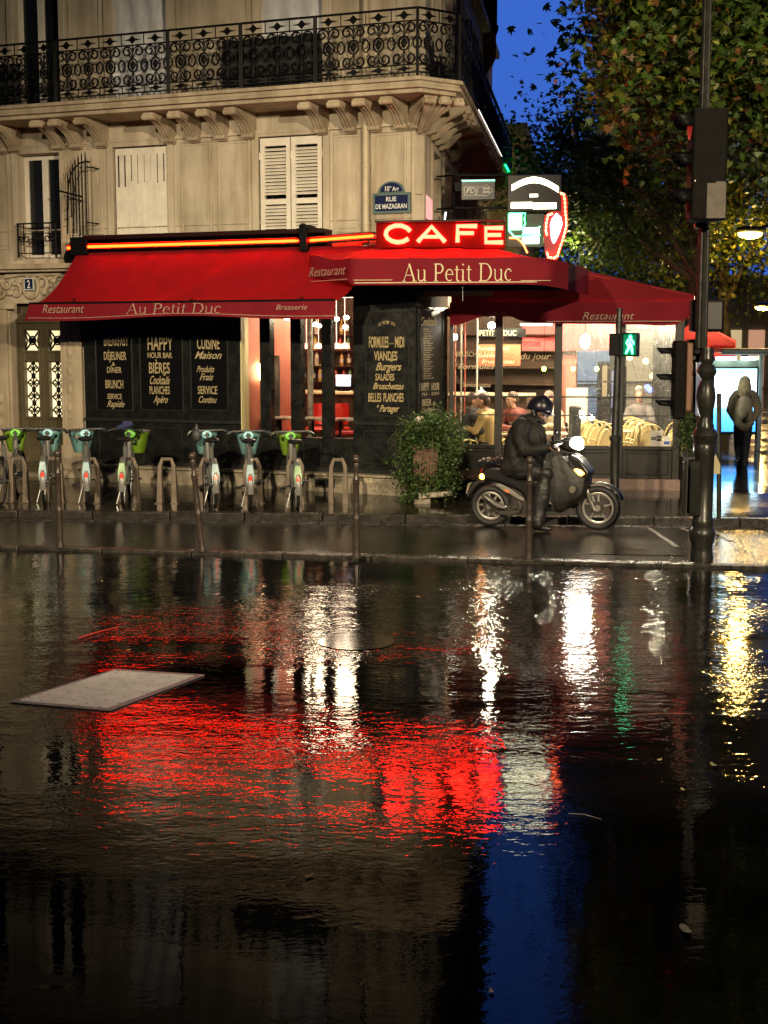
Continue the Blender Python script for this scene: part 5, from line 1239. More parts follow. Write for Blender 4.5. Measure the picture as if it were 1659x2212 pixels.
g = MB(); sign_box(g, 745, 1180, 725, 1120, -.14, -.06); g.build('backing', mat('sign_backing', (0.02,0.03,0.02), .4), t, smooth=0)
REDN = emit('red_neon_bulbs', (1.0, 0.03, 0.012), 14)
t = thing('red_carrot_neon', 'tall red bulb lit lozenge neon with a white glowing core beside the corner awning', 'neon sign', tuple(XP(1290, 1280)))
g = MB(); outl = [(1385,480),(1440,490),(1462,560),(1466,700),(1470,860),(1450,960),(1410,1080),(1370,1200),(1345,1275),(1280,1290),(1215,1260),(1195,1180),(1180,1000),(1178,860),(1190,760),(1240,715),(1300,700),(1370,640),(1365,520)]
g.prism([XP(x, y, -.05) for x, y in outl], (0,0,0), tuple(FX.n*.04)); g.build('back_panel', mat('red_panel', (0.30,0.01,0.015), .35), t, smooth=0)
pth = [(1385,485),(1420,500),(1432,600),(1436,700),(1445,790),(1448,870),(1430,950),(1400,1050),(1365,1150),(1340,1230),(1300,1255),(1235,1245),(1215,1175)]
pth2 = [(1275,730),(1230,745),(1210,840),(1205,930),(1220,990)]
g = MB(); g.tube([XP(x,y,.0) for x,y in pth], .012, 6); g.tube([XP(x,y,0) for x,y in pth2], .012, 6); g.build('neon_tube', REDN, t)
BULB = emit('bulb_glow', (1.0,0.16,0.04), 22)
g = MB()
for P_ in (pth, pth2):
    q = [XP(x,y,.015) for x,y in P_]
    for a, b in zip(q, q[1:]):
        for k in range(2): g.ell(a.lerp(b, k/2), .016,.016,.016, 6, 4)
g.build('bulbs', BULB, t)
g = MB(); cr = [(1330,720),(1385,770),(1400,850),(1370,950),(1320,1060),(1295,1085),(1270,1040),(1262,960),(1255,860),(1275,790)]
g.prism([XP(x,y,0) for x,y in cr], (0,0,0), tuple(FX.n*.015)); g.build('white_core', emit('blue_white_glow', (0.75,0.78,1.0), 6), t, smooth=0)
g = MB(); g.tube([XP(1320,1290,-.03), XP(1250,1340,-.03)], .02, 6); g.tube([XP(1300,700,-.08), XP(1300,660,-.1)], .02,6); g.build('support', M_iron, t)
# small lit signs on the boulevard wall
t = thing('corner_wall_sign', 'narrow pink and violet lit sign on the building corner above the neon letters', 'lit sign', tuple(atY(922,476,19.9)))
g = MB(); P_ = [atY(915,418,19.75), atY(930,432,20.0), atY(930,478,20.0), atY(915,468,19.75)]; g.prism(P_, (0,0,0), (.03,.05,0)); g.build('panel', emit('pink_panel', (0.75,0.12,0.22), .8), t, smooth=0)
g = MB(); P_ = [atY(915.3,448,19.745), atY(929.5,458,19.995), atY(929.5,476,19.995), atY(915.3,467,19.745)]; g.prism(P_, (-.004,-.004,0), (.0,.0,0)); g.build('violet_half', emit('violet_panel', (0.35,0.10,0.8), 1.0), t, smooth=0)
g = MB(); g.tube([atY(963,458,21), atY(960,480,21)], .012, 6); tag(g.build('small_white_tube', emit('cool_white', (.8,.9,1), 3)), 'short white glowing tube standing behind the neon letters', 'tube light')
# edge lights along the boulevard balcony (green tip)
g = MB(); g.tube([FB2.p(8.6,.03,5.72), FB2.p(11.8,.03,5.72)], .014, 6); g.build('green_edge_light', GRN, bld)
g = MB(); g.tube([FB2.p(2.2,.03,5.74), FB2.p(7.5,.03,5.74)], .008, 6); g.build('white_edge_light', emit('soft_white_line', (1,.93,.85), 1.6), bld)

# ================================================================ BOLLARDS
M_boll = mat('bollard_paint', (0.05, 0.038, 0.03), 0.32, 0.2, var=.3, vs=12, rvar=.08)
def bollard():
    t = thing('bollard', '', 'bollard', (0,0,0), group='ball topped bollards along the kerb')
    g = MB(); g.lathe([(.046,0),(.046,.03),(.038,.06),(.036,.40),(.040,.41),(.041,.43),(.034,.45),(.033,.52),(.036,.53),(.032,.55),(.030,.79),(.037,.80),(.038,.815),(.030,.825),(.037,.835),(.036,.85),(.027,.87),(.025,.94),(.031,.97),(.034,1.0),(.030,1.02)], (0,0,0), 20); g.build('shaft', M_boll, t)
    g = MB(); g.ell((0,0,1.06), .042,.042,.046, 18, 12); g.build('ball_top', M_boll, t); return t
bo = bollard()
for i, (x, y, tilt, lb) in enumerate([(130,1183,.0,'ball topped iron bollard at the left beside the blue handled bicycle'), (437,1191,-.022,'leaning iron bollard between the empty rack and the blue bicycle'), (770,1205,0,'upright iron bollard left of the leafy planter'), (1142,1209,0,'upright iron bollard in front of the scooter rider')]):
    p = atz(x, y, .035)
    o = bo if i == 0 else copy_tree(bo); o.location = p; o['label'] = lb; W[o] = Matrix.Translation(p)
    if tilt: o.rotation_euler = (0, -.088, 0)

# ================================================================ BICYCLES AND RACKS
M_tyre = mat('tyre_rubber', (0.012,0.012,0.012), .6); M_rim = mat('brushed_alloy', (0.45,0.45,0.44), .3, .9); M_bgrey = mat('bike_grey_paint', (0.19,0.19,0.18), .35, .2, var=.1)
M_bg = mat('lime_green_plastic', (0.12,0.22,0.012), .4, var=.15); M_bb = mat('pale_blue_plastic', (0.11,0.24,0.23), .4, var=.15); M_seat = mat('saddle_black', (0.015,0.015,0.015), .35)
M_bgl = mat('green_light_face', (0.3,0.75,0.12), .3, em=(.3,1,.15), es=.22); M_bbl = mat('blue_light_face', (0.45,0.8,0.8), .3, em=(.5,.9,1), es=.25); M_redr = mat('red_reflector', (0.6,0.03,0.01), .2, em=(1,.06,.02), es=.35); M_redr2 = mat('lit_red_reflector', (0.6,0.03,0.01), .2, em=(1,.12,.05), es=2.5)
def wheel(t, c, r=.31, w_=.022, nm='wheel'):
    g = MB(); g.tube([(c[0], c[1]+r*math.cos(a), c[2]+r*math.sin(a)) for a in [2*math.pi*i/36 for i in range(36)]], w_, 8, closed=True); wh = g.build('tyre' if False else nm, M_tyre, t)
    g = MB(); g.tube([(c[0], c[1]+(r-.03)*math.cos(a), c[2]+(r-.03)*math.sin(a)) for a in [2*math.pi*i/36 for i in range(36)]], .010, 6, closed=True); g.tube([(c[0]-.045,c[1],c[2]),(c[0]+.045,c[1],c[2])], .035, 10); g.build('rim', M_rim, wh)
    g = MB()
    for k in range(20): a = 2*math.pi*k/20; g.tube([(c[0]+.02*(-1)**k, c[1], c[2]), (c[0], c[1]+(r-.03)*math.cos(a), c[2]+(r-.03)*math.sin(a))], .0016, 4)
    g.build('spokes', M_rim, wh)
def bike(green, lb, steer=.25, redlit=False):
    cm = M_bg if green else M_bb; cl_ = M_bgl if green else M_bbl
    t = thing('rental_bicycle', lb, 'bicycle', (0,0,0), group='rental bicycles parked at the stand')
    wheel(t, (0,0,.33)); wheel(t, (0,1.06,.33), nm='wheel')
    g = MB(); g.tube([(0,.02,.33),(0,.42,.30)], .022, 8); g.tube([(0,.42,.30),(0,.68,.36),(0,.90,.62),(0,.96,.86)], [.045,.045,.038,.03], 10); g.tube([(0,.42,.28),(0,.24,.80)], [.038,.028], 10)
    for s in (-1,1): g.tube([(s*.055,0,.33),(s*.03,.12,.46),(s*.02,.26,.62)], .014, 8); g.tube([(s*.055,0,.33),(s*.03,.40,.30)], .014, 8)
    for s in (-1,1): g.tube([(s*.05,1.06,.33),(s*.045,.99,.66),(0,.97,.72)], .014, 8)
    g.build('frame', M_bgrey, t)
    # rear fender with its plate and reflector
    g = MB(); vs = []; n = 12
    for i in range(n+1):
        a = math.pi*(.30+.78*i/n)
        for s in (-1,-.5,.5,1): q = .35-(.012 if abs(s) == 1 else 0); vs.append((s*.038, q*math.cos(a), .33+q*math.sin(a)))
    g.add(vs, [(i*4+k, i*4+k+1, i*4+k+5, i*4+k+4) for i in range(n) for k in range(3)]); g.build('fender', M_bgrey, t); g = MB()
    vs = []
    for i in range(n+1):
        a = math.pi*(.05+.75*i/n)
        for s in (-1,-.5,.5,1): q = .35-(.012 if abs(s) == 1 else 0); vs.append((s*.036, 1.06+q*math.cos(a), .33+q*math.sin(a)))
    g.add(vs, [(i*4+k, i*4+k+1, i*4+k+5, i*4+k+4) for i in range(n) for k in range(3)]); g.build('fender', M_bgrey, t)
    g = MB(); g.prism([(-.048,-.30,.38),(.048,-.30,.38),(.052,-.28,.50),(.036,-.24,.62),(-.036,-.24,.62),(-.052,-.28,.50)], (0,-.03,0), (0,.03,0)); pl_ = g.build('tail_plate', cl_ if False else mat('plate_green' if green else 'plate_blue', (0.24,0.40,0.18) if green else (0.30,0.45,0.46), .35, em=((.4,.8,.3) if green else (.5,.8,.9)), es=.04), t, smooth=0, bevel=.008)
    g = MB(); g.prism([(-.024,-.333,.425),(.024,-.333,.425),(.022,-.325,.47),(0,-.318,.495),(-.022,-.325,.47)], (0,-.008,0), (0,.006,0)); g.build('reflector', M_redr2 if redlit else M_redr, pl_, smooth=0)
    g = MB(); g.tube([(0,.235,.80),(0,.21,.88)], .016, 8); sd = g.build('seat_post', M_rim, t)
    g = MB(); g.ell((0,.13,.90), .105,.10,.035, 14, 8); g.ell((0,.27,.905), .035,.13,.026, 12, 8); sd = g.build('saddle', M_seat, t)
    # handlebar
    g = MB(); cs, sn = math.cos(steer), math.sin(steer)
    def h(x, y, z): return (x*cs-y*sn, .94+x*sn+y*cs, z-.05)
    g.tube([h(0,0,.84), h(0,-.02,1.0)], .022, 8); g.tube([h(-.29,-.16,1.0), h(-.22,-.03,1.03), h(0,.02,1.03), h(.22,-.03,1.03), h(.29,-.16,1.0)], .013, 8); hb = g.build('handlebar', M_rim, t)
    for s in (-1,1): g = MB(); g.tube([h(s*.30,-.19,.99), h(s*.26,-.08,1.02)], .018, 8); g.tube([h(s*.31,-.10,.985), h(s*.22,.0,1.0)], .006, 5); g.build('grip', M_seat, hb)
    # front basket: tapering tub with openings
    g = MB(); zt, zb_ = 1.00, .70
    def rg(z, k): 
        f = (z-zb_)/(zt-zb_); wx = .11+.088*f; wy = .10+.06*f; return [(wx*math.cos(a)*(abs(math.cos(a))**-.35 if abs(math.cos(a))>.05 else 1)*.9, 1.13+wy*math.sin(a)*(abs(math.sin(a))**-.35 if abs(math.sin(a))>.05 else 1)*.9, z) for a in [2*math.pi*i/16 for i in range(16)]]
    lv = [zb_, zb_+.10, zb_+.19, zb_+.24, zt]
    vs = []
    for z in lv: vs += [h(x, y-.94, z_) for x, y, z_ in rg(z, 0)]
    fs = [tuple(range(16))]
    for i in range(len(lv)-1):
        for j in range(16):
            if i == 2 and j % 3 == 1: continue
            if i == 1 and j in (4, 12): continue
            fs.append((i*16+j, i*16+(j+1) % 16, (i+1)*16+(j+1) % 16, (i+1)*16+j))
    g.add(vs, fs); bk = g.build('basket', cm, t, smooth=50); so = bk.modifiers.new('thick', 'SOLIDIFY'); so.thickness = .012
    g = MB(); g.tube([h(x, y-.94, zt+.004) for x, y, _ in rg(zt, 0)], .013, 6, closed=True); g.build('basket_rim', M_bgrey, bk)
    g = MB(); g.ell(h(0,.03,.965), .072,.035,.055, 16, 8); g.build('dashboard', cl_, t); g = MB(); g.ell(h(0,-.0,.965), .045,.012,.018, 12, 6); g.build('dashboard_slot', mat('slot_dark', ((.05,.2,.05) if green else (.06,.18,.2)), .3), t)
    g = MB(); g.tube([(-.16,.42,.26),(-.10,.42,.28)], .012, 6); g.tube([(-.1,.42,.28),(.1,.44,.32)], .012, 6); g.box(-.20,-.11,.38,.46,.245,.270); g.box(.11,.20,.40,.48,.33,.355); g.tube([(.1,.44,.32),(.16,.44,.34)], .012, 6); g.build('pedals', M_seat, t)
    g = MB(); g.tube([(-.05,.30,.28),(-.12,.26,.02)], .010, 6); g.build('kickstand', M_rim, t)
    return t
bl = [(2,1094,40,True,'leftmost lime green basket bicycle cut by the picture edge'), (97,1094,103,False,'pale blue basket bicycle before the street door'), (189,1096,186,False,'pale blue basket bicycle before the stone pilaster'), (268,1098,279,True,'lime green basket bicycle with turned handlebar left of the empty rack'),
      (464,1101,447,False,'pale blue basket bicycle right of the leaning bollard'), (542,1104,538,False,'pale blue basket bicycle between the blue one and the right green one'), (642,1106,628,True,'lime green basket bicycle nearest the leafy planter')]
protos = {}
for k, (x, y, xb, gr, lb) in enumerate(bl):
    st = (.25, -.15, .35, -.5, .1, .0, .05)[k]
    o = bike(gr, lb, st, redlit=(k in (4,)))
    p = atz(x, y, .13); q = atz(xb, 1040, .16); qy = p.y+1.1; qx = (xb-829.5)/3000*qy*1.0; ang = math.atan2(qx-p.x, qy-p.y)
    o.location = (p.x, p.y, .14); o.rotation_euler = (0, R(rnd.uniform(-1.5, 1.5)), -ang)
# rolled blue cover on one handlebar
def near(px, py, Y): return atY(px, py, Y)
c = near(268, 922, 18.95); g = MB(); g.tube([c+Vector((-.10,0,-.02)), c+Vector((0,0,.01)), c+Vector((.12,.0,.05))], [.03,.045,.035], 8); g.box(c.x-.02,c.x+.1,c.y-.03,c.y+.03,c.z,c.z+.08); tag(g.build('rolled_cloth', mat('navy_cloth', (0.02,0.03,0.09), .8), bevel=.01), 'rolled dark blue cloth lying over the handlebar of the left lime bicycle', 'cloth')
c = near(425, 940, 19.0); g = MB(); g.ell(c, .07,.06,.09, 10, 8); g.tube([c+Vector((0,0,.08)), c+Vector((0,0,.16))], [.03,.005], 6); tag(g.build('plastic_bag', mat('grey_plastic', (0.05,0.05,0.055), .5, bump=.6, bs=9)), 'crumpled dark bag hanging from the handlebar of the blue bicycle', 'bag')
M_rack = mat('rack_brown_steel', (0.16,0.125,0.09), .4, .3, var=.3, vs=10)
def rack():
    t = thing('bicycle_rack', '', 'bicycle rack', (0,0,0), group='hoop racks of the bicycle stand')
    g = MB(); pts = [(-.10,0,0),(-.095,0,.50),(-.06,0,.60),(.06,0,.60),(.095,0,.50),(.10,0,0)]
    vs = []; wd = [.040,.028,.024,.024,.028,.040]; dp = [.12,.06,.045,.045,.06,.12]
    cor = [(-1,0),(-.92,.38),(-.5,.9),(.5,.9),(.92,.38),(1,0)]
    for (x,y,z), w_, d_, (cx,cz) in zip(pts, wd, dp, cor):
        for s, r in ((-1,-1),(-1,1),(1,1),(1,-1)): vs.append((x+cx*w_*s, y+d_*r*.6, z+cz*w_*s))
    fs = [(0,1,2,3)]+[(i*4+j, i*4+(j+1)%4, i*4+4+(j+1)%4, i*4+4+j) for i in range(5) for j in range(4)]+[(23,22,21,20)]
    g.add(vs, fs); g.build('hoop', M_rack, t, smooth=0, bevel=.006)
    g = MB(); g.box(-.16,-.06,-.11,.11,0,.012); g.box(.06,.16,-.11,.11,0,.012); g.build('foot_plate', M_rack, t, smooth=0); return t
rk = rack()
for i, (x, lb) in enumerate([(42,'brown hoop rack beside the leftmost bicycle'), (118,'brown hoop rack right of the bicycle at the street door'), (197,'brown hoop rack behind the bicycle at the pilaster'), (281,'brown hoop rack behind the left lime bicycle'), (362,'empty brown hoop rack left of the leaning bollard'), (450,'brown hoop rack holding the blue bicycle by the leaning bollard'), (546,'brown hoop rack behind the middle blue bicycle'), (638,'brown hoop rack behind the right lime bicycle'), (731,'empty brown hoop rack beside the upright bollard')]):
    p = atz(x, 1083+ (x/731)*4, .16); o = rk if i == 0 else copy_tree(rk); o.location = (p.x, p.y, .15); o.rotation_euler = (0,0,-.05); o['label'] = lb

# ================================================================ PLANTER WITH SHRUB
def leafcloud(name, pts, sizes, mats, parent=None, seed=3, shape='leaf', top=None, flat=0.35, origin=None):
    """many small folded leaves as one mesh (numpy built); pts Nx3, sizes N"""
    rs = np.random.RandomState(seed); N = len(pts)
    if shape == 'plane':   # five-lobed leaf outline
        a = np.array([90, 64, 45, 18, 0, -40, -90, -140, 180, 162, 135, 116])*math.pi/180; r = np.array([1.0,.45,.85,.42,.80,.45,.30,.45,.80,.42,.85,.45])
        base = np.stack([r*np.cos(a), r*np.sin(a), -.18*np.abs(r*np.cos(a))], 1)
    elif shape == 'leaf6':
        base = np.array([(0,-1,0),(.5,-.2,-.12),(.42,.45,-.1),(0,1,0),(-.42,.45,-.1),(-.5,-.2,-.12)], float)
    else:
        base = np.array([(0,-1,0),(.42,0,-.1),(0,1,0),(-.42,0,-.1)], float)
    K = len(base)
    # random orientation, biased to hang roughly level
    az = rs.uniform(0, 2*np.pi, N); tl = rs.normal(0, 1, N)*flat*1.6+.5*flat; ro = rs.uniform(0, 2*np.pi, N)
    V = base[None]*sizes[:, None, None]
    c, s = np.cos(ro)[:, None], np.sin(ro)[:, None]; V = np.stack([V[..., 0]*c-V[..., 1]*s, V[..., 0]*s+V[..., 1]*c, V[..., 2]], -1)
    c, s = np.cos(tl+.6)[:, None], np.sin(tl+.6)[:, None]; V = np.stack([V[..., 0], V[..., 1]*c-V[..., 2]*s, V[..., 1]*s+V[..., 2]*c], -1)
    c, s = np.cos(az)[:, None], np.sin(az)[:, None]; V = np.stack([V[..., 0]*c-V[..., 1]*s, V[..., 0]*s+V[..., 1]*c, V[..., 2]], -1)
    V = V+pts[:, None]
    me = bpy.data.meshes.new(name); V = V.reshape(-1, 3)
    o = bpy.data.objects.new(name, me); col.objects.link(o)
    if parent is not None:
        Mi = W[parent].inverted(); V = V @ np.array(Mi.to_3x3()).T+np.array(Mi.translation); o.parent = parent; W[o] = W[parent]
    elif origin is not None: V = V-np.array(origin); o.location = origin; W[o] = Matrix.Translation(Vector(origin))
    me.vertices.add(N*K); me.vertices.foreach_set('co', V.ravel()); me.loops.add(N*K); me.loops.foreach_set('vertex_index', np.arange(N*K)); me.polygons.add(N)
    me.polygons.foreach_set('loop_start', np.arange(N)*K); me.polygons.foreach_set('loop_total', np.full(N, K))
    for m_ in mats: me.materials.append(m_)
    me.polygons.foreach_set('material_index', rs.randint(0, len(mats), N)); me.update(); me.validate(); return o
def leafmat(name, c, tr=.35, rough=.45):
    m = mat(name, c, rough, var=.35, vs=3); n = m.node_tree; b = n.nodes['Principled BSDF']; out = n.nodes['Material Output']
    t = n.nodes.new('ShaderNodeBsdfTranslucent'); mx = n.nodes.new('ShaderNodeMixShader'); mx.inputs[0].default_value = tr
    n.links.new(b.inputs['Base Color'].links[0].from_socket, t.inputs[0]); n.links.new(b.outputs[0], mx.inputs[1]); n.links.new(t.outputs[0], mx.inputs[2]); n.links.new(mx.outputs[0], out.inputs['Surface']); return m
LG = [leafmat('shrub_leaf_dark', (0.035,0.075,0.018)), leafmat('shrub_leaf_mid', (0.07,0.13,0.03)), leafmat('shrub_leaf_pale', (0.13,0.20,0.06))]
def planter():
    Y = 18.9; base = atY(920, 1102, Y); base.z = .16; s = 3000/Y
    t = thing('leafy_planter', 'overgrown green shrub spilling from a tall wooden planter beside the cafe corner', 'planter', (base.x, base.y, .16))
    P = lambda px, py, dy=0.0: atY(px, py, Y+dy)
    M_pw = mat('weathered_planter_wood', (0.16,0.09,0.06), .7, var=.4, vs=4, stretch=(6,6,1), bump=.3)
    g = MB(); a = P(893, 962); b = P(945, 1040); x0, x1 = a.x, b.x
    k = 9
    for i in range(k): u = x0+(x1-x0)*i/k; g.hexa([(u+.02*0,Y-.16,.42),(u+(x1-x0)/k-.006,Y-.16,.42),(u+(x1-x0)/k-.006,Y-.12,.42),(u,Y-.12,.42),(u-.01,Y-.18,.92),(u+(x1-x0)/k-.006,Y-.18,.92),(u+(x1-x0)/k-.006,Y-.14,.92),(u-.01,Y-.14,.92)])
    g.box(x0, x0+.02, Y-.14, Y+.16, .42, .92); g.box(x1-.02, x1, Y-.14, Y+.16, .42, .92); g.box(x0, x1, Y+.16, Y+.18, .42, .92); g.box(x0, x1, Y-.14, Y+.16, .40, .44)
    g.build('wooden_tub', M_pw, t, smooth=0, bevel=.004, bseg=1)
    g = MB(); g.box(x0+.02,x1-.02,Y-.13,Y+.15,.86,.89); g.build('soil', mat('soil', (0.02,0.014,0.01), .9), t, smooth=0)
    g = MB(); p0, p1 = P(903, 1078), P(975, 1068)
    g.hexa([(p0.x,Y-.3,.22),(p1.x,Y-.3,.27),(p1.x,Y+.2,.27),(p0.x,Y+.2,.22),(p0.x,Y-.3,.30),(p1.x,Y-.3,.33),(p1.x,Y+.2,.33),(p0.x,Y+.2,.30)]); g.build('stone_slab', mat('chipped_stone', (0.35,0.31,0.24), .6, var=.4, vs=14, bump=.6, bs=12), t, smooth=0, bevel=.015)
    g = MB(); g.box(p0.x-.06,p0.x+.16,Y-.28,Y-.1,.14,.22); g.box(p0.x-.02,p0.x+.13,Y-.30,Y-.29,.15,.21); g.box(p1.x-.12,p1.x-.02,Y-.1,Y+.15,.14,.27); g.box(x0+.05,x1-.05,Y-.1,Y+.1,.3,.42); g.build('support_block', M_stonep, t, smooth=0, bevel=.01)
    # foliage clusters by photo position
    rs = np.random.RandomState(5); pts = []; 
    cl_ = [(905,925,34,22,900),(950,915,36,28,1000),(975,935,26,26,600),(885,955,26,30,600),(870,985,20,26,260),(960,975,34,34,900),(925,950,40,24,900),(900,1040,40,26,1200),(945,1045,44,26,1300),(900,1075,26,24,700),(880,1085,20,20,420),(965,1065,22,20,320),(985,960,20,26,260),(890,1005,22,28,420),(965,1010,24,30,500),(858,1025,16,8,90),(850,1000,6,5,26),(832,995,8,7,30),(928,905,24,16,300)]
    for cx, cy, rx, ry, n in cl_:
        q = rs.normal(0, .48, (n, 3))
        for (a_, b_, c_) in q:
            v = atY(cx+a_*rx*1.2, cy+b_*ry*1.2, Y+c_*.30-.08); 
            if v.z > .17: pts.append((v.x, v.y, v.z))
    pts = np.array(pts); leafcloud('foliage', pts, rs.uniform(.012, .030, len(pts)), LG, t, 4, 'leaf6', flat=.8)
    g = MB()
    for i in range(46):
        a = rs.uniform(0, 6.28); r0 = rs.uniform(0, .12); c0 = Vector(((x0+x1)/2+r0*math.cos(a), Y+r0*math.sin(a), .88)); c1 = c0+Vector((.22*math.cos(a), .16*math.sin(a), rs.uniform(.05,.42))); c2 = c1+Vector((.2*math.cos(a), .1*math.sin(a), -rs.uniform(-.1,.6))); g.tube([c0, (c0+c1)/2+Vector((0,0,.05)), c1, (c1+c2)/2+Vector((0.02,0,.0)), c2], [.006,.005,.004,.003,.002], 5)
    g.build('stems', mat('vine_stem', (0.12,0.13,0.05), .6), t)
    g = MB(); c = P(906, 909, -.1); g.prism([c+Vector(v) for v in ((-.05,0,-.05),(.04,0,-.06),(.075,0,-.01),(.06,0,.05),(-.02,0,.055),(-.06,0,.02))], (0,-.03,0), (0,.04,.01)); tag(g.build('crumpled_paper', mat('crumpled_paper', (.62,.56,.42), .7, bump=.8, bs=14), bevel=.008), 'crumpled piece of cream paper lying on top of the leafy planter', 'litter')
planter()

# ================================================================ SIGNAL POLE, LAMP POST, TRAFFIC LIGHTS
M_pole = mat('dark_green_cast_iron', (0.030,0.030,0.024), .35, .3, var=.35, vs=9, rvar=.1)
def lathe_px(cx, Y, prof, n=28, flute=0, fn=12, nm='', mt=None, par=None, lean=0.0, zmin=None):
    """prof of (half width px, photo y) turned about a vertical axis at distance Y"""
    s = Y/FP*1.003; P = []
    c0 = atY(cx, prof[0][1], Y)
    for hw, y in prof:
        P.append((hw*s, max(atY(cx, y, Y).z, zmin if zmin is not None else -9)))
    P = P[::-1] if P[0][1] > P[-1][1] else P
    g = MB(); g.lathe(P, (c0.x, c0.y, 0), n, flute=flute, fn=fn); return g.build(nm, mt or M_pole, par, smooth=35)
def signal_pole():
    Y = 18.6; zb_ = .145; b = atY(1327, 1098, Y); t = thing('pedestrian_signal', 'slim dark pole with a green walking man signal in front of the terrace glass', 'pedestrian signal', (b.x, Y, zb_))
    g = MB(); s = Y/FP
    def q(px, y): v = atY(px, y, Y); return v
    top, mid, low = q(1338.5, 666), q(1329, 940), q(1327, 1098); low.z = zb_
    g.tube([top, top.lerp(mid, .03), top.lerp(mid, .06), mid], [.034,.034,.040,.052], 16); g.tube([mid, mid.lerp(low, .02), mid.lerp(low,.06), mid.lerp(low, .1), low.lerp(mid,.05), low], [.060,.078,.078,.062,.062,.085], 16); 
    for f in (.0, .10, .13): p = top.lerp(mid, f); g.tube([p, p-Vector((0,0,.03))], .048, 14)
    g.build('pole', M_pole, t)
    A = Vector((.80, -.60, 0)); Nn = Vector((-.35,-.93,0)).normalized(); F = Fr((q(1350,745).x, Y-.06), (.93,-.30))
    c = q(1356, 745); z0, z1 = q(1356, 770).z, q(1356, 719).z
    F = Fr((c.x, Y-.10), (.95,-.31)); g = MB(); g.fb(F, -.10, .12, -.16, .0, z0, z1); g.build('signal_box', M_iron, t, smooth=0, bevel=.012)
    F2_ = Fr((q(1334,745).x-.03, Y-.05), (.95,-.31)); g = MB(); g.fb(F2_, -.09, .10, -.10, .02, z0+.01, z1-.01); g.build('second_box', M_iron, t, smooth=0, bevel=.012)
    g = MB(); g.fb(F, -.10, -.085, 0, .09, z0, z1); g.fb(F, .105, .12, 0, .09, z0, z1); g.fb(F, -.085, .105, 0, .09, z1-.015, z1); g.build('visor', M_iron, t, smooth=0)
    g = MB(); g.fb(F, -.082, .102, .001, .006, z0+.02, z1-.02); g.build('lens', mat('green_lens', (0.004,0.05,0.025), .15, em=(0,.35,.14), es=.55), t, smooth=0)
    G = emit('green_man_glow', (0.0, 1.0, 0.36), 9); g = MB(); zc = (z0+z1)/2; H = (z1-z0)*.84; cx = .012
    def m(x, z, w_=.012): return F.p(cx+x*H, w_, zc+z*H)
    g.ell(m(.02,.40), .022,.008,.026, 10, 6); g.tube([m(.0,.30), m(-.01,.05)], [.036,.028], 8, flat=.35); g.tube([m(-.06,.27), m(-.17,.1), m(-.12,-.02)], [.014,.013,.010], 6); g.tube([m(.06,.27), m(.17,.13), m(.20,.0)], [.014,.013,.010], 6); g.tube([m(-.03,.06), m(-.07,-.2), m(-.19,-.45)], [.020,.017,.012], 6); g.tube([m(.02,.06), m(.10,-.2), m(.14,-.46)], [.020,.017,.012], 6)
    g.build('walking_man', G, t)
signal_pole()
LPX, LPY = 1514.5, 14.6
def lamp_post():
    b = atY(LPX, 1215, LPY); t = thing('lamp_post', 'tall dark ornate cast iron lamp post standing by the flooded kerb', 'lamp post', (b.x, LPY, 0))
    prof = [(25,1218),(25,1196),(23,1190),(23,1176),(26,1170),(28,1155),(28,1147),(22,1138),(23,1130),(23,1122),(21,1119),(21.5,985),(24,980),(24,962),(22,958),(26,948),(28,940),(24,930),(19,925),(19,918),(13,906),(12.5,898),(16,890),(19,875),(21,858),(18.5,838),(14,826),(11,821),(15,815),(20,808),(21.5,801),(16,790),(12,786),(15,780),(16,774),(13.5,768),(14.5,758),(13,750)]
    lathe_px(LPX, LPY, prof, 24, nm='base_column', par=t, zmin=0.0)
    lathe_px(LPX, LPY, [(13,752),(12.4,560),(12.2,492)], 48, flute=.13, fn=12, nm='fluted_shaft', par=t)
    lathe_px(LPX, LPY, [(12,494),(15,491),(15,484),(12,480),(14,476)], 24, nm='collar', par=t)
    zt = atY(LPX, 480, LPY).z; c = atY(LPX, 480, LPY)
    g = MB(); g.lathe([(.058,zt-.05),(.05,zt+2.2),(.045,8.6)], (c.x,c.y,0), 48, flute=.12, fn=12); g.build('upper_shaft', M_pole, t)
    g = MB(); g.tube([(c.x,c.y,8.5),(c.x,c.y-.3,8.9),(c.x,c.y-.9,9.0)], .03, 8); g.lathe([(.05,.16),(.22,.10),(.28,0),(.25,-.03)], (c.x,c.y-1.1,8.9), 20); g.build('lantern_arm', M_pole, t)
    g = MB(); g.lathe([(0,-.05),(.18,-.045),(.24,0)], (c.x,c.y-1.1,8.86), 20); g.build('lantern_glass', emit('lantern_warm', (1.0,.72,.35), 8), t)
    # panels of the pedestal
    s = LPY/FP; z0, z1 = atY(LPX,1112,LPY).z, atY(LPX,995,LPY).z
    g = MB(); 
    for k in range(4): a = math.pi/4*0+k*math.pi/2-.1; d = Vector((math.cos(a), math.sin(a), 0)); F = Fr((c.x-d.x*0, c.y), (-d.y, d.x)); r_ = 21.5*s; g.fb(F, -.055, .055, -r_-.006, -r_+.02, z0, z1); g.fb(F, -.055, .055, r_-.02, r_+.006, z0, z1)
    g.build('pedestal_panel', M_pole, t, smooth=0, bevel=.006)
    l = bpy.data.lights.new('lantern_light', 'SPOT'); l.energy = 620; l.color = (1,.84,.52); l.shadow_soft_size = .2; l.spot_size = R(150); l.spot_blend = .5
    lo = bpy.data.objects.new('lantern_light', l); col.objects.link(lo); lo.location = (c.x, c.y-1.1, 8.78)
    return c
lc = lamp_post()
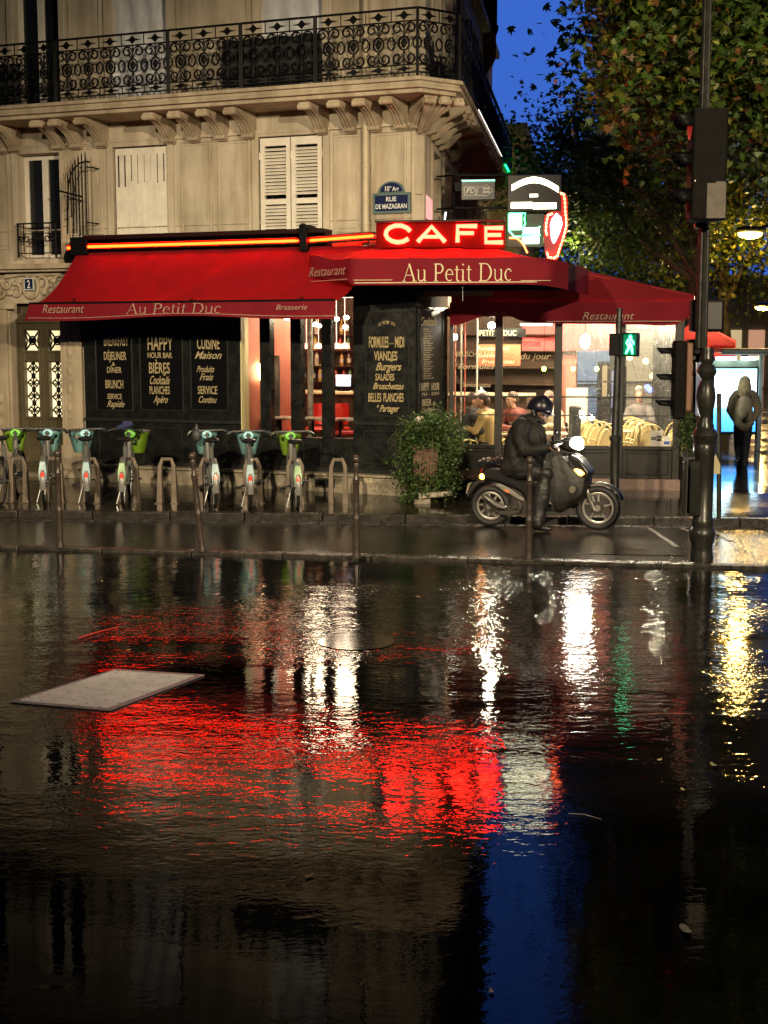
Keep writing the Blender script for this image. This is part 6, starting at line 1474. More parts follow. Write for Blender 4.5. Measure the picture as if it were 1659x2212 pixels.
def traffic_head(name, lb, cx, Y, y0, y1, wd, dp, ang, lens_sig, patch=False):
    c = atY(cx, (y0+y1)/2, Y); z0, z1 = atY(cx, y1, Y).z, atY(cx, y0, Y).z; F = Fr((c.x, c.y), (math.cos(ang), math.sin(ang)))
    t = thing(name, lb, 'traffic light', (c.x, c.y, z0)); g = MB(); g.fb(F, -wd/2, wd/2, -dp/2, dp/2, z0, z1); g.build('housing', mat('dark_signal_housing', (0.009,0.0085,0.007), .6, spec=.04, var=.3, vs=7), t, smooth=0, bevel=.03, bseg=3)
    H = z1-z0
    for k in range(3):
        zc = z1-H*(k+.5)/3; g = MB(); r_ = min(H/7, dp/2-.015)
        # visor shell facing left
        a0 = F.p(-wd/2, 0, zc); vs = []; 
        for i in range(9):
            a = math.pi*i/8
            for dd in (0, .18*(1 if True else 1)): vs.append(a0-F.u*dd*(.6+.4*math.sin(a))+F.n*math.cos(a)*r_*1.15+Vector((0,0,math.sin(a)*r_*1.15)))
        g.add(vs, [(i*2, i*2+1, i*2+3, i*2+2) for i in range(8)]); v = g.build('visor', M_iron, t); so = v.modifiers.new('t','SOLIDIFY'); so.thickness = .006
        g = MB(); g.lathe([(0,.014),(r_*.7,.010),(r_,0),(0,-.004)], tuple(F.p(-wd/2-.003, 0, zc)), 18, axis=-F.u)
        on = (k == lens_sig); g.build('lens', emit('red_signal', (1,.02,.01), .22, (.05,.0,.0)) if on else mat('dead_lens', (0.010,0.008,0.006), .7, spec=.05), t)
    if patch:
        g = MB(); g.fb(F, -.02, wd/2-.01, dp/2+.001, dp/2+.004, z0+.02, z0+H*.33); g.fb(F, wd*.18, wd/2-.012, dp/2+.001, dp/2+.0035, z0+H*.33, z0+H*.345); g.build('bare_patch', mat('weathered_patch', (0.085,0.07,0.048), .6, var=.4, vs=10), t, smooth=0)
        g = MB(); g.ell(F.p(-wd/2+.035, dp/2+.002, z0+H*.35), .006,.004,.012, 8, 5); g.build('lock', M_rim, t)
    return t, F, z0, z1
t, F, z0, z1 = traffic_head('traffic_light', 'large dark traffic light housing seen from behind high on the lamp post', 1527, 14.25, 236, 478, .355, .26, .0, 0, True)
g = MB(); 
for z in (z0+.2, z1-.2): g.tube([(lc.x, lc.y, z), (lc.x, 14.32, z)], .03, 8)
g.build('mounting_arm', M_iron, t)
t, F, z0, z1 = traffic_head('traffic_light', 'small dark repeater traffic light hanging left of the lamp post vase', 1466, 14.5, 736, 905, .135, .13, .15, 9)
g = MB(); 
for y in (808, 882): p = atY(1484, y, 14.5); g.tube([p-Vector((.06,0,0)), Vector((lc.x-.05, lc.y, p.z))], .022, 8)
g.build('mounting_arm', M_iron, t)
g = MB(); g.fb(F, .068, .135, -.05, .05, z0+.08, z1-.02); g.build('side_screen', mat('brown_screen', (0.20,0.10,0.06), .5, var=.2), t, smooth=0, bevel=.02)
for nm, lb, x0, x1, y0, y1, Y in (('control_cabinet', 'rounded dark cabinet mounted behind the lamp post shaft', 1491, 1563, 647, 717, 14.85), ('junction_box', 'small dark junction box under the rounded cabinet on the lamp post', 1484, 1512, 733, 783, 14.8)):
    a, b = atY(x0, y1, Y), atY(x1, y0, Y); t = thing(nm, lb, 'cabinet', ((a.x+b.x)/2, Y, a.z)); g = MB(); g.box(a.x, b.x, Y-.07, Y+.10, a.z, b.z); g.build('case', M_iron, t, smooth=0, bevel=.025, bseg=3); g = MB(); g.box(a.x+.03, b.x-.03, Y-.078, Y-.07, a.z+.03, b.z-.03); g.build('cover_plate', mat('black_cover', (0.02,0.02,0.018), .5), t, smooth=0, bevel=.003)
    g = MB(); g.tube([(lc.x, lc.y, (a.z+b.z)/2), ((a.x+b.x)/2, Y, (a.z+b.z)/2)], .03, 8); g.build('bracket', M_iron, t)
# post with cream board right of the lamp post, potted shrub behind it
b = atz(1553, 1114, .13); t = thing('sign_post', 'thin dark green post with a cream board leaning against its left side', 'post', tuple(b)); Yp = b.y
g = MB(); g.tube([atY(1553, 1114, Yp), atY(1553, 850, Yp)], .030, 10); g.build('post', M_pole, t)
g = MB(); g.prism([atY(x, y, Yp-.05) for x, y in ((1537,980),(1546,981),(1556,1004),(1556,1024),(1537,1024))], (0,0,0), (0,.02,0)); g.build('cream_board', mat('cream_board', (0.42,0.36,0.20), .5, var=.15), t, smooth=0)
Yq = 19.75; b = atY(1482, 1056, Yq); b.z = .2; t = thing('potted_shrub', 'square dark tub with a small leafy shrub at the terrace corner', 'potted plant', tuple(b))
g = MB(); a, c_ = atY(1470, 1056, Yq), atY(1497, 986, Yq); g.hexa([(a.x+.01,Yq-.1,.2),(c_.x-.01,Yq-.1,.2),(c_.x-.01,Yq+.1,.2),(a.x+.01,Yq+.1,.2),(a.x,Yq-.11,c_.z),(c_.x,Yq-.11,c_.z),(c_.x,Yq+.11,c_.z),(a.x,Yq+.11,c_.z)]); g.build('tub', mat('dark_tub', (0.03,0.032,0.035), .5, var=.2), t, smooth=0, bevel=.008)
rs = np.random.RandomState(8); q = rs.normal(0, .5, (1500, 3)); pts = np.array([tuple(atY(1484+a*18, 935+b_*50, Yq+c*.16)) for a, b_, c in q if abs(b_) < 1.1]); leafcloud('foliage', pts, rs.uniform(.012,.028,len(pts)), LG, t, 6, 'leaf6', flat=.9)
g = MB(); g.tube([(b.x,Yq,c_.z-.02),(b.x+.01,Yq,c_.z+.4)], [.02,.01], 6); g.build('stem', mat('bark_small', (.06,.045,.03), .8), t)
# ================================================================ fused organic shapes
def fuse(name, mb, m, parent=None, vox=.014, it=6, origin=None, dec=None):
    """melts overlapping closed shapes into one continuous smooth surface"""
    me = bpy.data.meshes.new('tmp'); me.from_pydata([tuple(v) for v in mb.v], [], mb.f); me.update()
    ob = bpy.data.objects.new('tmp', me); col.objects.link(ob)
    r = ob.modifiers.new('r', 'REMESH'); r.mode = 'VOXEL'; r.voxel_size = vox
    s = ob.modifiers.new('s', 'SMOOTH'); s.iterations = it; s.factor = .5
    dg = bpy.context.evaluated_depsgraph_get(); m2 = bpy.data.meshes.new_from_object(ob.evaluated_get(dg))
    out = MB(); out.v = [tuple(v.co) for v in m2.vertices]; out.f = [tuple(p.vertices) for p in m2.polygons]; out.m = [0]*len(out.f)
    bpy.data.objects.remove(ob); bpy.data.meshes.remove(me); bpy.data.meshes.remove(m2)
    return out.build(name, m, parent, smooth=180, origin=origin)
def limb(g, pts, rs, n=12):
    g.tube(pts, rs, n)
    for p, r in zip(pts, rs): g.ell(p, r, r, r, 12, 8)
def hand(g, wrist, d, curl, s=1.0, side=1):
    """palm, four unequal bent fingers and a thumb; d = direction of the fingers, curl = direction they bend towards"""
    d = Vector(d).normalized(); c = Vector(curl).normalized(); x = d.cross(c).normalized()*side; w_ = Vector(wrist)
    for k in range(4): g.tube([w_+x*(.012*(k-1.5))*s, w_+d*.085*s+x*(.019*(k-1.5))*s], [.014*s, .012*s], 8)
    for k, L_ in enumerate((.060, .072, .068, .052)):
        b = w_+d*.085*s+x*.020*(k-1.5)*s; m_ = b+d*L_*.45*s+c*.014*s; e = m_+(d*.35+c*.8).normalized()*L_*.45*s; f = e+(c*.9-d*.4).normalized()*L_*.28*s
        g.tube([b, m_, e, f], [.0105*s, .0098*s, .009*s, .0075*s], 8)
    b = w_+d*.025*s-x*.030*s; g.tube([b, b+(d*.5-x*.7+c*.3).normalized()*.035*s, b+(d*.8-x*.35+c*.6).normalized()*.068*s], [.013*s, .012*s, .009*s], 8)
def head(parent, c, fwd, tilt=0.0, skin=None, hair=None, hairm=None, s=1.0, hairstyle='short', body=None):
    """head shape with brow, nose, lips, chin, ears into MB body; returns hair mesh"""
    f = Vector(fwd).normalized(); up = Vector((0,0,1)); rt = f.cross(up).normalized(); f2 = (f*math.cos(tilt)-up*math.sin(tilt)); up2 = (up*math.cos(tilt)+f*math.sin(tilt))
    c = Vector(c); M = Matrix((rt, f2, up2)).transposed()
    def P(x, y, z): return c+rt*x*s+f2*y*s+up2*z*s
    g = body
    g.ell(P(0,-.012,.02), .074*s,.092*s,.092*s, 16, 12, M); g.ell(P(0,.022,-.045), .054*s,.062*s,.070*s, 14, 10, M); g.ell(P(0,.060,-.088), .024*s,.022*s,.022*s, 10, 8, M)
    g.ell(P(0,.074,.020), .050*s,.016*s,.014*s, 10, 6, M)
    g.tube([P(0,.082,.012), P(0,.100,-.022), P(0,.094,-.034)], [.007*s,.011*s,.012*s], 8)
    for sx in (-1,1): g.ell(P(sx*.034,.060,-.020), .022*s,.018*s,.020*s, 8, 6, M); g.ell(P(sx*.076,-.008,-.012), .010*s,.020*s,.032*s, 8, 6, M)
    g.ell(P(0,.082,-.056), .022*s,.010*s,.006*s, 8, 5, M); g.ell(P(0,.080,-.066), .019*s,.010*s,.007*s, 8, 5, M)
    return P, M
def face_details(parent, P, M, s=1.0):
    for sx in (-1, 1):
        g = MB(); g.ell(P(sx*.031,.076,.002), .013*s,.008*s,.007*s, 8, 6, M); e = g.build('eye', mat('eye_white', (.6,.58,.54), .3), parent)
        g = MB(); g.ell(P(sx*.031,.082,.001), .006*s,.004*s,.006*s, 8, 6, M); g.build('iris', mat('iris_dark', (.02,.012,.01), .2), e)
        g = MB(); g.tube([P(sx*.014,.086,.022), P(sx*.032,.088,.028), P(sx*.050,.074,.022)], .004*s, 5); g.build('eyebrow', mat('brow_hair', (.03,.02,.012), .8), parent)
    g = MB(); g.tube([P(-.022,.086,-.061), P(0,.093,-.060), P(.022,.086,-.061)], .0035*s, 5); g.build('mouth', mat('lip', (.25,.08,.06), .5), parent)
M_skin = mat('skin', (0.48, 0.27, 0.18), .5, var=.08, vs=12); M_skind = mat('skin_shadow', (0.22, 0.12, 0.08), .55, var=.1, vs=12)
M_coatb = mat('black_rain_jacket', (0.014,0.014,0.013), .65, var=.4, vs=6, bump=.9, bs=9, rvar=.1, spec=.25); M_trou = mat('black_rain_trousers', (0.012,0.012,0.012), .45, var=.4, vs=6, bump=.6, bs=22)

# ================================================================ SCOOTER + RIDER
SR = Vector((1.335, 17.28, .034)); SFv = Vector((2.602, 16.80, .034)); su = (SFv-SR); su.z = 0; wb = su.length; su.normalize()
FSC = Fr((SR.x, SR.y), (su.x, su.y)); SZ0 = .036
def sx_(zx, zy=0): return (zx-370)/652
def sz_(zx, zy): return SZ0+(1290+(zx-380)*.05-zy)/667
def S3(zx, zy, n=0.0): return FSC.p(sx_(zx), n, sz_(zx, zy))
def sprism(g, pts, n0, n1): P = [S3(x, y, n0) for x, y in pts]; g.prism(P, (0,0,0), tuple(FSC.n*(n1-n0))); return g
M_sb = mat('black_scooter_paint', (0.006,0.006,0.006), .34, .0, coat=.1, var=.2, vs=5); M_plast = mat('scooter_black_plastic', (0.014,0.014,0.013), .4, var=.3, vs=14); M_sil = mat('silver_trim', (0.40,0.38,0.34), .3, .6, var=.15); M_eng = mat('engine_grime', (0.05,0.045,0.035), .5, .5, var=.5, vs=14, bump=.4, bs=30)
sct = thing('scooter', 'black motor scooter with lit headlight and amber indicators stopped on the lane', 'scooter', (SR.x+.65, SR.y-.25, SZ0))
def sc_wheel(zx, zy, ro, spoke):
    c = S3(zx, zy); u = FSC.u; z = Vector((0,0,1)); g = MB(); ring = lambda r, n_=40: [c+u*(r*math.cos(2*math.pi*i/n_))+z*(r*math.sin(2*math.pi*i/n_)) for i in range(n_)]
    g.tube(ring(ro-.042), .042, 10, closed=True); wh = g.build('wheel', M_tyre, sct)
    g = MB(); g.tube(ring(ro-.082), .016, 8, closed=True, flat=1.8); g.tube([c-FSC.n*.05, c+FSC.n*.06], .04, 14); 
    for k in range(spoke): 
        a = 2*math.pi*k/spoke+.3; d = u*math.cos(a)+z*math.sin(a); g.tube([c+d*.03, c+d*(ro-.09)], [.020,.012], 6)
    g.build('rim', M_sil, wh)
    g = MB(); g.tube([c+FSC.n*.03, c+FSC.n*.036], .085, 20); g.build('brake_disc', M_eng, wh); return c
sc_wheel(370, 1118, .258, 9); sc_wheel(1258, 1143, .275, 5)
g = MB(); sprism(g, [(310,800),(400,775),(520,780),(610,815),(700,870),(745,960),(735,1090),(690,1075),(640,1010),(560,960),(450,925),(350,905),(300,870)], -.13, .13); g.build('body', M_sb, sct, smooth=30, bevel=.045, bseg=3)
g = MB(); sprism(g, [(690,1065),(740,1075),(960,1110),(1060,1080),(1060,1130),(960,1165),(700,1140)], -.15, .15); g.build('footboard', M_plast, sct, smooth=30, bevel=.02)
g = MB(); sprism(g, [(1015,720),(1060,690),(1130,735),(1215,850),(1190,880),(1165,960),(1130,1060),(1050,1130),(1010,1120),(1060,1000),(1070,880)], -.17, .17); g.build('front_shield', M_sb, sct, smooth=30, bevel=.05, bseg=3)
g = MB(); sprism(g, [(480,770),(560,750),(660,775),(720,820),(740,850),(640,845),(520,800)], -.12, .12); g.build('seat', M_seat, sct, smooth=30, bevel=.035, bseg=3)
g = MB(); sprism(g, [(435,925),(470,925),(560,970),(640,1030),(672,1050),(672,1072),(640,1060),(540,1000),(450,945)], .128, .142); g.build('trim_strip', M_sil, sct, smooth=0, bevel=.004)
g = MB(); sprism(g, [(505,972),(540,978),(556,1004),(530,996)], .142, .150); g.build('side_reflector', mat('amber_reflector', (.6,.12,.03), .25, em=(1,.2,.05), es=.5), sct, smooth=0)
g = MB(); sprism(g, [(325,1005),(360,1020),(430,1080),(520,1120),(620,1080),(660,1110),(640,1180),(560,1200),(470,1190),(400,1140),(340,1070)], .05, .12); g.tube([S3(590,1112,.11), S3(590,1112,.14)], .055, 18); g.build('engine_casing', M_eng, sct, smooth=30, bevel=.02)
g = MB(); g.tube([S3(330,1010,.15), S3(360,1040,.15), S3(460,1110,.15), S3(520,1130,.14)], [.022,.042,.045,.025], 14); g.build('exhaust', mat('exhaust_metal', (.12,.11,.10), .35, .7, var=.4, vs=10), sct)
g = MB(); sprism(g, [(300,880),(235,915),(190,985),(172,1045),(190,1040),(230,975),(290,925),(330,915)], -.06, .06); g.build('rear_mudguard', M_plast, sct, smooth=0, bevel=.01)
g = MB()
vs = []
for i in range(17):
    a = math.pi*(.12+.62*i/16); c = S3(1258, 1143); 
    for s_ in (-.06,-.035,.035,.06): r_ = .315-(.02 if abs(s_) > .05 else 0); vs.append(c+FSC.u*(r_*math.cos(a)+.015)+Vector((0,0,r_*math.sin(a)))+FSC.n*s_)
g.add(vs, [(i*4+k, i*4+k+1, i*4+k+5, i*4+k+4) for i in range(16) for k in range(3)]); o = g.build('front_mudguard', M_sb, sct); so = o.modifiers.new('t','SOLIDIFY'); so.thickness = .006
for s_ in (-.065, .065): g = MB(); g.tube([S3(1150, 900, s_*.8), S3(1185, 1020, s_), S3(1240, 1160, s_)], [.022,.022,.018], 10); g.build('fork_leg', M_sil, sct)
g = MB(); sprism(g, [(925,590),(990,560),(1060,570),(1110,610),(1112,668),(1050,680),(960,660)], -.10, .10); g.build('handlebar_cowl', M_sb, sct, smooth=30, bevel=.035, bseg=3)
g = MB(); g.tube([S3(950,620,-.33), S3(975,600,-.15), S3(985,600,.0), S3(975,600,.15), S3(950,620,.33)], .016, 8); hb = g.build('handlebar', M_plast, sct)
for s_ in (-1,1): g = MB(); g.tube([S3(950,618,s_*.22), S3(938,625,s_*.35)], .021, 10); g.tube([S3(985,605,s_*.20), S3(965,600,s_*.33)], .006, 6); g.build('grip', M_seat, hb)
for s_ in (-1,1):
    g = MB(); g.tube([S3(975,600,s_*.22), S3(965,520,s_*.24), S3(940,490,s_*.26)], .006, 6); st = g.build('mirror_stem', M_iron, sct)
    g = MB(); g.ell(S3(950,500 if s_ > 0 else 470,s_*.27), .02,.05,.035, 12, 8); g.build('mirror', M_plast, st)
g = MB(); g.prism([S3(1085,556,-.112), S3(1118,596,-.112), S3(1120,668,-.112), S3(1062,652,-.112), S3(1024,615,-.112), S3(1045,570,-.112)], (0,0,0), tuple(FSC.n*.224)); g.build('headlight', emit('headlight_glow', (1.0, .93, .78), 90), sct, bevel=.03)
g = MB(); P_ = [(1068,820),(1100,808),(1140,822),(1170,852),(1140,872),(1095,860)]; sprism(g, P_, .135, .182); g.build('front_indicator', emit('amber_indicator', (1.0,.42,.02), 14), sct, bevel=.01)
g = MB(); sprism(g, P_, -.182, -.135); g.build('front_indicator', mat('amber_off', (.4,.15,.02), .2), sct, bevel=.01)
g = MB(); g.ell(S3(320,865,.12), .035,.028,.036, 12, 8); g.build('rear_indicator', emit('amber_rear', (1.0,.30,.02), 26), sct)
g = MB(); g.ell(S3(305,830,0), .03,.09,.035, 12, 8); g.build('tail_lamp', mat('tail_red', (.35,.01,.01), .2, em=(1,.03,.01), es=.6), sct)
g = MB(); sprism(g, [(270,770),(330,745),(500,740),(505,755),(335,765),(280,785)], -.11, .11); 
for s_ in (-.1,.1): g.tube([S3(270,770,s_), S3(330,730,s_), S3(480,735,s_)], .010, 6); g.tube([S3(330,730,s_), S3(360,790,s_)], .009, 6)
g.build('luggage_rack', mat('chrome', (.5,.48,.44), .15, 1), sct)
g = MB()
for k in range(12): a = k*.6; g.tube([S3(350+k*13, 715+18*math.sin(a), .08*math.cos(a)), S3(365+k*12, 740-20*math.cos(a), .08*math.sin(a*1.3))], .014, 6)
for k in range(9): g.ell(S3(270+k*27, 745-(k % 3)*12, .1*math.sin(k)), .022,.02,.02, 8, 6)
tag(g.build('chain_lock', mat('chain_chrome', (.35,.32,.28), .2, .9), bevel=0), 'coiled chrome chain lock strapped on the rear rack of the scooter', 'chain lock')
# leg apron hanging round the rider's knees
def drape(name, pts, thick, m, parent, seed=1):
    g = MB(); rr = random.Random(seed)
    for k in range(len(pts)-1): pass
    return g
g = MB()
rowsA = [[(850,755),(905,715),(960,700),(1015,705)],[(852,840),(920,820),(1000,815),(1085,800)],[(862,930),(935,930),(1040,930),(1165,900)],[(885,1020),(955,1045),(1050,1050),(1150,1010)],[(925,1110),(965,1130),(1030,1130),(1090,1085)],[(948,1165),(975,1168),(1005,1158),(1040,1128)]]
for side in (1, -1):
    P = []
    for j, r_ in enumerate(rowsA):
        row = []
        for i in range(10):
            t_ = i/9*3; k = min(2, int(t_)); f_ = t_-k; x = r_[k][0]*(1-f_)+r_[k+1][0]*f_; y = r_[k][1]*(1-f_)+r_[k+1][1]*f_
            bul = .265*(1-.32*(i/9)**2)-.045*(j > 3)*(j-3)+.016*math.sin(i*1.9+j*.8); row.append(S3(x, y, side*bul))
        P.append(row)
    sheet(g, P, FSC.n*side*.012)
sheet(g, [[S3(rowsA[j][3][0], rowsA[j][3][1], (.265*.68-.045*(j>3)*(j-3))*(1-2*i/8)+.0)+FSC.u*.06*math.sin(math.pi*i/8) for i in range(9)] for j in range(6)], FSC.u*.012)
ap = g.build('leg_apron', mat('black_apron_fabric', (0.016,0.016,0.014), .5, var=.4, vs=5, bump=.5, bs=10), sct, smooth=70)
g = MB(); g.prism([S3(x, y, .242) for x, y in ((1068,950),(1085,944),(1108,955),(1110,980),(1092,1004),(1070,1000),(1058,975))], (0,0,0), tuple(FSC.n*.012)); g.tube([S3(1075,965,.262), S3(1095,965,.262), S3(1095,985,.262), S3(1078,988,.262), S3(1075,965,.262)], .004, 5); g.build('round_emblem', mat('faded_gold', (.16,.14,.09), .5), ap, smooth=0)
g = MB(); sprism(g, [(805,1022),(832,1016),(830,1028),(806,1034)], .30, .306)
# rider ------------------------------------------------------------
rid = thing('person', 'scooter rider in dark helmet and black rain clothes with one foot on the ground', 'person', tuple(S3(800, 1305, .25)))
b = MB(); n0 = 0.0
hipL, hipR = S3(625,800,.12), S3(625,800,-.12)
pel, wai, che, nck = S3(615,790), S3(612,700), S3(640,520), S3(715,410)
limb(b, [pel, wai, che], [.12,.115,.125]); limb(b, [che, nck], [.10,.055]); limb(b, [nck, S3(765,375)], [.052,.052])
shL, shR = S3(640,470,.17), S3(640,470,-.17); elL, elR = S3(690,640,.27), S3(700,630,-.27); wrL, wrR = S3(890,632,.27), S3(890,632,-.27)
for s_, e_, w_ in ((shL,elL,wrL),(shR,elR,wrR)): limb(b, [s_, e_, w_], [.05,.04,.028])
kn, an = S3(890,850,.20), S3(805,1225,.24); kn2, an2 = S3(900,840,-.18), S3(930,1080,-.14)
limb(b, [hipL, kn, an], [.08,.058,.04]); limb(b, [hipR, kn2, an2], [.08,.058,.04])
fw = (FSC.u*.93-Vector((0,0,.0))+FSC.n*.20).normalized()
for w_, sd in ((wrL,1),(wrR,-1)): hand(b, w_, FSC.u*.9+Vector((0,0,.1)), Vector((0,0,-1)), 1.05, sd)
Ph, Mh = head(rid, S3(792,345), FSC.u+FSC.n*.22, .38, body=b)
body = fuse('body', b, M_skind, rid, .009, 4); face_details(rid, Ph, Mh)
c = MB()
limb(c, [S3(600,800), S3(590,740), S3(600,650), S3(625,540), S3(650,470)], [.175,.185,.18,.185,.16], 16)
for s_ in (1,-1):
    limb(c, [S3(600,790,s_*.09), S3(592,690,s_*.10), S3(625,540,s_*.10), S3(650,465,s_*.12)], [.15,.145,.15,.115], 14)
    limb(c, [S3(650,460,s_*.16), S3(655,550,s_*.25), S3(700,640,s_*.28), S3(790,650,s_*.285), S3(885,632,s_*.275)], [.105,.098,.088,.075,.058], 12)
c.ell(S3(745,560), .14,.14,.20, 14, 10); c.ell(S3(720,690), .17,.17,.15, 14, 10)
limb(c, [S3(700,415), S3(740,395)], [.095,.080])
limb(c, [S3(560,790,.10), S3(700,800,.17)], [.14,.12]); limb(c, [S3(560,790,-.10), S3(700,800,-.17)], [.14,.12])
co = fuse('rain_jacket', c, M_coatb, rid, .016, 5)
tx_ = bpy.data.textures.new('folds', 'CLOUDS'); tx_.noise_scale = .16; tx_.noise_depth = 2
dm = co.modifiers.new('folds', 'DISPLACE'); dm.texture = tx_; dm.strength = .045; dm.mid_level = .5; dm.texture_coords = 'LOCAL'
g = MB(); g.tube([S3(772,455,.07)+FSC.u*.0, S3(800,540,.10), S3(800,640,.12)], .006, 5); g.build('zip_line', M_iron, rid)
g = MB(); g.tube([S3(725,425,.0)+FSC.n*.09, S3(770,400,.06), S3(800,430,.03), S3(812,445,0)], [.04,.035,.03,.02], 8); g.build('collar', M_coatb, rid)
c = MB(); limb(c, [S3(620,810,.12), S3(760,830,.18), S3(870,850,.21), S3(850,960,.225), S3(825,1080,.24), S3(812,1190,.245), S3(812,1240,.25)], [.13,.115,.105,.10,.10,.098,.092], 14)
limb(c, [S3(620,810,-.12), S3(760,830,-.17), S3(890,850,-.19), S3(900,960,-.17), S3(925,1080,-.15)], [.13,.115,.10,.085,.075], 14)
tr = fuse('rain_trousers', c, M_trou, rid, .016, 4); dm = tr.modifiers.new('folds', 'DISPLACE'); dm.texture = tx_; dm.strength = .05; dm.mid_level = .5; dm.texture_coords = 'LOCAL'
for (zx, zy, n_) in ((800,1268,.25), (940,1108,-.14)):
    c = MB(); p = S3(zx, zy, n_); c.ell(p+Vector((0,0,-.00)), .05,.05,.055, 12, 8); c.tube([p+Vector((0,0,.05)), p+Vector((0,0,-.02))], [.052,.055], 12)
    for f_, r_, dz in ((.0,.045,-.01),(.06,.045,-.016),(.12,.044,-.022),(.165,.036,-.028)): c.ell(p+FSC.u*f_+Vector((0,0,dz)), r_,r_,r_*.72, 12, 8)
    c.tube([p-FSC.u*.03+Vector((0,0,-.035)), p+FSC.u*.17+Vector((0,0,-.045))], .022, 8)
    fuse('shoe', c, mat('black_shoe', (.02,.02,.02), .35, var=.2), rid, .008, 2)
# helmet: half shell with a peak and strap
g = MB(); hc = S3(780,318); f = (FSC.u+FSC.n*.2).normalized(); rt_ = f.cross(Vector((0,0,1))).normalized(); up_ = Vector((0,0,1)); fT = (f*math.cos(.3)-up_*math.sin(.3)); uT = (up_*math.cos(.3)+f*math.sin(.3))
vs = []; fs = []; m_, n_ = 10, 24
for i in range(m_+1):
    t_ = (math.pi*.56)*i/m_
    for j in range(n_):
        a = 2*math.pi*j/n_; dn = .0 if math.cos(a) > .3 else .035*(.3-math.cos(a)); vs.append(hc+fT*(.150*math.sin(t_)*math.cos(a)-.012)+rt_*(.128*math.sin(t_)*math.sin(a))+uT*(.142*math.cos(t_)+.012-dn*(i/m_)))
for i in range(m_):
    for j in range(n_): fs.append((i*n_+j, (i+1)*n_+j, (i+1)*n_+(j+1) % n_, i*n_+(j+1) % n_))
g.add(vs, fs); hm = g.build('helmet', mat('navy_helmet', (0.006,0.006,0.012), .32), rid); so = hm.modifiers.new('t','SOLIDIFY'); so.thickness = .012
g = MB(); P = []
for j in range(5):
    P.append([hc+fT*((.132+.075*j/4)*math.cos(a)-.012)+rt_*((.122+.012*j/4)*math.sin(a))+uT*(.0-.030*j/4) for a in [(-1.15+2.3*i/16) for i in range(17)]])
sheet(g, P, uT*.008); g.build('helmet_peak', mat('navy_helmet'), hm, smooth=60)
g = MB(); 
for s_ in (1,-1): g.tube([hc+rt_*.11*s_-fT*.04-uT*.02, hc+rt_*.095*s_+fT*.0-uT*.10, hc+rt_*.02*s_+fT*.045-uT*.155], .010, 6); g.ell(hc+rt_*.112*s_-fT*.035-uT*.055, .03,.035,.055, 10, 8)
g.build('helmet_strap', M_seat, hm)
g = MB(); g.ell(hc-rt_*.0+FSC.n*.126+uT*.035+fT*.0, .014,.008,.016, 8, 6); g.build('helmet_stud', mat('cream_stud', (.7,.62,.4), .25), hm)
point('headlight_throw', S3(1150,640,.0)+FSC.u*.06, 14, (1,.93,.8), .05)

# ================================================================ WALKING PERSON
Yw = 23.3; sw = Yw/FP
def Wq(x, y, dy=0.0): return atY(1481.3+x/8.06, 740.7+y/8.06, Yw+dy)
ft = Wq(1010, 2190); wk = thing('person', 'person with long pale hair in a grey jacket and backpack walking away from the camera', 'person', (ft.x, Yw, ZS))
b = MB(); limb(b, [Wq(990,1440), Wq(1010,1200), Wq(1020,960)], [.12,.11,.12]); limb(b, [Wq(1020,930), Wq(1020,800)], [.07,.045])
for s_, sh, el, wr in ((-1,(860,930),(790,1180),(850,1330)), (1,(1190,930),(1240,1180),(1180,1330))): limb(b, [Wq(*sh), Wq(*el,.03), Wq(*wr,.14)], [.045,.038,.028]); hand(b, Wq(*wr,.14), Vector((s_*-.5,.3,-.8)), Vector((-s_,0,0)), 1.0, s_)
limb(b, [Wq(930,1480), Wq(915,1800,.05), Wq(930,2010,-.16)], [.075,.052,.035]); limb(b, [Wq(1050,1480), Wq(1040,1820,.08), Wq(1010,2170,.06)], [.075,.052,.035])
Ph, Mh = head(wk, Wq(1030,720), (0.05,1,0), .1, body=b); fuse('body', b, M_skin, wk, .010, 3); face_details(wk, Ph, Mh)
c = MB(); limb(c, [Wq(1000,1400), Wq(1010,1200), Wq(1020,960)], [.155,.15,.14], 16)
for s_, pts in ((-1,[(900,905),(830,980),(775,1170),(850,1310)]), (1,[(1150,905),(1215,980),(1262,1170),(1180,1310)])): limb(c, [Wq(x,y,.03*i) for i,(x,y) in enumerate(pts)], [.085,.078,.072,.062])
c.ell(Wq(930,1390), .10,.14,.07,12,8); c.ell(Wq(1090,1390), .10,.14,.07,12,8); limb(c, [Wq(1020,880), Wq(1025,820)], [.09,.07])
fuse('jacket', c, mat('grey_green_jacket', (0.27,0.26,0.20), .6, var=.25, vs=6, bump=.3, bs=14), wk, .014, 4)
c = MB(); limb(c, [Wq(940,1460), Wq(915,1800,.05), Wq(930,2000,-.13)], [.105,.075,.060], 12); limb(c, [Wq(1055,1460), Wq(1040,1820,.08), Wq(1012,2140,.06)], [.105,.075,.058], 12); fuse('jeans', c, mat('dark_jeans', (0.015,0.022,0.04), .7, var=.3, vs=6, bump=.3, bs=20), wk, .012, 3)
c = MB(); p = Wq(925,2080,-.20); c.ell(p, .042,.035,.06,10,8); c.ell(p+Vector((0,.02,-.075)), .045,.035,.05,10,8); c.ell(p+Vector((0,.04,-.13)), .040,.03,.04,10,8); fuse('boot', c, mat('black_shoe'), wk, .009, 2)
c = MB(); p = Wq(1012,2185,.06); p.z = ZS+.05; c.ell(p, .045,.06,.05,10,8); c.ell(p+Vector((0,.09,-.01)), .045,.08,.038,10,8); fuse('boot', c, mat('black_shoe'), wk, .009, 2)
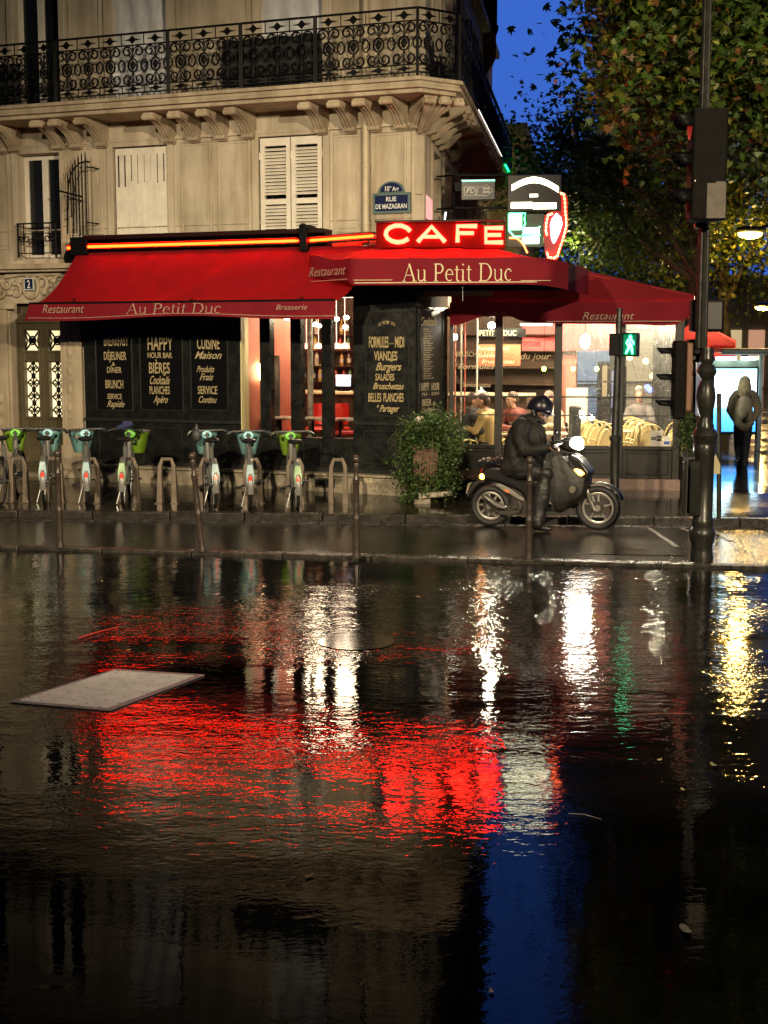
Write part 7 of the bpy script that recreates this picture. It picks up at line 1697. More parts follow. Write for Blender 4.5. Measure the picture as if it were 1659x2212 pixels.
c = MB(); c.ell(Wq(1030,690,-.02), .095,.11,.115,16,10); limb(c, [Wq(1025,720,-.07), Wq(1020,820,-.09), Wq(1010,900,-.10)], [.105,.115,.075]); limb(c, [Wq(985,780,-.06), Wq(960,880,-.08)], [.07,.05]); limb(c, [Wq(1075,780,-.06), Wq(1085,880,-.08)], [.07,.05]); fuse('hair', c, mat('ash_blond_hair', (0.46,0.42,0.29), .55, var=.35, vs=3, stretch=(14,14,1), bump=.4), wk, .012, 3)
bp_ = thing('backpack', 'bulging grey backpack worn by the walking person', 'backpack', tuple(Wq(1020,1320,-.22)))
c = MB(); c.ell(Wq(1020,1190,-.20), .135,.09,.20,16,12); c.ell(Wq(1025,1040,-.19), .115,.08,.12,14,10); c.ell(Wq(1000,1260,-.26), .085,.06,.09,12,8); c.ell(Wq(1030,1310,-.19), .12,.08,.07,12,8); fuse('pack', c, mat('grey_pack_cloth', (0.42,0.39,0.32), .65, var=.35, vs=9, bump=.5, bs=16), bp_, .012, 3)
g = MB(); 
for s_ in (-1,1): g.tube([Wq(1020+s_*95,960,-.13), Wq(1020+s_*120,900,-.04), Wq(1020+s_*125,960,.10)], .018, 6)
g.tube([Wq(985,950,-.2), Wq(1000,920,-.2), Wq(1040,920,-.2), Wq(1055,950,-.2)], .008, 6); g.build('strap', mat('pack_strap', (.03,.03,.028), .6), bp_)

# ================================================================ TERRACE FURNITURE AND PEOPLE
M_rat = mat('rattan', (0.55, 0.42, 0.16), .4, var=.25, vs=20); M_wov = mat('woven_yellow_cane', (0.50, 0.40, 0.17), .5, var=.4, vs=60, bump=.4, bs=90)
def rattan_chair():
    t = thing('rattan_chair', '', 'chair', (0,0,0), group='rattan bistro chairs on the terrace')
    g = MB(); g.lathe([(0,.42),(.20,.42),(.215,.44),(.20,.46),(0,.465)], (0,0,0), 20); g.build('seat', M_wov, t)
    g = MB(); 
    def arch(w_, h_, y0): return [(-w_*math.cos(a), y0-.03*math.sin(a), .44+h_*math.sin(a)**.8) for a in [math.pi*i/16 for i in range(17)]]
    g.tube(arch(.23, .42, -.17), .015, 8); g.tube(arch(.17, .34, -.175), .010, 6)
    for s_ in (-1,1): g.tube([(s_*.23,-.17,.60),(s_*.26,.0,.64),(s_*.22,.16,.60),(s_*.19,.17,.44)], .013, 8)
    g.build('back_frame', M_rat, t)
    g = MB(); A_ = []
    ar = arch(.16, .32, -.172); g.add([Vector(p) for p in ar]+[Vector(p)+Vector((0,.012,0)) for p in ar], [tuple(range(17)), tuple(range(33,16,-1))]); g.build('woven_back', M_wov, t, smooth=0)
    for sx in (-1,1):
        for sy in (-1,1): g = MB(); g.tube([(sx*.16,sy*.15,.43),(sx*.19,sy*.18,0)], [.015,.012], 8); g.build('leg', M_rat, t)
    g = MB(); g.tube([(.17*math.cos(a), .16*math.sin(a), .20) for a in [2*math.pi*i/16 for i in range(16)]], .008, 6, closed=True)
    for k in range(4): a = math.pi/4+k*math.pi/2; g.tube([(.22*math.cos(a+.5), .22*math.sin(a+.5), .12), (.17*math.cos(a), .17*math.sin(a), .34), (.22*math.cos(a-.5), .22*math.sin(a-.5), .12)], .006, 5)
    g.build('stretcher', M_rat, t); return t
ch = rattan_chair(); TZ = ZS+.03; first = True
def place(px, n, rz, lb):
    global first
    u = FT.px(px, 940, n)[0]; p = FT.p(u, n, TZ)
    o = ch if first else copy_tree(ch); first = False; o.location = p; o.rotation_euler = (0,0,rz); o['label'] = lb
    return p
rowc = [(1408,-.45,3.0,'rattan chair right behind the sticker pane, first of the right hand row'),(1395,-.95,3.0,'rattan chair second in the right hand row behind the sticker pane'),(1383,-1.45,3.05,'rattan chair third in the right hand row'),(1372,-1.95,3.0,'rattan chair fourth in the right hand row'),(1362,-2.45,3.0,'rattan chair at the far end of the right hand row'),
 (1350,-.5,1.2,'rattan chair turned sideways behind the signal pole'),(1308,-.55,2.6,'rattan chair left of the signal pole nearest the glass'),(1290,-1.1,2.7,'rattan chair second in the row left of the signal pole'),(1275,-1.7,2.8,'rattan chair third in the row left of the signal pole'),(1262,-2.3,2.8,'rattan chair fourth in the row left of the signal pole'),
 (997,-.5,-1.2,'rattan chair holding the woman with the striped scarf'),(1052,-.45,2.9,'rattan chair holding the person in the tan coat'),(1140,-.9,1.6,'rattan chair behind the scooter rider'),(1175,-1.2,-2.6,'rattan chair just right of the scooter rider'),(1440,-1.2,2.2,'rattan chair in the far right corner of the terrace')]
for a in rowc: place(*a)
mt_ = mat('pale_tabletop', (.62,.55,.38), .2)
for px, n, lb in ((1025,-1.0,'round terrace table between the woman and the tan coat'),(1115,-.75,'round terrace table with plates left of the rider'),(1195,-.8,'round terrace table behind the rider\'s arms'),(1330,-1.6,'round terrace table behind the signal pole'),(1225,-2.6,'round terrace table deep inside the terrace')):
    round_table(tuple(FT.p(FT.px(px,940,n)[0], n, TZ)), lb, .30, .72, 'round tables on the terrace', mt_)
for k, (px, n, dx) in enumerate(((1115,-.75,-.12),(1115,-.75,.1),(1025,-1.0,.05))):
    p = FT.p(FT.px(px,940,n)[0]+dx, n, TZ+.722); g = MB(); g.lathe([(0,.004),(.07,.006),(.11,.018),(.112,.016),(.07,0),(0,0)], tuple(p), 20); tag(g.build('plate', mat('china', (.75,.73,.66), .2)), ('white plate at the left on the table left of the rider','white plate at the right on the table left of the rider','white plate in front of the woman with the scarf')[k], 'plate')
    g = MB(); q = p+Vector((.06,.12,0)); g.lathe([(.03,0),(.03,.004),(.006,.01),(.006,.07),(.03,.10),(.035,.15),(.033,.15),(.0,.08)], tuple(q), 14); tag(g.build('wine_glass', mat('wine_glass_glass', (.5,.45,.4), .05, trans=.7)), ('wine glass at the left on the table left of the rider','wine glass at the right on the table left of the rider','wine glass beside the plate of the woman with the scarf')[k], 'glass')
# heater, cabinet, pot lid lamp
p = FT.p(FT.px(1241,940,-.35)[0], -.35, TZ); t = thing('patio_heater', 'tall dark rounded patio heater standing just behind the terrace glass', 'heater', tuple(p))
g = MB(); z1 = FT.px(1241,876,-.35)[1]; g.box(p.x-.085,p.x+.085,p.y-.08,p.y+.08,TZ,z1); g.build('casing', M_plast, t, smooth=30, bevel=.035, bseg=3); g = MB(); g.box(p.x-.06,p.x+.06,p.y-.085,p.y-.08,z1-.2,z1-.06); g.build('grille', M_iron, t, smooth=0)
n = -3.0; p = FT.p(FT.px(1246,900,n)[0], n, TZ); t = thing('white_cabinet', 'tall cream drinks cabinet with two doors inside the terrace', 'cabinet', tuple(p)); u0, u1 = FT.px(1222,900,n)[0], FT.px(1269,900,n)[0]; z1 = FT.px(1246,839,n)[1]; zm = FT.px(1246,858,n)[1]
g = MB(); g.fb(FT,u0,u1,n-.4,n-.02,TZ,z1); g.build('carcass', mat('cream_laminate', (.62,.58,.42), .4), t, smooth=0, bevel=.01); g = MB(); g.fb(FT,u0+.02,u1-.02,n-.02,n,TZ+.05,zm-.01); g.build('door', mat('cream_laminate'), t, smooth=0, bevel=.006); g = MB(); g.fb(FT,u0+.02,u1-.02,n-.02,n,zm+.01,z1-.02); g.build('drawer', mat('cream_laminate'), t, smooth=0, bevel=.006)
# seated people
def seated(loc, yaw, lb, coat, hairc, lean=.12, headturn=0.0, scarf=None, style='short', skin=None, arms=True, hat=None, coatname='coat', glasses=False):
    t = thing('person', lb, 'person', loc, yaw); Mw = W[t]; F_ = (Mw.to_3x3() @ Vector((0,1,0))); Rr = (Mw.to_3x3() @ Vector((1,0,0)))
    def P(x, y, z): return Mw @ Vector((x, y, z))
    L_ = lean; b = MB(); limb(b, [P(0,0,.52), P(0,L_*.4,.74), P(0,L_,.98)], [.11,.10,.11]); limb(b, [P(0,L_,1.0), P(0,L_+.03,1.10)], [.06,.045])
    for s_ in (-1,1):
        limb(b, [P(s_*.16,L_,.98), P(s_*.22,L_+.10,.76), P(s_*.10,L_+.33,.80)], [.042,.036,.026]); hand(b, P(s_*.10,L_+.33,.80), F_*.9-Rr*s_*.3, Vector((0,0,-1)), .95, s_)
        limb(b, [P(s_*.09,0,.52), P(s_*.11,.42,.50), P(s_*.11,.44,.10)], [.075,.055,.038])
    hd = Vector((math.sin(headturn), math.cos(headturn), 0)); hd = Mw.to_3x3() @ hd
    Ph, Mh = head(t, P(0,L_+.055,1.20), hd, .12, body=b); fuse('body', b, skin or M_skin, t, .012, 3); face_details(t, Ph, Mh)
    c = MB(); limb(c, [P(0,0,.55), P(0,L_*.4,.74), P(0,L_,.95)], [.165,.15,.145], 14); c.ell(P(0,L_,1.0), .19,.11,.09,14,8)
    for s_ in (-1,1): limb(c, [P(s_*.165,L_,.97), P(s_*.23,L_+.10,.76), P(s_*.12,L_+.29,.80)], [.072,.062,.050])
    fuse(coatname, c, coat, t, .016, 4)
    c = MB(); 
    for s_ in (-1,1): limb(c, [P(s_*.09,0,.53), P(s_*.11,.42,.51), P(s_*.11,.44,.12)], [.095,.075,.055])
    fuse('trousers', c, M_trou, t, .018, 3)
    for s_ in (-1,1): c = MB(); c.ell(P(s_*.11,.46,.06), .045,.05,.05,10,6); c.ell(P(s_*.11,.54,.045), .042,.07,.035,10,6); fuse('shoe', c, mat('black_shoe'), t, .014, 2)
    c = MB()
    if style == 'long': c.ell(Ph(0,-.02,.035), .088,.10,.10,14,10,Mh); limb(c, [Ph(-.07,-.03,-.02), Ph(-.08,-.03,-.12)], [.035,.03]); limb(c, [Ph(.07,-.03,-.02), Ph(.08,-.03,-.12)], [.035,.03]); limb(c, [Ph(0,-.08,-.02), Ph(0,-.08,-.10)], [.06,.05])
    else: c.ell(Ph(0,-.025,.045), .083,.092,.085,14,10,Mh); c.ell(Ph(0,-.05,.0), .078,.07,.08,12,8,Mh)
    if hat: 
        c = MB(); c.ell(Ph(0,-.012,.055), .092,.105,.085,16,10,Mh); c.ell(Ph(0,-.01,.15), .03,.03,.03,10,8,Mh); fuse('beanie', c, hat, t, .010, 3)
    else: fuse('hair', c, hairc, t, .012, 3)
    if scarf:
        g = MB(); g.tube([Ph(0.075,-.02,-.13), Ph(.06,.06,-.14), Ph(-.05,.07,-.145), Ph(-.08,-.02,-.13), Ph(0,-.07,-.12)], .045, 10, closed=True)
        for s_ in (-1,1): g.tube([P(s_*.05,L_+.12,1.02), P(s_*.08,L_+.16,.85), P(s_*.08,L_+.17,.68)], [.045,.04,.045], 10, flat=.6)
        g.build('scarf', scarf, t)
    if glasses:
        g = MB()
        for s_ in (-1,1): g.tube([Ph(s_*.034+.022*math.cos(a), .092, .002+.018*math.sin(a)) for a in [2*math.pi*i/12 for i in range(12)]], .003, 5, closed=True); g.tube([Ph(s_*.055,.088,.006), Ph(s_*.078,.0,.0)], .003, 5)
        g.tube([Ph(-.014,.094,.004), Ph(.014,.094,.004)], .003, 5); g.build('glasses', M_iron, t)
    return t
hb_ = mat('brown_hair', (.05,.028,.015), .5, var=.3, vs=8, stretch=(10,10,1)); hg_ = mat('grey_hair', (.16,.13,.10), .6, var=.3, vs=8)
stripe = mat('striped_grey_scarf', (.30,.30,.30), .7, c2=(.05,.05,.055), vs=4, stretch=(30,1,1))
def at_t(px, n): return tuple(FT.p(FT.px(px, 940, n)[0], n, TZ))
seated(at_t(1000,-.55), -1.35, 'woman with tied brown hair and striped grey scarf seated at the left of the terrace', mat('black_wool', (.015,.015,.017), .8), hb_, headturn=.35, scarf=stripe, style='short')
seated(at_t(1057,-.52), 1.2, 'person in a tan coat seated with their back turned behind the first terrace post', mat('tan_coat', (.36,.24,.09), .7, var=.2, vs=6, bump=.3), hb_, lean=.05)
seated(at_t(1040,-1.5), 3.0, 'older person in a pale grey beanie and glasses facing the glass at the back table', mat('dark_jumper', (.02,.02,.022), .8), hg_, hat=mat('grey_beanie', (.38,.38,.34), .8, bump=.4, bs=50), glasses=True)
seated(at_t(1140,-1.15), 1.9, 'man with short dark hair leaning over his plate behind the rider\'s shoulder', mat('maroon_jumper', (.13,.03,.02), .8), hb_, lean=.22, headturn=-.2)
seated(at_t(1192,-1.6), 2.6, 'person in a pale cream jumper seated just right of the rider', mat('cream_jumper', (.42,.36,.24), .8, var=.2), hg_, lean=.1)
seated(at_t(1383,-3.0), 2.8, 'person in a grey hooded top seated behind the rattan chairs at the right', mat('grey_hoodie', (.16,.15,.14), .8, var=.2), mat('grey_hood', (.15,.14,.13), .8))
# --- terrace interior details: banners, hanging lights, mirrored wall
t = thing('red_banner', 'scarlet banner with the word Formules hanging inside the terrace', 'banner', tuple(FT.p(FT.px(1145,760,-3.4)[0], -3.4, FT.px(1145,762,-3.4)[1])))
n = -3.4; g = MB(); u0, u1, z0, z1 = FT.px(1128,740,n)[0], FT.px(1330,740,n)[0], FT.px(1150,757,n)[1], FT.px(1150,700,n)[1]; sheet(g, [[FT.p(u0+(u1-u0)*i/20, n+.01*math.sin(i), z0+(z1-z0)*j) for i in range(21)] for j in (0,1)], FT.n*.004); g.build('cloth', mat('scarlet_banner', (.70,.10,.09), .7, var=.1), t, smooth=0)
g = MB(); tx(g, FT, n+.02, 1126, 1168, 730, 748, 'Formules', .3, .0); g.build('lettering', mat('dark_red_ink', (.18,.01,.01), .6), t, smooth=0)
t = thing('orange_board', 'orange menu board with pale lettering hung behind the first terrace panes', 'menu board', tuple(FT.p(FT.px(1070,790,-2.2)[0], -2.2, 2.0)))
n = -2.2; g = MB(); u0, u1, z0, z1 = FT.px(1030,770,n)[0], FT.px(1124,770,n)[0], FT.px(1070,790,n)[1], FT.px(1070,744,n)[1]; g.fb(FT,u0,u1,n-.02,n,z0,z1); g.build('board', mat('orange_board', (.50,.12,.05), .6, var=.15), t, smooth=0)
g = MB(); tx(g, FT, n+.002, 1034, 1100, 748, 757, 'Formules du midi', 0, .0); tx(g, FT, n+.002, 1034, 1075, 763, 772, 'Salades', 0, 0); tx(g, FT, n+.002, 1040, 1112, 776, 785, 'Bruschettas', .3, 0); g.build('lettering', mat('pale_ink', (.75,.6,.4), .6), t, smooth=0)
t = thing('black_name_board', 'black hanging board with cream letters Petit Duc under the terrace ceiling', 'sign', tuple(FT.p(FT.px(1080,745,-1.6)[0], -1.6, 2.5)))
n = -1.6; g = MB(); g.fb(FT,FT.px(1030,720,n)[0],FT.px(1136,720,n)[0],n-.03,n,FT.px(1080,728,n)[1],FT.px(1080,709,n)[1]); g.build('board', M_black, t, smooth=0); g = MB(); tx(g, FT, n+.002, 1036, 1068, 713, 725, 'PETIT', 0, 0); tx(g, FT, n+.002, 1088, 1115, 713, 725, 'DUC', 0, 0); g.build('lettering', M_cream, t, smooth=0)
g = MB(); tx(g, FT, -.003, 985, 1064, 759, 770, 'BRUSCHETTAS', 0, 0); tx(g, FT, -.003, 990, 1068, 785, 797, 'Formules', .3, 0); tx(g, FT, -.003, 1084, 1190, 762, 776, 'Plat du jour', .3, 0); tx(g, FT, -.003, 1000, 1060, 826, 836, 'Service continu', .3, 0); g.build('window_lettering', M_cream, ter, smooth=0)
# mirrored side wall of the cafe along the terrace
t = thing('mirror_wall', 'tall mirrors and wood frames along the cafe wall inside the terrace', 'mirror', tuple(FB.p(3, .1, TZ)))
g = MB()
for k in range(7): u = 1.0+k*.95; g.fb(FB, u, u+.8, .02, .04, .9, 2.7)
g.build('mirror_glass', mat('aged_mirror', (.5,.48,.42), .08, .9, var=.2), t, smooth=0)
g = MB()
for k in range(8): u = .93+k*.95; g.fb(FB, u-.05, u+.05, .0, .06, TZ, 2.9)
g.build('mirror_frame', M_wood, t, smooth=0)
g = MB(); g.fb(FB, .8, 8, .0, .03, TZ, .9); g.build('wainscot', M_coral, t, smooth=0)
for k, (px, n, r_, c) in enumerate(((983,-.25,.012,(.6,.2,.15)),(996,-.5,.014,(.65,.6,.5)),(1004,-.5,.012,(.5,.12,.08)),(1030,-.6,.014,(.7,.66,.55)))):  # coloured rods added to imitate reddish and pale upright reflections
    u = FT.px(px, 850, n)[0]; g = MB(); g.tube([FT.p(u,n,TZ), FT.p(u,n,2.7)], r_, 8); g.lathe([(.05,0),(.05,.02),(.015,.03)], tuple(FT.p(u,n,TZ)), 12); tag(g.build('reflection_rod', mat('streak_%d' % k, c, .35)), ('coral red','cream','dark red','ivory')[k]+' upright pipe standing in for a reflection at the left end of the terrace', 'streak')
# lamps of the terrace
t = thing('terrace_lamp', 'large bright flared lamp hanging behind the third terrace pane', 'lamp', tuple(FT.p(FT.px(1264,743,-.9)[0], -.9, FT.px(1264,743,-.9)[1])))
p = FT.p(FT.px(1264,738,-.9)[0], -.9, FT.px(1264,738,-.9)[1]); g = MB(); g.ell(p, .075,.06,.11,14,10); g.build('globe', emit('warm_globe', (1.0,.93,.72), 24), t); g = MB(); g.tube([p, p+Vector((0,0,.4))], .008, 6); g.build('cord', M_iron, t); None
for k, (px, py, n) in enumerate(((1175,797,-2.8),(1238,797,-2.8),(1289,797,-2.8),(1206,760,-1.8))):
    u, z = FT.px(px, py, n); p = FT.p(u, n, z); t = thing('festoon_bulb', ('yellow green glowing bulb seen just left of the second terrace post','yellow green glowing bulb in the middle of the third pane','yellow green glowing bulb left of the signal pole','warm glowing bulb above the rider by the second terrace post')[k], 'light bulb', tuple(p), group='hanging bulbs in the terrace')
    g = MB(); g.ell(p, .035,.035,.042,12,8); g.build('bulb', emit('green_yellow_bulb', (.55,1.0,.05) if k < 3 else (1,.8,.4), 16) if k != 3 else emit('warm_bulb', (1,.8,.4), 16), t); g = MB(); g.tube([p, p+Vector((0,0,2.9-p.z))], .004, 5); g.build('cord', M_iron, t)
for k, (px, n, pw) in enumerate(((1062,-1.5,36),(1110,-.95,90),(1200,-1.3,100),(1330,-.55,100),(1430,-.5,100))):
    u = FT.px(px, 720, n)[0]; p = FT.p(u, n, (3.15,3.15,3.2,2.98,2.90)[k]); t = thing('ceiling_lamp', ('flat ceiling lamp over the woman with the scarf','flat ceiling lamp over the orange board','flat ceiling lamp over the cream cabinet','flat ceiling lamp behind the signal pole','flat ceiling lamp over the right hand chairs')[k], 'lamp', tuple(p)); g = MB(); g.lathe([(0,0),(.10,.0),(.12,.03),(0,.04)], tuple(p), 18); g.build('diffuser', emit('warm_diffuser', (1,.85,.55), 5), t); g = MB(); g.tube([p+Vector((0,0,.03)), p+Vector((0,0,.2))], .01, 6); g.build('stem', M_iron, t); point('terrace_light', p-Vector((0,0,.10)), pw*3.2, (1,.88,.62), .06)

p = FT.p(FT.px(1062,703,-.5)[0], -.5, FT.px(1062,703,-.5)[1]); t = thing('terrace_lamp', 'bright white spot lamp hanging near the first terrace post under the awning', 'lamp', tuple(p))
g = MB(); g.ell(p, .055,.05,.05,14,10); g.build('globe', emit('white_globe', (1.0,.92,.75), 40), t); g = MB(); g.tube([p, p+Vector((0,0,.3))], .008, 6); g.build('cord', M_iron, t)
p = FT.p(FT.px(983,728,-.3)[0], -.3, FT.px(983,728,-.3)[1]); t = thing('terrace_lamp', 'small white lamp at the left edge of the terrace glass beside the corner', 'lamp', tuple(p))
g = MB(); g.ell(p, .035,.03,.05,14,10); g.build('globe', emit('white_globe', (1.0,.92,.75), 40), t); g = MB(); g.tube([p, p+Vector((0,0,.3))], .008, 6); g.build('cord', M_iron, t)

# small scooter fittings: number plate, cables, exhaust shield, grab rail
g = MB(); g.prism([S3(196,925,-.07), S3(196,925,.07), S3(178,1010,.07), S3(178,1010,-.07)], (0,0,0), tuple(-FSC.u*.006)); g.build('number_plate', mat('plate_cream', (.45,.42,.3), .4), sct, smooth=0)
for s_ in (-1,1): g = MB(); g.tube([S3(960,615,s_*.25), S3(1000,560,s_*.16), S3(1050,590,s_*.08), S3(1060,680,s_*.06)], .0045, 5); g.build('brake_cable', M_iron, sct)
g = MB(); g.tube([S3(1185,1010,.09), S3(1230,1100,.085), S3(1250,1140,.07)], .005, 5); g.box(*(lambda p: (p.x-.03,p.x+.03,p.y-.02,p.y+.02,p.z-.03,p.z+.03))(S3(1215,1130,.06))); g.build('brake_caliper', M_eng, sct)
g = MB(); g.tube([S3(590,800,.13), S3(520,775,.15), S3(430,770,.14), S3(400,790,.12)], .010, 6); g.build('grab_rail', mat('chrome'), sct)
g = MB(); sprism(g, [(690,885),(740,880),(735,905),(695,910)], .128, .134); g.build('side_badge', M_sil, sct, smooth=0)
# ================================================================ TREES
LT = [leafmat('plane_leaf_green', (0.075,0.145,0.022)), leafmat('plane_leaf_olive', (0.115,0.165,0.022)), leafmat('plane_leaf_yellow', (0.25,0.24,0.03)), leafmat('plane_leaf_rust', (0.17,0.075,0.018)), leafmat('plane_leaf_dark', (0.06,0.10,0.022))]
M_bark = mat('plane_bark', (0.10,0.085,0.055), .85, c2=(0.035,0.03,0.02), vs=5, bump=.6, bs=12)
def tree(lb, base, height, blobs, n_leaf, lsz, seed, mats, r0=.18, lean=(0,0), tol=.25, upper=None):
    """tapered trunk, limbs reaching into the blobs (centre, radii), leaves strewn in clumps at the twig ends"""
    rs = np.random.RandomState(seed); t = thing('plane_tree', lb, 'tree', base, group='plane trees along the boulevard')
    bx, by, bz = base; g = MB(); top = Vector((bx+lean[0], by+lean[1], bz+height)); B_ = Vector(base)
    tr = [B_, B_.lerp(top, .35)+Vector((.08,.0,0)), B_.lerp(top, .7)+Vector((-.06,.05,0)), top]; g.tube([B_, B_+Vector((0,0,.25))]+tr[1:], [r0*1.5, r0*1.12, r0*.9, r0*.7, r0*.45], 12); g.build('trunk', M_bark, t)
    g = MB(); clumps = []
    for (c, rad) in blobs:
        c = Vector(c); k = rs.uniform(.45, .95); s0 = tr[1].lerp(top, k); mid = s0.lerp(c, .5)+Vector(rs.uniform(-.3,.3,3)); g.tube([s0, mid, c], [r0*.42, r0*.28, r0*.16], 8)
        vol = rad[0]*rad[1]*rad[2]; m_ = int(12+16*vol**.6)
        for i in range(m_):
            d = rs.normal(0,1,3); d /= np.linalg.norm(d); q = rs.uniform(.25,1)**.45; p = c+Vector((d[0]*rad[0]*q, d[1]*rad[1]*q, d[2]*rad[2]*q))
            mm = c.lerp(p, .5)+Vector(rs.uniform(-.2,.2,3)); g.tube([c, mm, p], [r0*.12, r0*.07, r0*.025], 5, cap=False); clumps.append((p, vol/m_))
    g.build('limbs', M_bark, t)
    w_ = np.array([v for _, v in clumps])**.6; w_ /= w_.sum(); idx = rs.choice(len(clumps), n_leaf, p=w_); C = np.array([tuple(p) for p, _ in clumps])[idx]
    pts = C+rs.normal(0, 1, (n_leaf, 3))*np.array([.42,.42,.30])*(tol/.25)
    sz = rs.uniform(.6, 1.15, n_leaf)*lsz
    o = leafcloud('crown', pts, sz, mats, t, seed+1, 'plane', flat=.55)
    if upper:
        C = []
        for (c, rad, n) in upper:
            d = rs.normal(0, .5, (n, 3)); C.append(np.array(c)+d*np.array(rad))
            g = MB(); g.tube([top, top.lerp(Vector(c), .5)+Vector((0,0,.3)), Vector(c)], [r0*.4,r0*.3,r0*.1], 6); g.build('upper_limb', M_bark, t)
        C = np.concatenate(C); leafcloud('upper_crown', C, rs.uniform(.7,1.2,len(C))*.17, mats, t, seed+2, 'plane', flat=.55)
    return t
near_b = []
rs_ = np.random.RandomState(12)
# the near tree: its crown hangs in from the upper right
P_ = lambda px, py, Y: atY(px, py, Y)
nb_ = [((1440,70),16.5,.8),((1430,150),16.0,1.0),((1540,60),16.5,1.1),((1640,150),16.0,1.1),((1385,105),17.2,.5),((1410,10),17.0,.55),((1400,-50),16.5,.9),((1500,-120),16.5,1.2),((1620,-80),17,1.3),((1365,195),17.5,.55),((1460,225),16.5,.65),((1580,235),16.0,.7),((1480,-220),17,1.1),((1620,-300),17,1.4),((1540,-420),17,1.2),((1700,60),16,1.3),((1740,-250),16.5,1.6),((1440,300),17.5,.45),((1620,330),17.5,.6)]
blobs = [(tuple(P_(x, y, Y)), (r*.7, r*.9, r*.5)) for (x, y), Y, r in nb_]
tree('large near plane tree with yellow green and rust leaves reaching in from the upper right', (5.9, 17.6, .2), 6.2, blobs, 40000, .078, 21, [LT[0],LT[0],LT[0],LT[1],LT[1],LT[2],LT[3],LT[4],LT[4]], .20, tol=.15,
     upper=[(tuple(P_(x, y, Y)), (1.5,1.5,1.1), 900) for x, y, Y in ((1480,-420,17),(1620,-420,16.5),(1780,-420,16.5),(1520,-600,17),(1660,-620,17),(1820,-600,17),(1600,-800,17.5),(1740,-800,17),(1900,-780,17),(1700,-960,17.5),(1860,-960,17.5),(1800,-200,16.5),(1460,-560,18.5),(1540,-760,19),(1620,-960,19))])
# second row, further along the boulevard
def far(lb, px, Yb, lst, n, lsz, seed, mats, h=4.6, up=None):
    b = atY(px, 1000, Yb); b = (b.x, Yb, ZS); tree(lb, b, h, [(tuple(P_(x, y, Yy)), (r, r*1.1, r*.75)) for x, y, Yy, r in lst], n, lsz, seed, mats, .17, tol=.24, upper=up)
far('dark plane tree behind the lit hanging signs', 1492, 29.0, [(1220,300,27,.8),(1260,330,28,1.3),(1350,300,28,1.2),(1190,370,28,.7),(1250,430,29,1.2),(1340,420,29,1.3),(1430,360,29,1.3),(1290,520,30,1.1),(1390,510,30,1.2),(1460,450,29,1.2),(1440,240,28,1.2),(1330,270,28,.8)], 17000, .075, 31, [LT[4],LT[4],LT[0],LT[0],LT[1]], up=[(tuple(P_(x,y,30)), (1.9,2.0,1.7), 1000) for x, y in ((1420,130),(1440,0),(1460,-130),(1490,-270),(1530,-400),(1440,100),(1480,-40),(1520,-180),(1600,-330),(1660,-450))])
far('plane tree lit yellow by the street lamps at the right edge', 1556, 33.0, [(1520,330,31,1.4),(1600,390,32,1.4),(1640,300,31,1.3),(1560,470,32,1.2),(1630,560,33,1.0),(1600,620,34,.7),(1490,540,33,1.1),(1440,580,34,.9),(1660,470,32,1.2),(1520,600,34,.6),(1690,380,32,1.5)], 15000, .085, 41, [LT[0],LT[1],LT[2],LT[2],LT[1]], up=[(tuple(P_(x,y,32)), (2.2,2.0,1.9), 1000) for x, y in ((1600,120),(1620,-30),(1660,-180),(1700,-330),(1740,100),(1780,-80),(1820,-250),(1700,-480),(1850,-420))])
far('tall dim plane tree far down the boulevard', 1440, 46.0, [(1200,520,45,1.7),(1290,570,46,1.6),(1380,600,46,1.5),(1230,430,46,1.5),(1330,480,46,1.7),(1460,500,46,1.8),(1480,590,47,1.4),(1190,480,45,1.2),(1280,370,46,1.6),(1400,390,46,1.8)], 13000, .11, 51, [LT[4],LT[0],LT[0],LT[1]], h=6)
# ================================================================ BACKGROUND BUILDINGS
M_farw = mat('far_facade', (0.30,0.28,0.24), .8, var=.2, vs=.6); M_fard = mat('far_dark_facade', (0.10,0.09,0.08), .8, var=.3, vs=.4)
def far_building(lb, x0, x1, Y, ytop, m_, lit, depth=10, cols=False, seed=1, zt=None, n_fl=4):
    a, b = atY(x0, 700, Y), atY(x1, 700, Y); zt = zt or atY(x0, ytop, Y).z; t = thing('far_building', lb, 'building', ((a.x+b.x)/2, Y, 0)); F = Fr((a.x, Y), (1, 0)); Wd = b.x-a.x
    g = MB(); g.fb(F, 0, Wd, -depth, 0, 0, zt); g.build('wall', m_, t, smooth=0)
    g = MB(); g.fb(F, -.1, Wd+.1, 0, .35, zt-.3, zt); g.fb(F, -.05, Wd+.05, 0, .25, 3.4, 3.6); g.build('cornice', m_, t, smooth=0)
    rr = random.Random(seed); n = max(2, int(Wd/(1.0 if cols else 2.0))); fh = (zt-3.8)/max(1, n_fl)
    for k in range(n):
        u = Wd*(k+.5)/n
        for f in range(n_fl):
            z = 3.9+f*fh
            if z+fh*.75 > zt-.3: continue
            on = rr.random() < lit; g = MB(); g.fb(F, u-(.2 if cols else .45), u+(.2 if cols else .45), .0, .05, z+.1, z+fh*.72); w_ = g.build('window', emit('far_lit_window', (1,.72,.35), .9) if on else M_dglass, t, smooth=0)
        if cols: g = MB(); g.tube([F.p(u-Wd/n/2, .35, 3.6), F.p(u-Wd/n/2, .35, zt-.3)], .13, 12); g.build('column', m_, t)
    for k in range(n):
        u = Wd*(k+.5)/n; g = MB(); g.fb(F, u-(.35 if cols else .75), u+(.35 if cols else .75), 0, .08, .3, 2.8); g.build('shop_window', emit('far_shop_%d' % (k % 4), ((1,.75,.4),(1,.5,.3),(.9,.85,.5),(.45,.7,1))[k % 4], (.55,.5,.5,.45)[k % 4]), t, smooth=0)
    return t
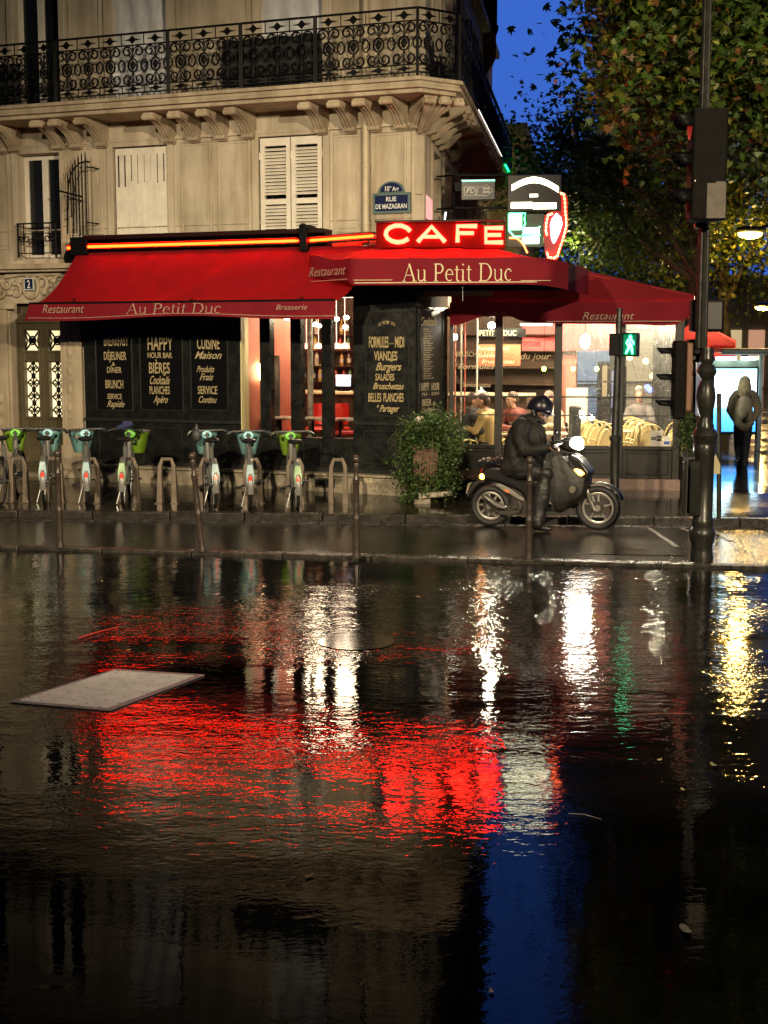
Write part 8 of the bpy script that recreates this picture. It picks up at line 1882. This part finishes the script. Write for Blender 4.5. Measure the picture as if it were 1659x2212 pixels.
far_building('grey classical building with columns lit behind the bus shelter', 1560, 1860, 62, 596, M_farw, .0, cols=True, seed=3, n_fl=1)
far_building('warm lit shop row at the far end of the boulevard seen through the terrace', 960, 1330, 66, 660, M_fard, .25, seed=5, n_fl=1)
far_building('dark block of shops behind the trees between terrace and lamp post', 1330, 1556, 70, 610, M_fard, .3, seed=8, n_fl=1)
# neighbouring projecting house seen beyond the balcony
t = thing('neighbour_building', 'yellow lit stone house front beyond the hanging lottery sign', 'building', tuple(FB.p(LB+1, 0, 0)))
g = MB(); NBw = 2.2; g.fb(FB, LB+.02, LB+14, -9, .55, ZS, 7.2); g.build('wall', mat('yellow_stone', (0.50,0.44,0.24), .75, var=.25, vs=2, bump=.4, bs=6), t, smooth=0)
g = MB(); 
for z in [3.2+.42*k for k in range(9)]: g.fb(FB, LB+.0, LB+14, .55, .56, z, z+.012); g.fb(FB, LB+.008, LB+.016, -3, .55, z, z+.015)
g.fb(FB, LB-.02, LB+14, .55, .8, 6.9, 7.2); g.build('stone_course', M_stone2, t, smooth=0)
point('neighbour_wall_lamp', FB.p(LB-2.0, 1.9, 4.4), 60, (1,.86,.42), .15)
# upper storey block that juts against the sky beyond the balcony
t = thing('neighbour_turret', 'small brick red corner bay with iron rail against the blue sky', 'building bay', tuple(FB.p(LB-3.6, .3, 7.6)))
g = MB(); a = atY(1037, 130, 29.5); b = atY(1072, 65, 29.5); F = Fr((a.x-.5, 29.5), (1,0)); ww = b.x-a.x+.5; z65 = atY(1060,66,29.5).z; z150 = atY(1060,125,29.5).z
g.fb(F, 0, ww, -3, 0, z150, z65); g.prism([F.p(0,0,z150), F.p(ww,0,z150), F.p(ww*.75,0,z150-.35), F.p(0,0,z150-.9)], (0,0,0), tuple(F.n*-3)); g.build('brick_bay', mat('orange_brick', (.34,.15,.07), .8, var=.3, vs=5, bump=.3), t, smooth=0)
g = MB(); g.fb(F, -.05, ww+.04, -3, .05, z65, z65+.10)
for k in range(9): g.tube([F.p(ww*k/8,.02,z65+.1), F.p(ww*k/8,.02,z65+1.0)], .02, 4)
g.fb(F, 0, ww, .0, .04, z65+1.0, z65+1.06); g.fb(F, 0.05, ww, -.05, -.02, z65+.1, z65+.95); g.build('iron_rail', M_iron, t, smooth=0)
# ================================================================ STREET LAMPS IN VIEW
def vlamp(px, py, Y, power, lb, side=1):
    p = atY(px, py, Y); t = thing('street_lamp', lb, 'street lamp', (p.x+1.2*side, Y, 0)); g = MB(); g.tube([(p.x+1.2*side,Y,0),(p.x+1.2*side,Y,p.z-.1),(p.x+1.0*side,Y,p.z+.18),(p.x+.25*side,Y,p.z+.16)], [.08,.05,.035,.03], 8); g.build('pole', M_pole, t)
    g = MB(); g.ell((p.x,p.y,p.z+.08), .36,.16,.09, 14, 8); g.build('hood', M_pole, t); g = MB(); g.ell((p.x,p.y,p.z), .27,.14,.11, 14, 8); g.build('lens', emit('sodium_glow', (1.0,.55,.06), 42), t); point('street_lamp_glow', (p.x, p.y-.1, p.z-.25), power, (1,.62,.18), .12)
vlamp(1620, 505, 30.5, 240, 'glowing yellow street lamp among the leaves at the right'); vlamp(1648, 664, 48, 260, 'second yellow street lamp lower at the right edge')
# ================================================================ BUS SHELTER
Ys = 27.0
def SH(px, py, dy=0.0): return atY(px, py, Ys+dy)
t = thing('bus_shelter', 'bus shelter with grey posts and lit roof behind the walking person', 'bus shelter', (SH(1610,900).x, Ys, ZS))
M_shl = mat('shelter_grey', (.22,.21,.17), .35, .4, var=.2)
g = MB(); a, b = SH(1545, 790), SH(1700, 758); g.box(a.x, b.x, Ys-.5, Ys+.8, SH(1600,762).z-.0, SH(1600,756).z+.03); g.box(a.x, b.x, Ys-.5, Ys-.44, SH(1600,766).z, SH(1600,760).z); g.build('roof', M_shl, t, smooth=0, bevel=.02)
for x0, x1 in ((1550,1562),(1664,1674)):
    g = MB(); g.box(SH(x0,0).x, SH(x1,0).x, Ys-.05, Ys+.1, ZS, SH(1600,762).z); g.build('post', M_shl, t, smooth=0, bevel=.015)
g = MB(); g.box(SH(1562,0).x, SH(1664,0).x, Ys+.0, Ys+.06, SH(1600,795).z, SH(1600,778).z); g.build('beam', M_shl, t, smooth=0)
g = MB(); 
for x0, x1 in ((1566,1606),(1622,1650)): g.box(SH(x0,0).x, SH(x1,0).x, Ys-.3, Ys-.1, SH(1600,777).z, SH(1600,771).z)
g.build('roof_lamp', emit('shelter_cyan_white', (.6,1.0,.85), 12), t, smooth=0)
g = MB(); g.box(SH(1537,0).x, SH(1550,0).x, Ys+.4, Ys+.42, SH(1540,900).z, SH(1540,770).z); g.build('glass_wing', mat('milky_glass', (.5,.5,.55), .2, em=(.7,.75,1), es=.18), t, smooth=0)
t = thing('advert_panel', 'brightly backlit white and blue advertising panel in the bus shelter', 'advertising panel', (SH(1612,930).x, Ys-.1, SH(1612,935).z))
x0, x1, z0, z1 = SH(1565,0).x, SH(1659,0).x, SH(1612,932).z, SH(1612,796).z
zs_ = [z1, z1-(z1-z0)*.12, z1-(z1-z0)*.55, z1-(z1-z0)*.62, z1-(z1-z0)*.85, z0]; cs = [((.25,.75,1),1.6),((.85,.97,1),2.4),((.45,.8,1),1.7),((.08,.42,1),1.5),((.04,.25,.95),1.3)]
g = MB(); g.box(x0-.03, x1+.03, Ys-.08, Ys-.0, z0-.05, z1+.03); g.build('case', M_iron, t, smooth=0, bevel=.01)
# printed poster: vertical blend from white to blue in the print itself
m = bpy.data.materials.new('backlit_poster'); m.use_nodes = True; n_ = m.node_tree; bb = n_.nodes['Principled BSDF']; tcn = n_.nodes.new('ShaderNodeTexCoord'); spn = n_.nodes.new('ShaderNodeSeparateXYZ'); n_.links.new(tcn.outputs['Generated'], spn.inputs[0]); rpn = n_.nodes.new('ShaderNodeValToRGB')
els = [(0,(.03,.28,.95)),(.20,(.06,.42,1)),(.36,(.15,.62,1)),(.42,(.7,.93,1)),(.75,(.9,.98,1)),(.9,(.55,.9,1)),(1,(.3,.75,1))]
rpn.color_ramp.elements[0].color = (*els[0][1],1); rpn.color_ramp.elements[1].color = (*els[-1][1],1)
for pz, c in els[1:-1]: e = rpn.color_ramp.elements.new(pz); e.color = (*c,1)
n_.links.new(spn.outputs['Z'], rpn.inputs[0]); n_.links.new(rpn.outputs[0], bb.inputs['Emission Color']); bb.inputs['Emission Strength'].default_value = 2.6; bb.inputs['Base Color'].default_value = (.1,.1,.1,1)
g = MB(); g.box(x0, x1, Ys-.088, Ys-.081, z0, z1); g.build('poster', m, t, smooth=0)
g = MB(); rr = random.Random(4)
for (ya, yb, xa, xb) in ((802,806,1595,1633),(814,819,1584,1600),(814,819,1622,1640),(822,826,1590,1600),(822,826,1624,1636),(832,834,1627,1633)):
    x = xa
    while x < xb: w_ = rr.uniform(1.6,3.2); g.box(SH(x,0).x, SH(x+w_,0).x, Ys-.092, Ys-.089, SH(0+1600,yb).z, SH(1600,ya).z-rr.uniform(0,.01)); x += w_+1.0
g.build('blurred_print', mat('cyan_print', (.1,.4,.6), .5, em=(.25,.7,.85), es=.9), t, smooth=0)
point('advert_spill', (SH(1612,0).x, Ys-.5, 1.4), 60, (.5,.78,1), .4)
# small figures and lights beyond
t = thing('person', 'dark clothed person waiting under the shelter seen below the advert panel', 'person', (SH(1648,0).x, Ys+.5, ZS)); c = MB(); bx_ = SH(1648,0).x
limb(c, [(bx_-.08,Ys+.5,ZS+.05),(bx_-.07,Ys+.5,ZS+.45),(bx_-.06,Ys+.5,ZS+.85)], [.05,.055,.08]); limb(c, [(bx_+.10,Ys+.55,ZS+.05),(bx_+.08,Ys+.5,ZS+.45),(bx_+.06,Ys+.5,ZS+.85)], [.05,.055,.08]); limb(c, [(bx_,Ys+.5,ZS+.85),(bx_,Ys+.5,ZS+1.15),(bx_,Ys+.5,ZS+1.38)], [.13,.12,.13]); limb(c, [(bx_,Ys+.5,ZS+1.4),(bx_,Ys+.5,ZS+1.5)], [.06,.045])
for s_ in (-1,1): limb(c, [(bx_+s_*.17,Ys+.5,ZS+1.36),(bx_+s_*.22,Ys+.5,ZS+1.1),(bx_+s_*.2,Ys+.42,ZS+.86)], [.05,.045,.035]); hand(c, (bx_+s_*.2,Ys+.42,ZS+.86), (0,0,-1), (-s_,0,0), 1, s_)
Ph, Mh = head(t, (bx_,Ys+.48,ZS+1.58), (0,-1,0), 0, body=c); fuse('body', c, M_skind, t, .016, 3); face_details(t, Ph, Mh)
c = MB(); limb(c, [(bx_,Ys+.5,ZS+.8),(bx_,Ys+.5,ZS+1.36)], [.17,.165]); 
for s_ in (-1,1): limb(c, [(bx_+s_*.17,Ys+.5,ZS+1.36),(bx_+s_*.22,Ys+.5,ZS+1.1),(bx_+s_*.2,Ys+.44,ZS+.92)], [.075,.065,.055]); limb(c, [(bx_+s_*.08,Ys+.5,ZS+.8),(bx_+s_*.08,Ys+.5,ZS+.14)], [.09,.07])
fuse('dark_clothes', c, M_trou, t, .018, 3); c = MB(); c.ell(Ph(0,-.03,.05), .085,.09,.085,12,8); fuse('hair', c, hb_, t, .014, 2)
# scarlet umbrella awning of the neighbouring cafe
Yu = 28.5
t = thing('scarlet_umbrella', 'square scarlet cafe umbrella glowing behind the lamp post', 'umbrella', tuple(atY(1500,1000,Yu)))
def U_(px, py, dy=0.0): return atY(px, py, Yu+dy)
g = MB(); hem = [U_(1440,752,-1.0), U_(1588,742,-1.0), U_(1590,735,1.2), U_(1440,745,1.2)]; top_ = U_(1500,690,0)
for a, b in zip(hem, hem[1:]+hem[:1]): 
    g.add([a, b, top_], [(0,1,2)])
for a, b in zip(hem, hem[1:]+hem[:1]): g.add([a, b, b-Vector((0,0,.26)), a-Vector((0,0,.26))], [(0,1,2,3)])
um = mat('glowing_scarlet_canvas', (.85,.10,.09), .7, var=.1); nn_ = um.node_tree; bb = nn_.nodes['Principled BSDF']; trn = nn_.nodes.new('ShaderNodeBsdfTranslucent'); trn.inputs[0].default_value = (.9,.10,.08,1); mxn = nn_.nodes.new('ShaderNodeMixShader'); mxn.inputs[0].default_value = .6; nn_.links.new(bb.outputs[0], mxn.inputs[1]); nn_.links.new(trn.outputs[0], mxn.inputs[2]); nn_.links.new(mxn.outputs[0], nn_.nodes['Material Output'].inputs['Surface'])
g.build('canopy', um, t, smooth=0); g = MB(); g.tube([U_(1500,1000,0), top_], .03, 8); g.build('pole', M_iron, t); g = MB(); 
for h_ in hem: g.tube([top_-Vector((0,0,.02)), h_-Vector((0,0,.02))], .014, 5)
g.build('rib', M_shl, t); c_ = U_(1510,775,.1); point('umbrella_light', (c_.x, Yu+.1, top_.z-.75), 70, (1,.85,.6), .1)

# bokeh lights far down the boulevard, joined by an added cable
for k, (pts, c, lb) in enumerate((([(1395,780),(1410,812),(1428,824),(1440,790),(1360,772),(1380,840)], (1,.8,.2), 'warm yellow bokeh lights far down the boulevard behind the right hand panes'), ([(1100,770),(1120,775),(1150,772),(1180,776),(1215,770),(1240,773)], (.8,1,.25), 'greenish bokeh lights far down the boulevard behind the middle panes'), ([(1398,836),(1404,842),(1296,830),(1300,845)], (.12,.15,1), 'cluster of blue lights behind the right hand panes'), ([(1090,800),(1110,806),(1130,800),(1160,815)], (.1,1,.5), 'green bokeh lights behind the second pane'))):
    g = MB(); q = [atY(x, y, 44+k*1.5) for x, y in pts]; 
    for p in q: g.ell(p, .10,.10,.10, 10, 6)
    t = thing('bokeh_lights', lb, 'far_light', tuple(q[0])); g.build('bulbs', emit('far_light_%d' % k, c, 7), t); g = MB(); q.sort(key=lambda v: v.x); g.tube([v+Vector((0,0,.1)) for v in q], .01, 4); g.build('cable', M_iron, t)
for k, (x0, x1, y0, y1, Y, c, e_, lb) in enumerate(((1112,1134,806,850,40,(.25,.55,.8),.7,'pale blue lit kiosk pane far behind the rider'), (1140,1180,808,838,41,(.15,.40,.55),.55,'teal lit kiosk poster behind the second terrace pane'), (1320,1348,800,880,42,(.5,.5,.9),.5,'violet lit advertising column behind the signal pole'), (1300,1312,790,860,42,(1,.65,.25),.7,'amber lit shop door far behind the third pane'))):
    a, b = atY(x0, y1, Y), atY(x1, y0, Y); t = thing('lit_kiosk', lb, 'kiosk', ((a.x+b.x)/2, Y, 0)); g = MB(); g.box(a.x, b.x, Y-.02, Y, a.z, b.z); g.build('lit_pane', emit('kiosk_%d' % k, c, e_), t, smooth=0); g = MB(); g.box(a.x-.08, b.x+.08, Y, Y+.5, ZS, b.z+.12); g.build('case', M_iron, t, smooth=0)
# ================================================================ street lamps behind the camera's side that light the facade
def side_lamp(loc, power, c, lb):
    t = thing('street_lamp', lb, 'street lamp', (loc[0], loc[1], 0.0))
    g = MB(); g.tube([(loc[0], loc[1], 0), (loc[0], loc[1], loc[2]-.2), (loc[0]+.1, loc[1]+.3, loc[2]+.05), (loc[0], loc[1]+.6, loc[2]+.12)], [.09,.05,.04,.03], 10); g.build('pole', M_pole, t)
    g = MB(); g.lathe([(.05,.20),(.20,.12),(.24,.02),(.22,.0)], (loc[0], loc[1]+.7, loc[2]), 18); g.build('hood', M_pole, t)
    g = MB(); g.lathe([(0,-.05),(.16,-.04),(.21,0)], (loc[0], loc[1]+.7, loc[2]-.005), 18); g.build('glass', emit('lamp_glass_warm', (1,.72,.38), 12), t)
    l = bpy.data.lights.new('street_lamp_light', 'SPOT'); l.energy = power; l.color = c; l.shadow_soft_size = .25; l.spot_size = R(55); l.spot_blend = .85
    o = bpy.data.objects.new('street_lamp_light', l); col.objects.link(o); o.location = (loc[0], loc[1]+.7, loc[2]-.2); o.rotation_euler = (Vector((-1.5, 20, -.4))-o.location).to_track_quat('-Z', 'Y').to_euler()
side_lamp((-5.5, 3.0, 7.5), 10500, (1, .80, .53), 'street lamp on the near pavement to the left of the view')
side_lamp((6.5, -1.5, 7.0), 13800, (1, .80, .53), 'street lamp on the near pavement behind and right of the view')
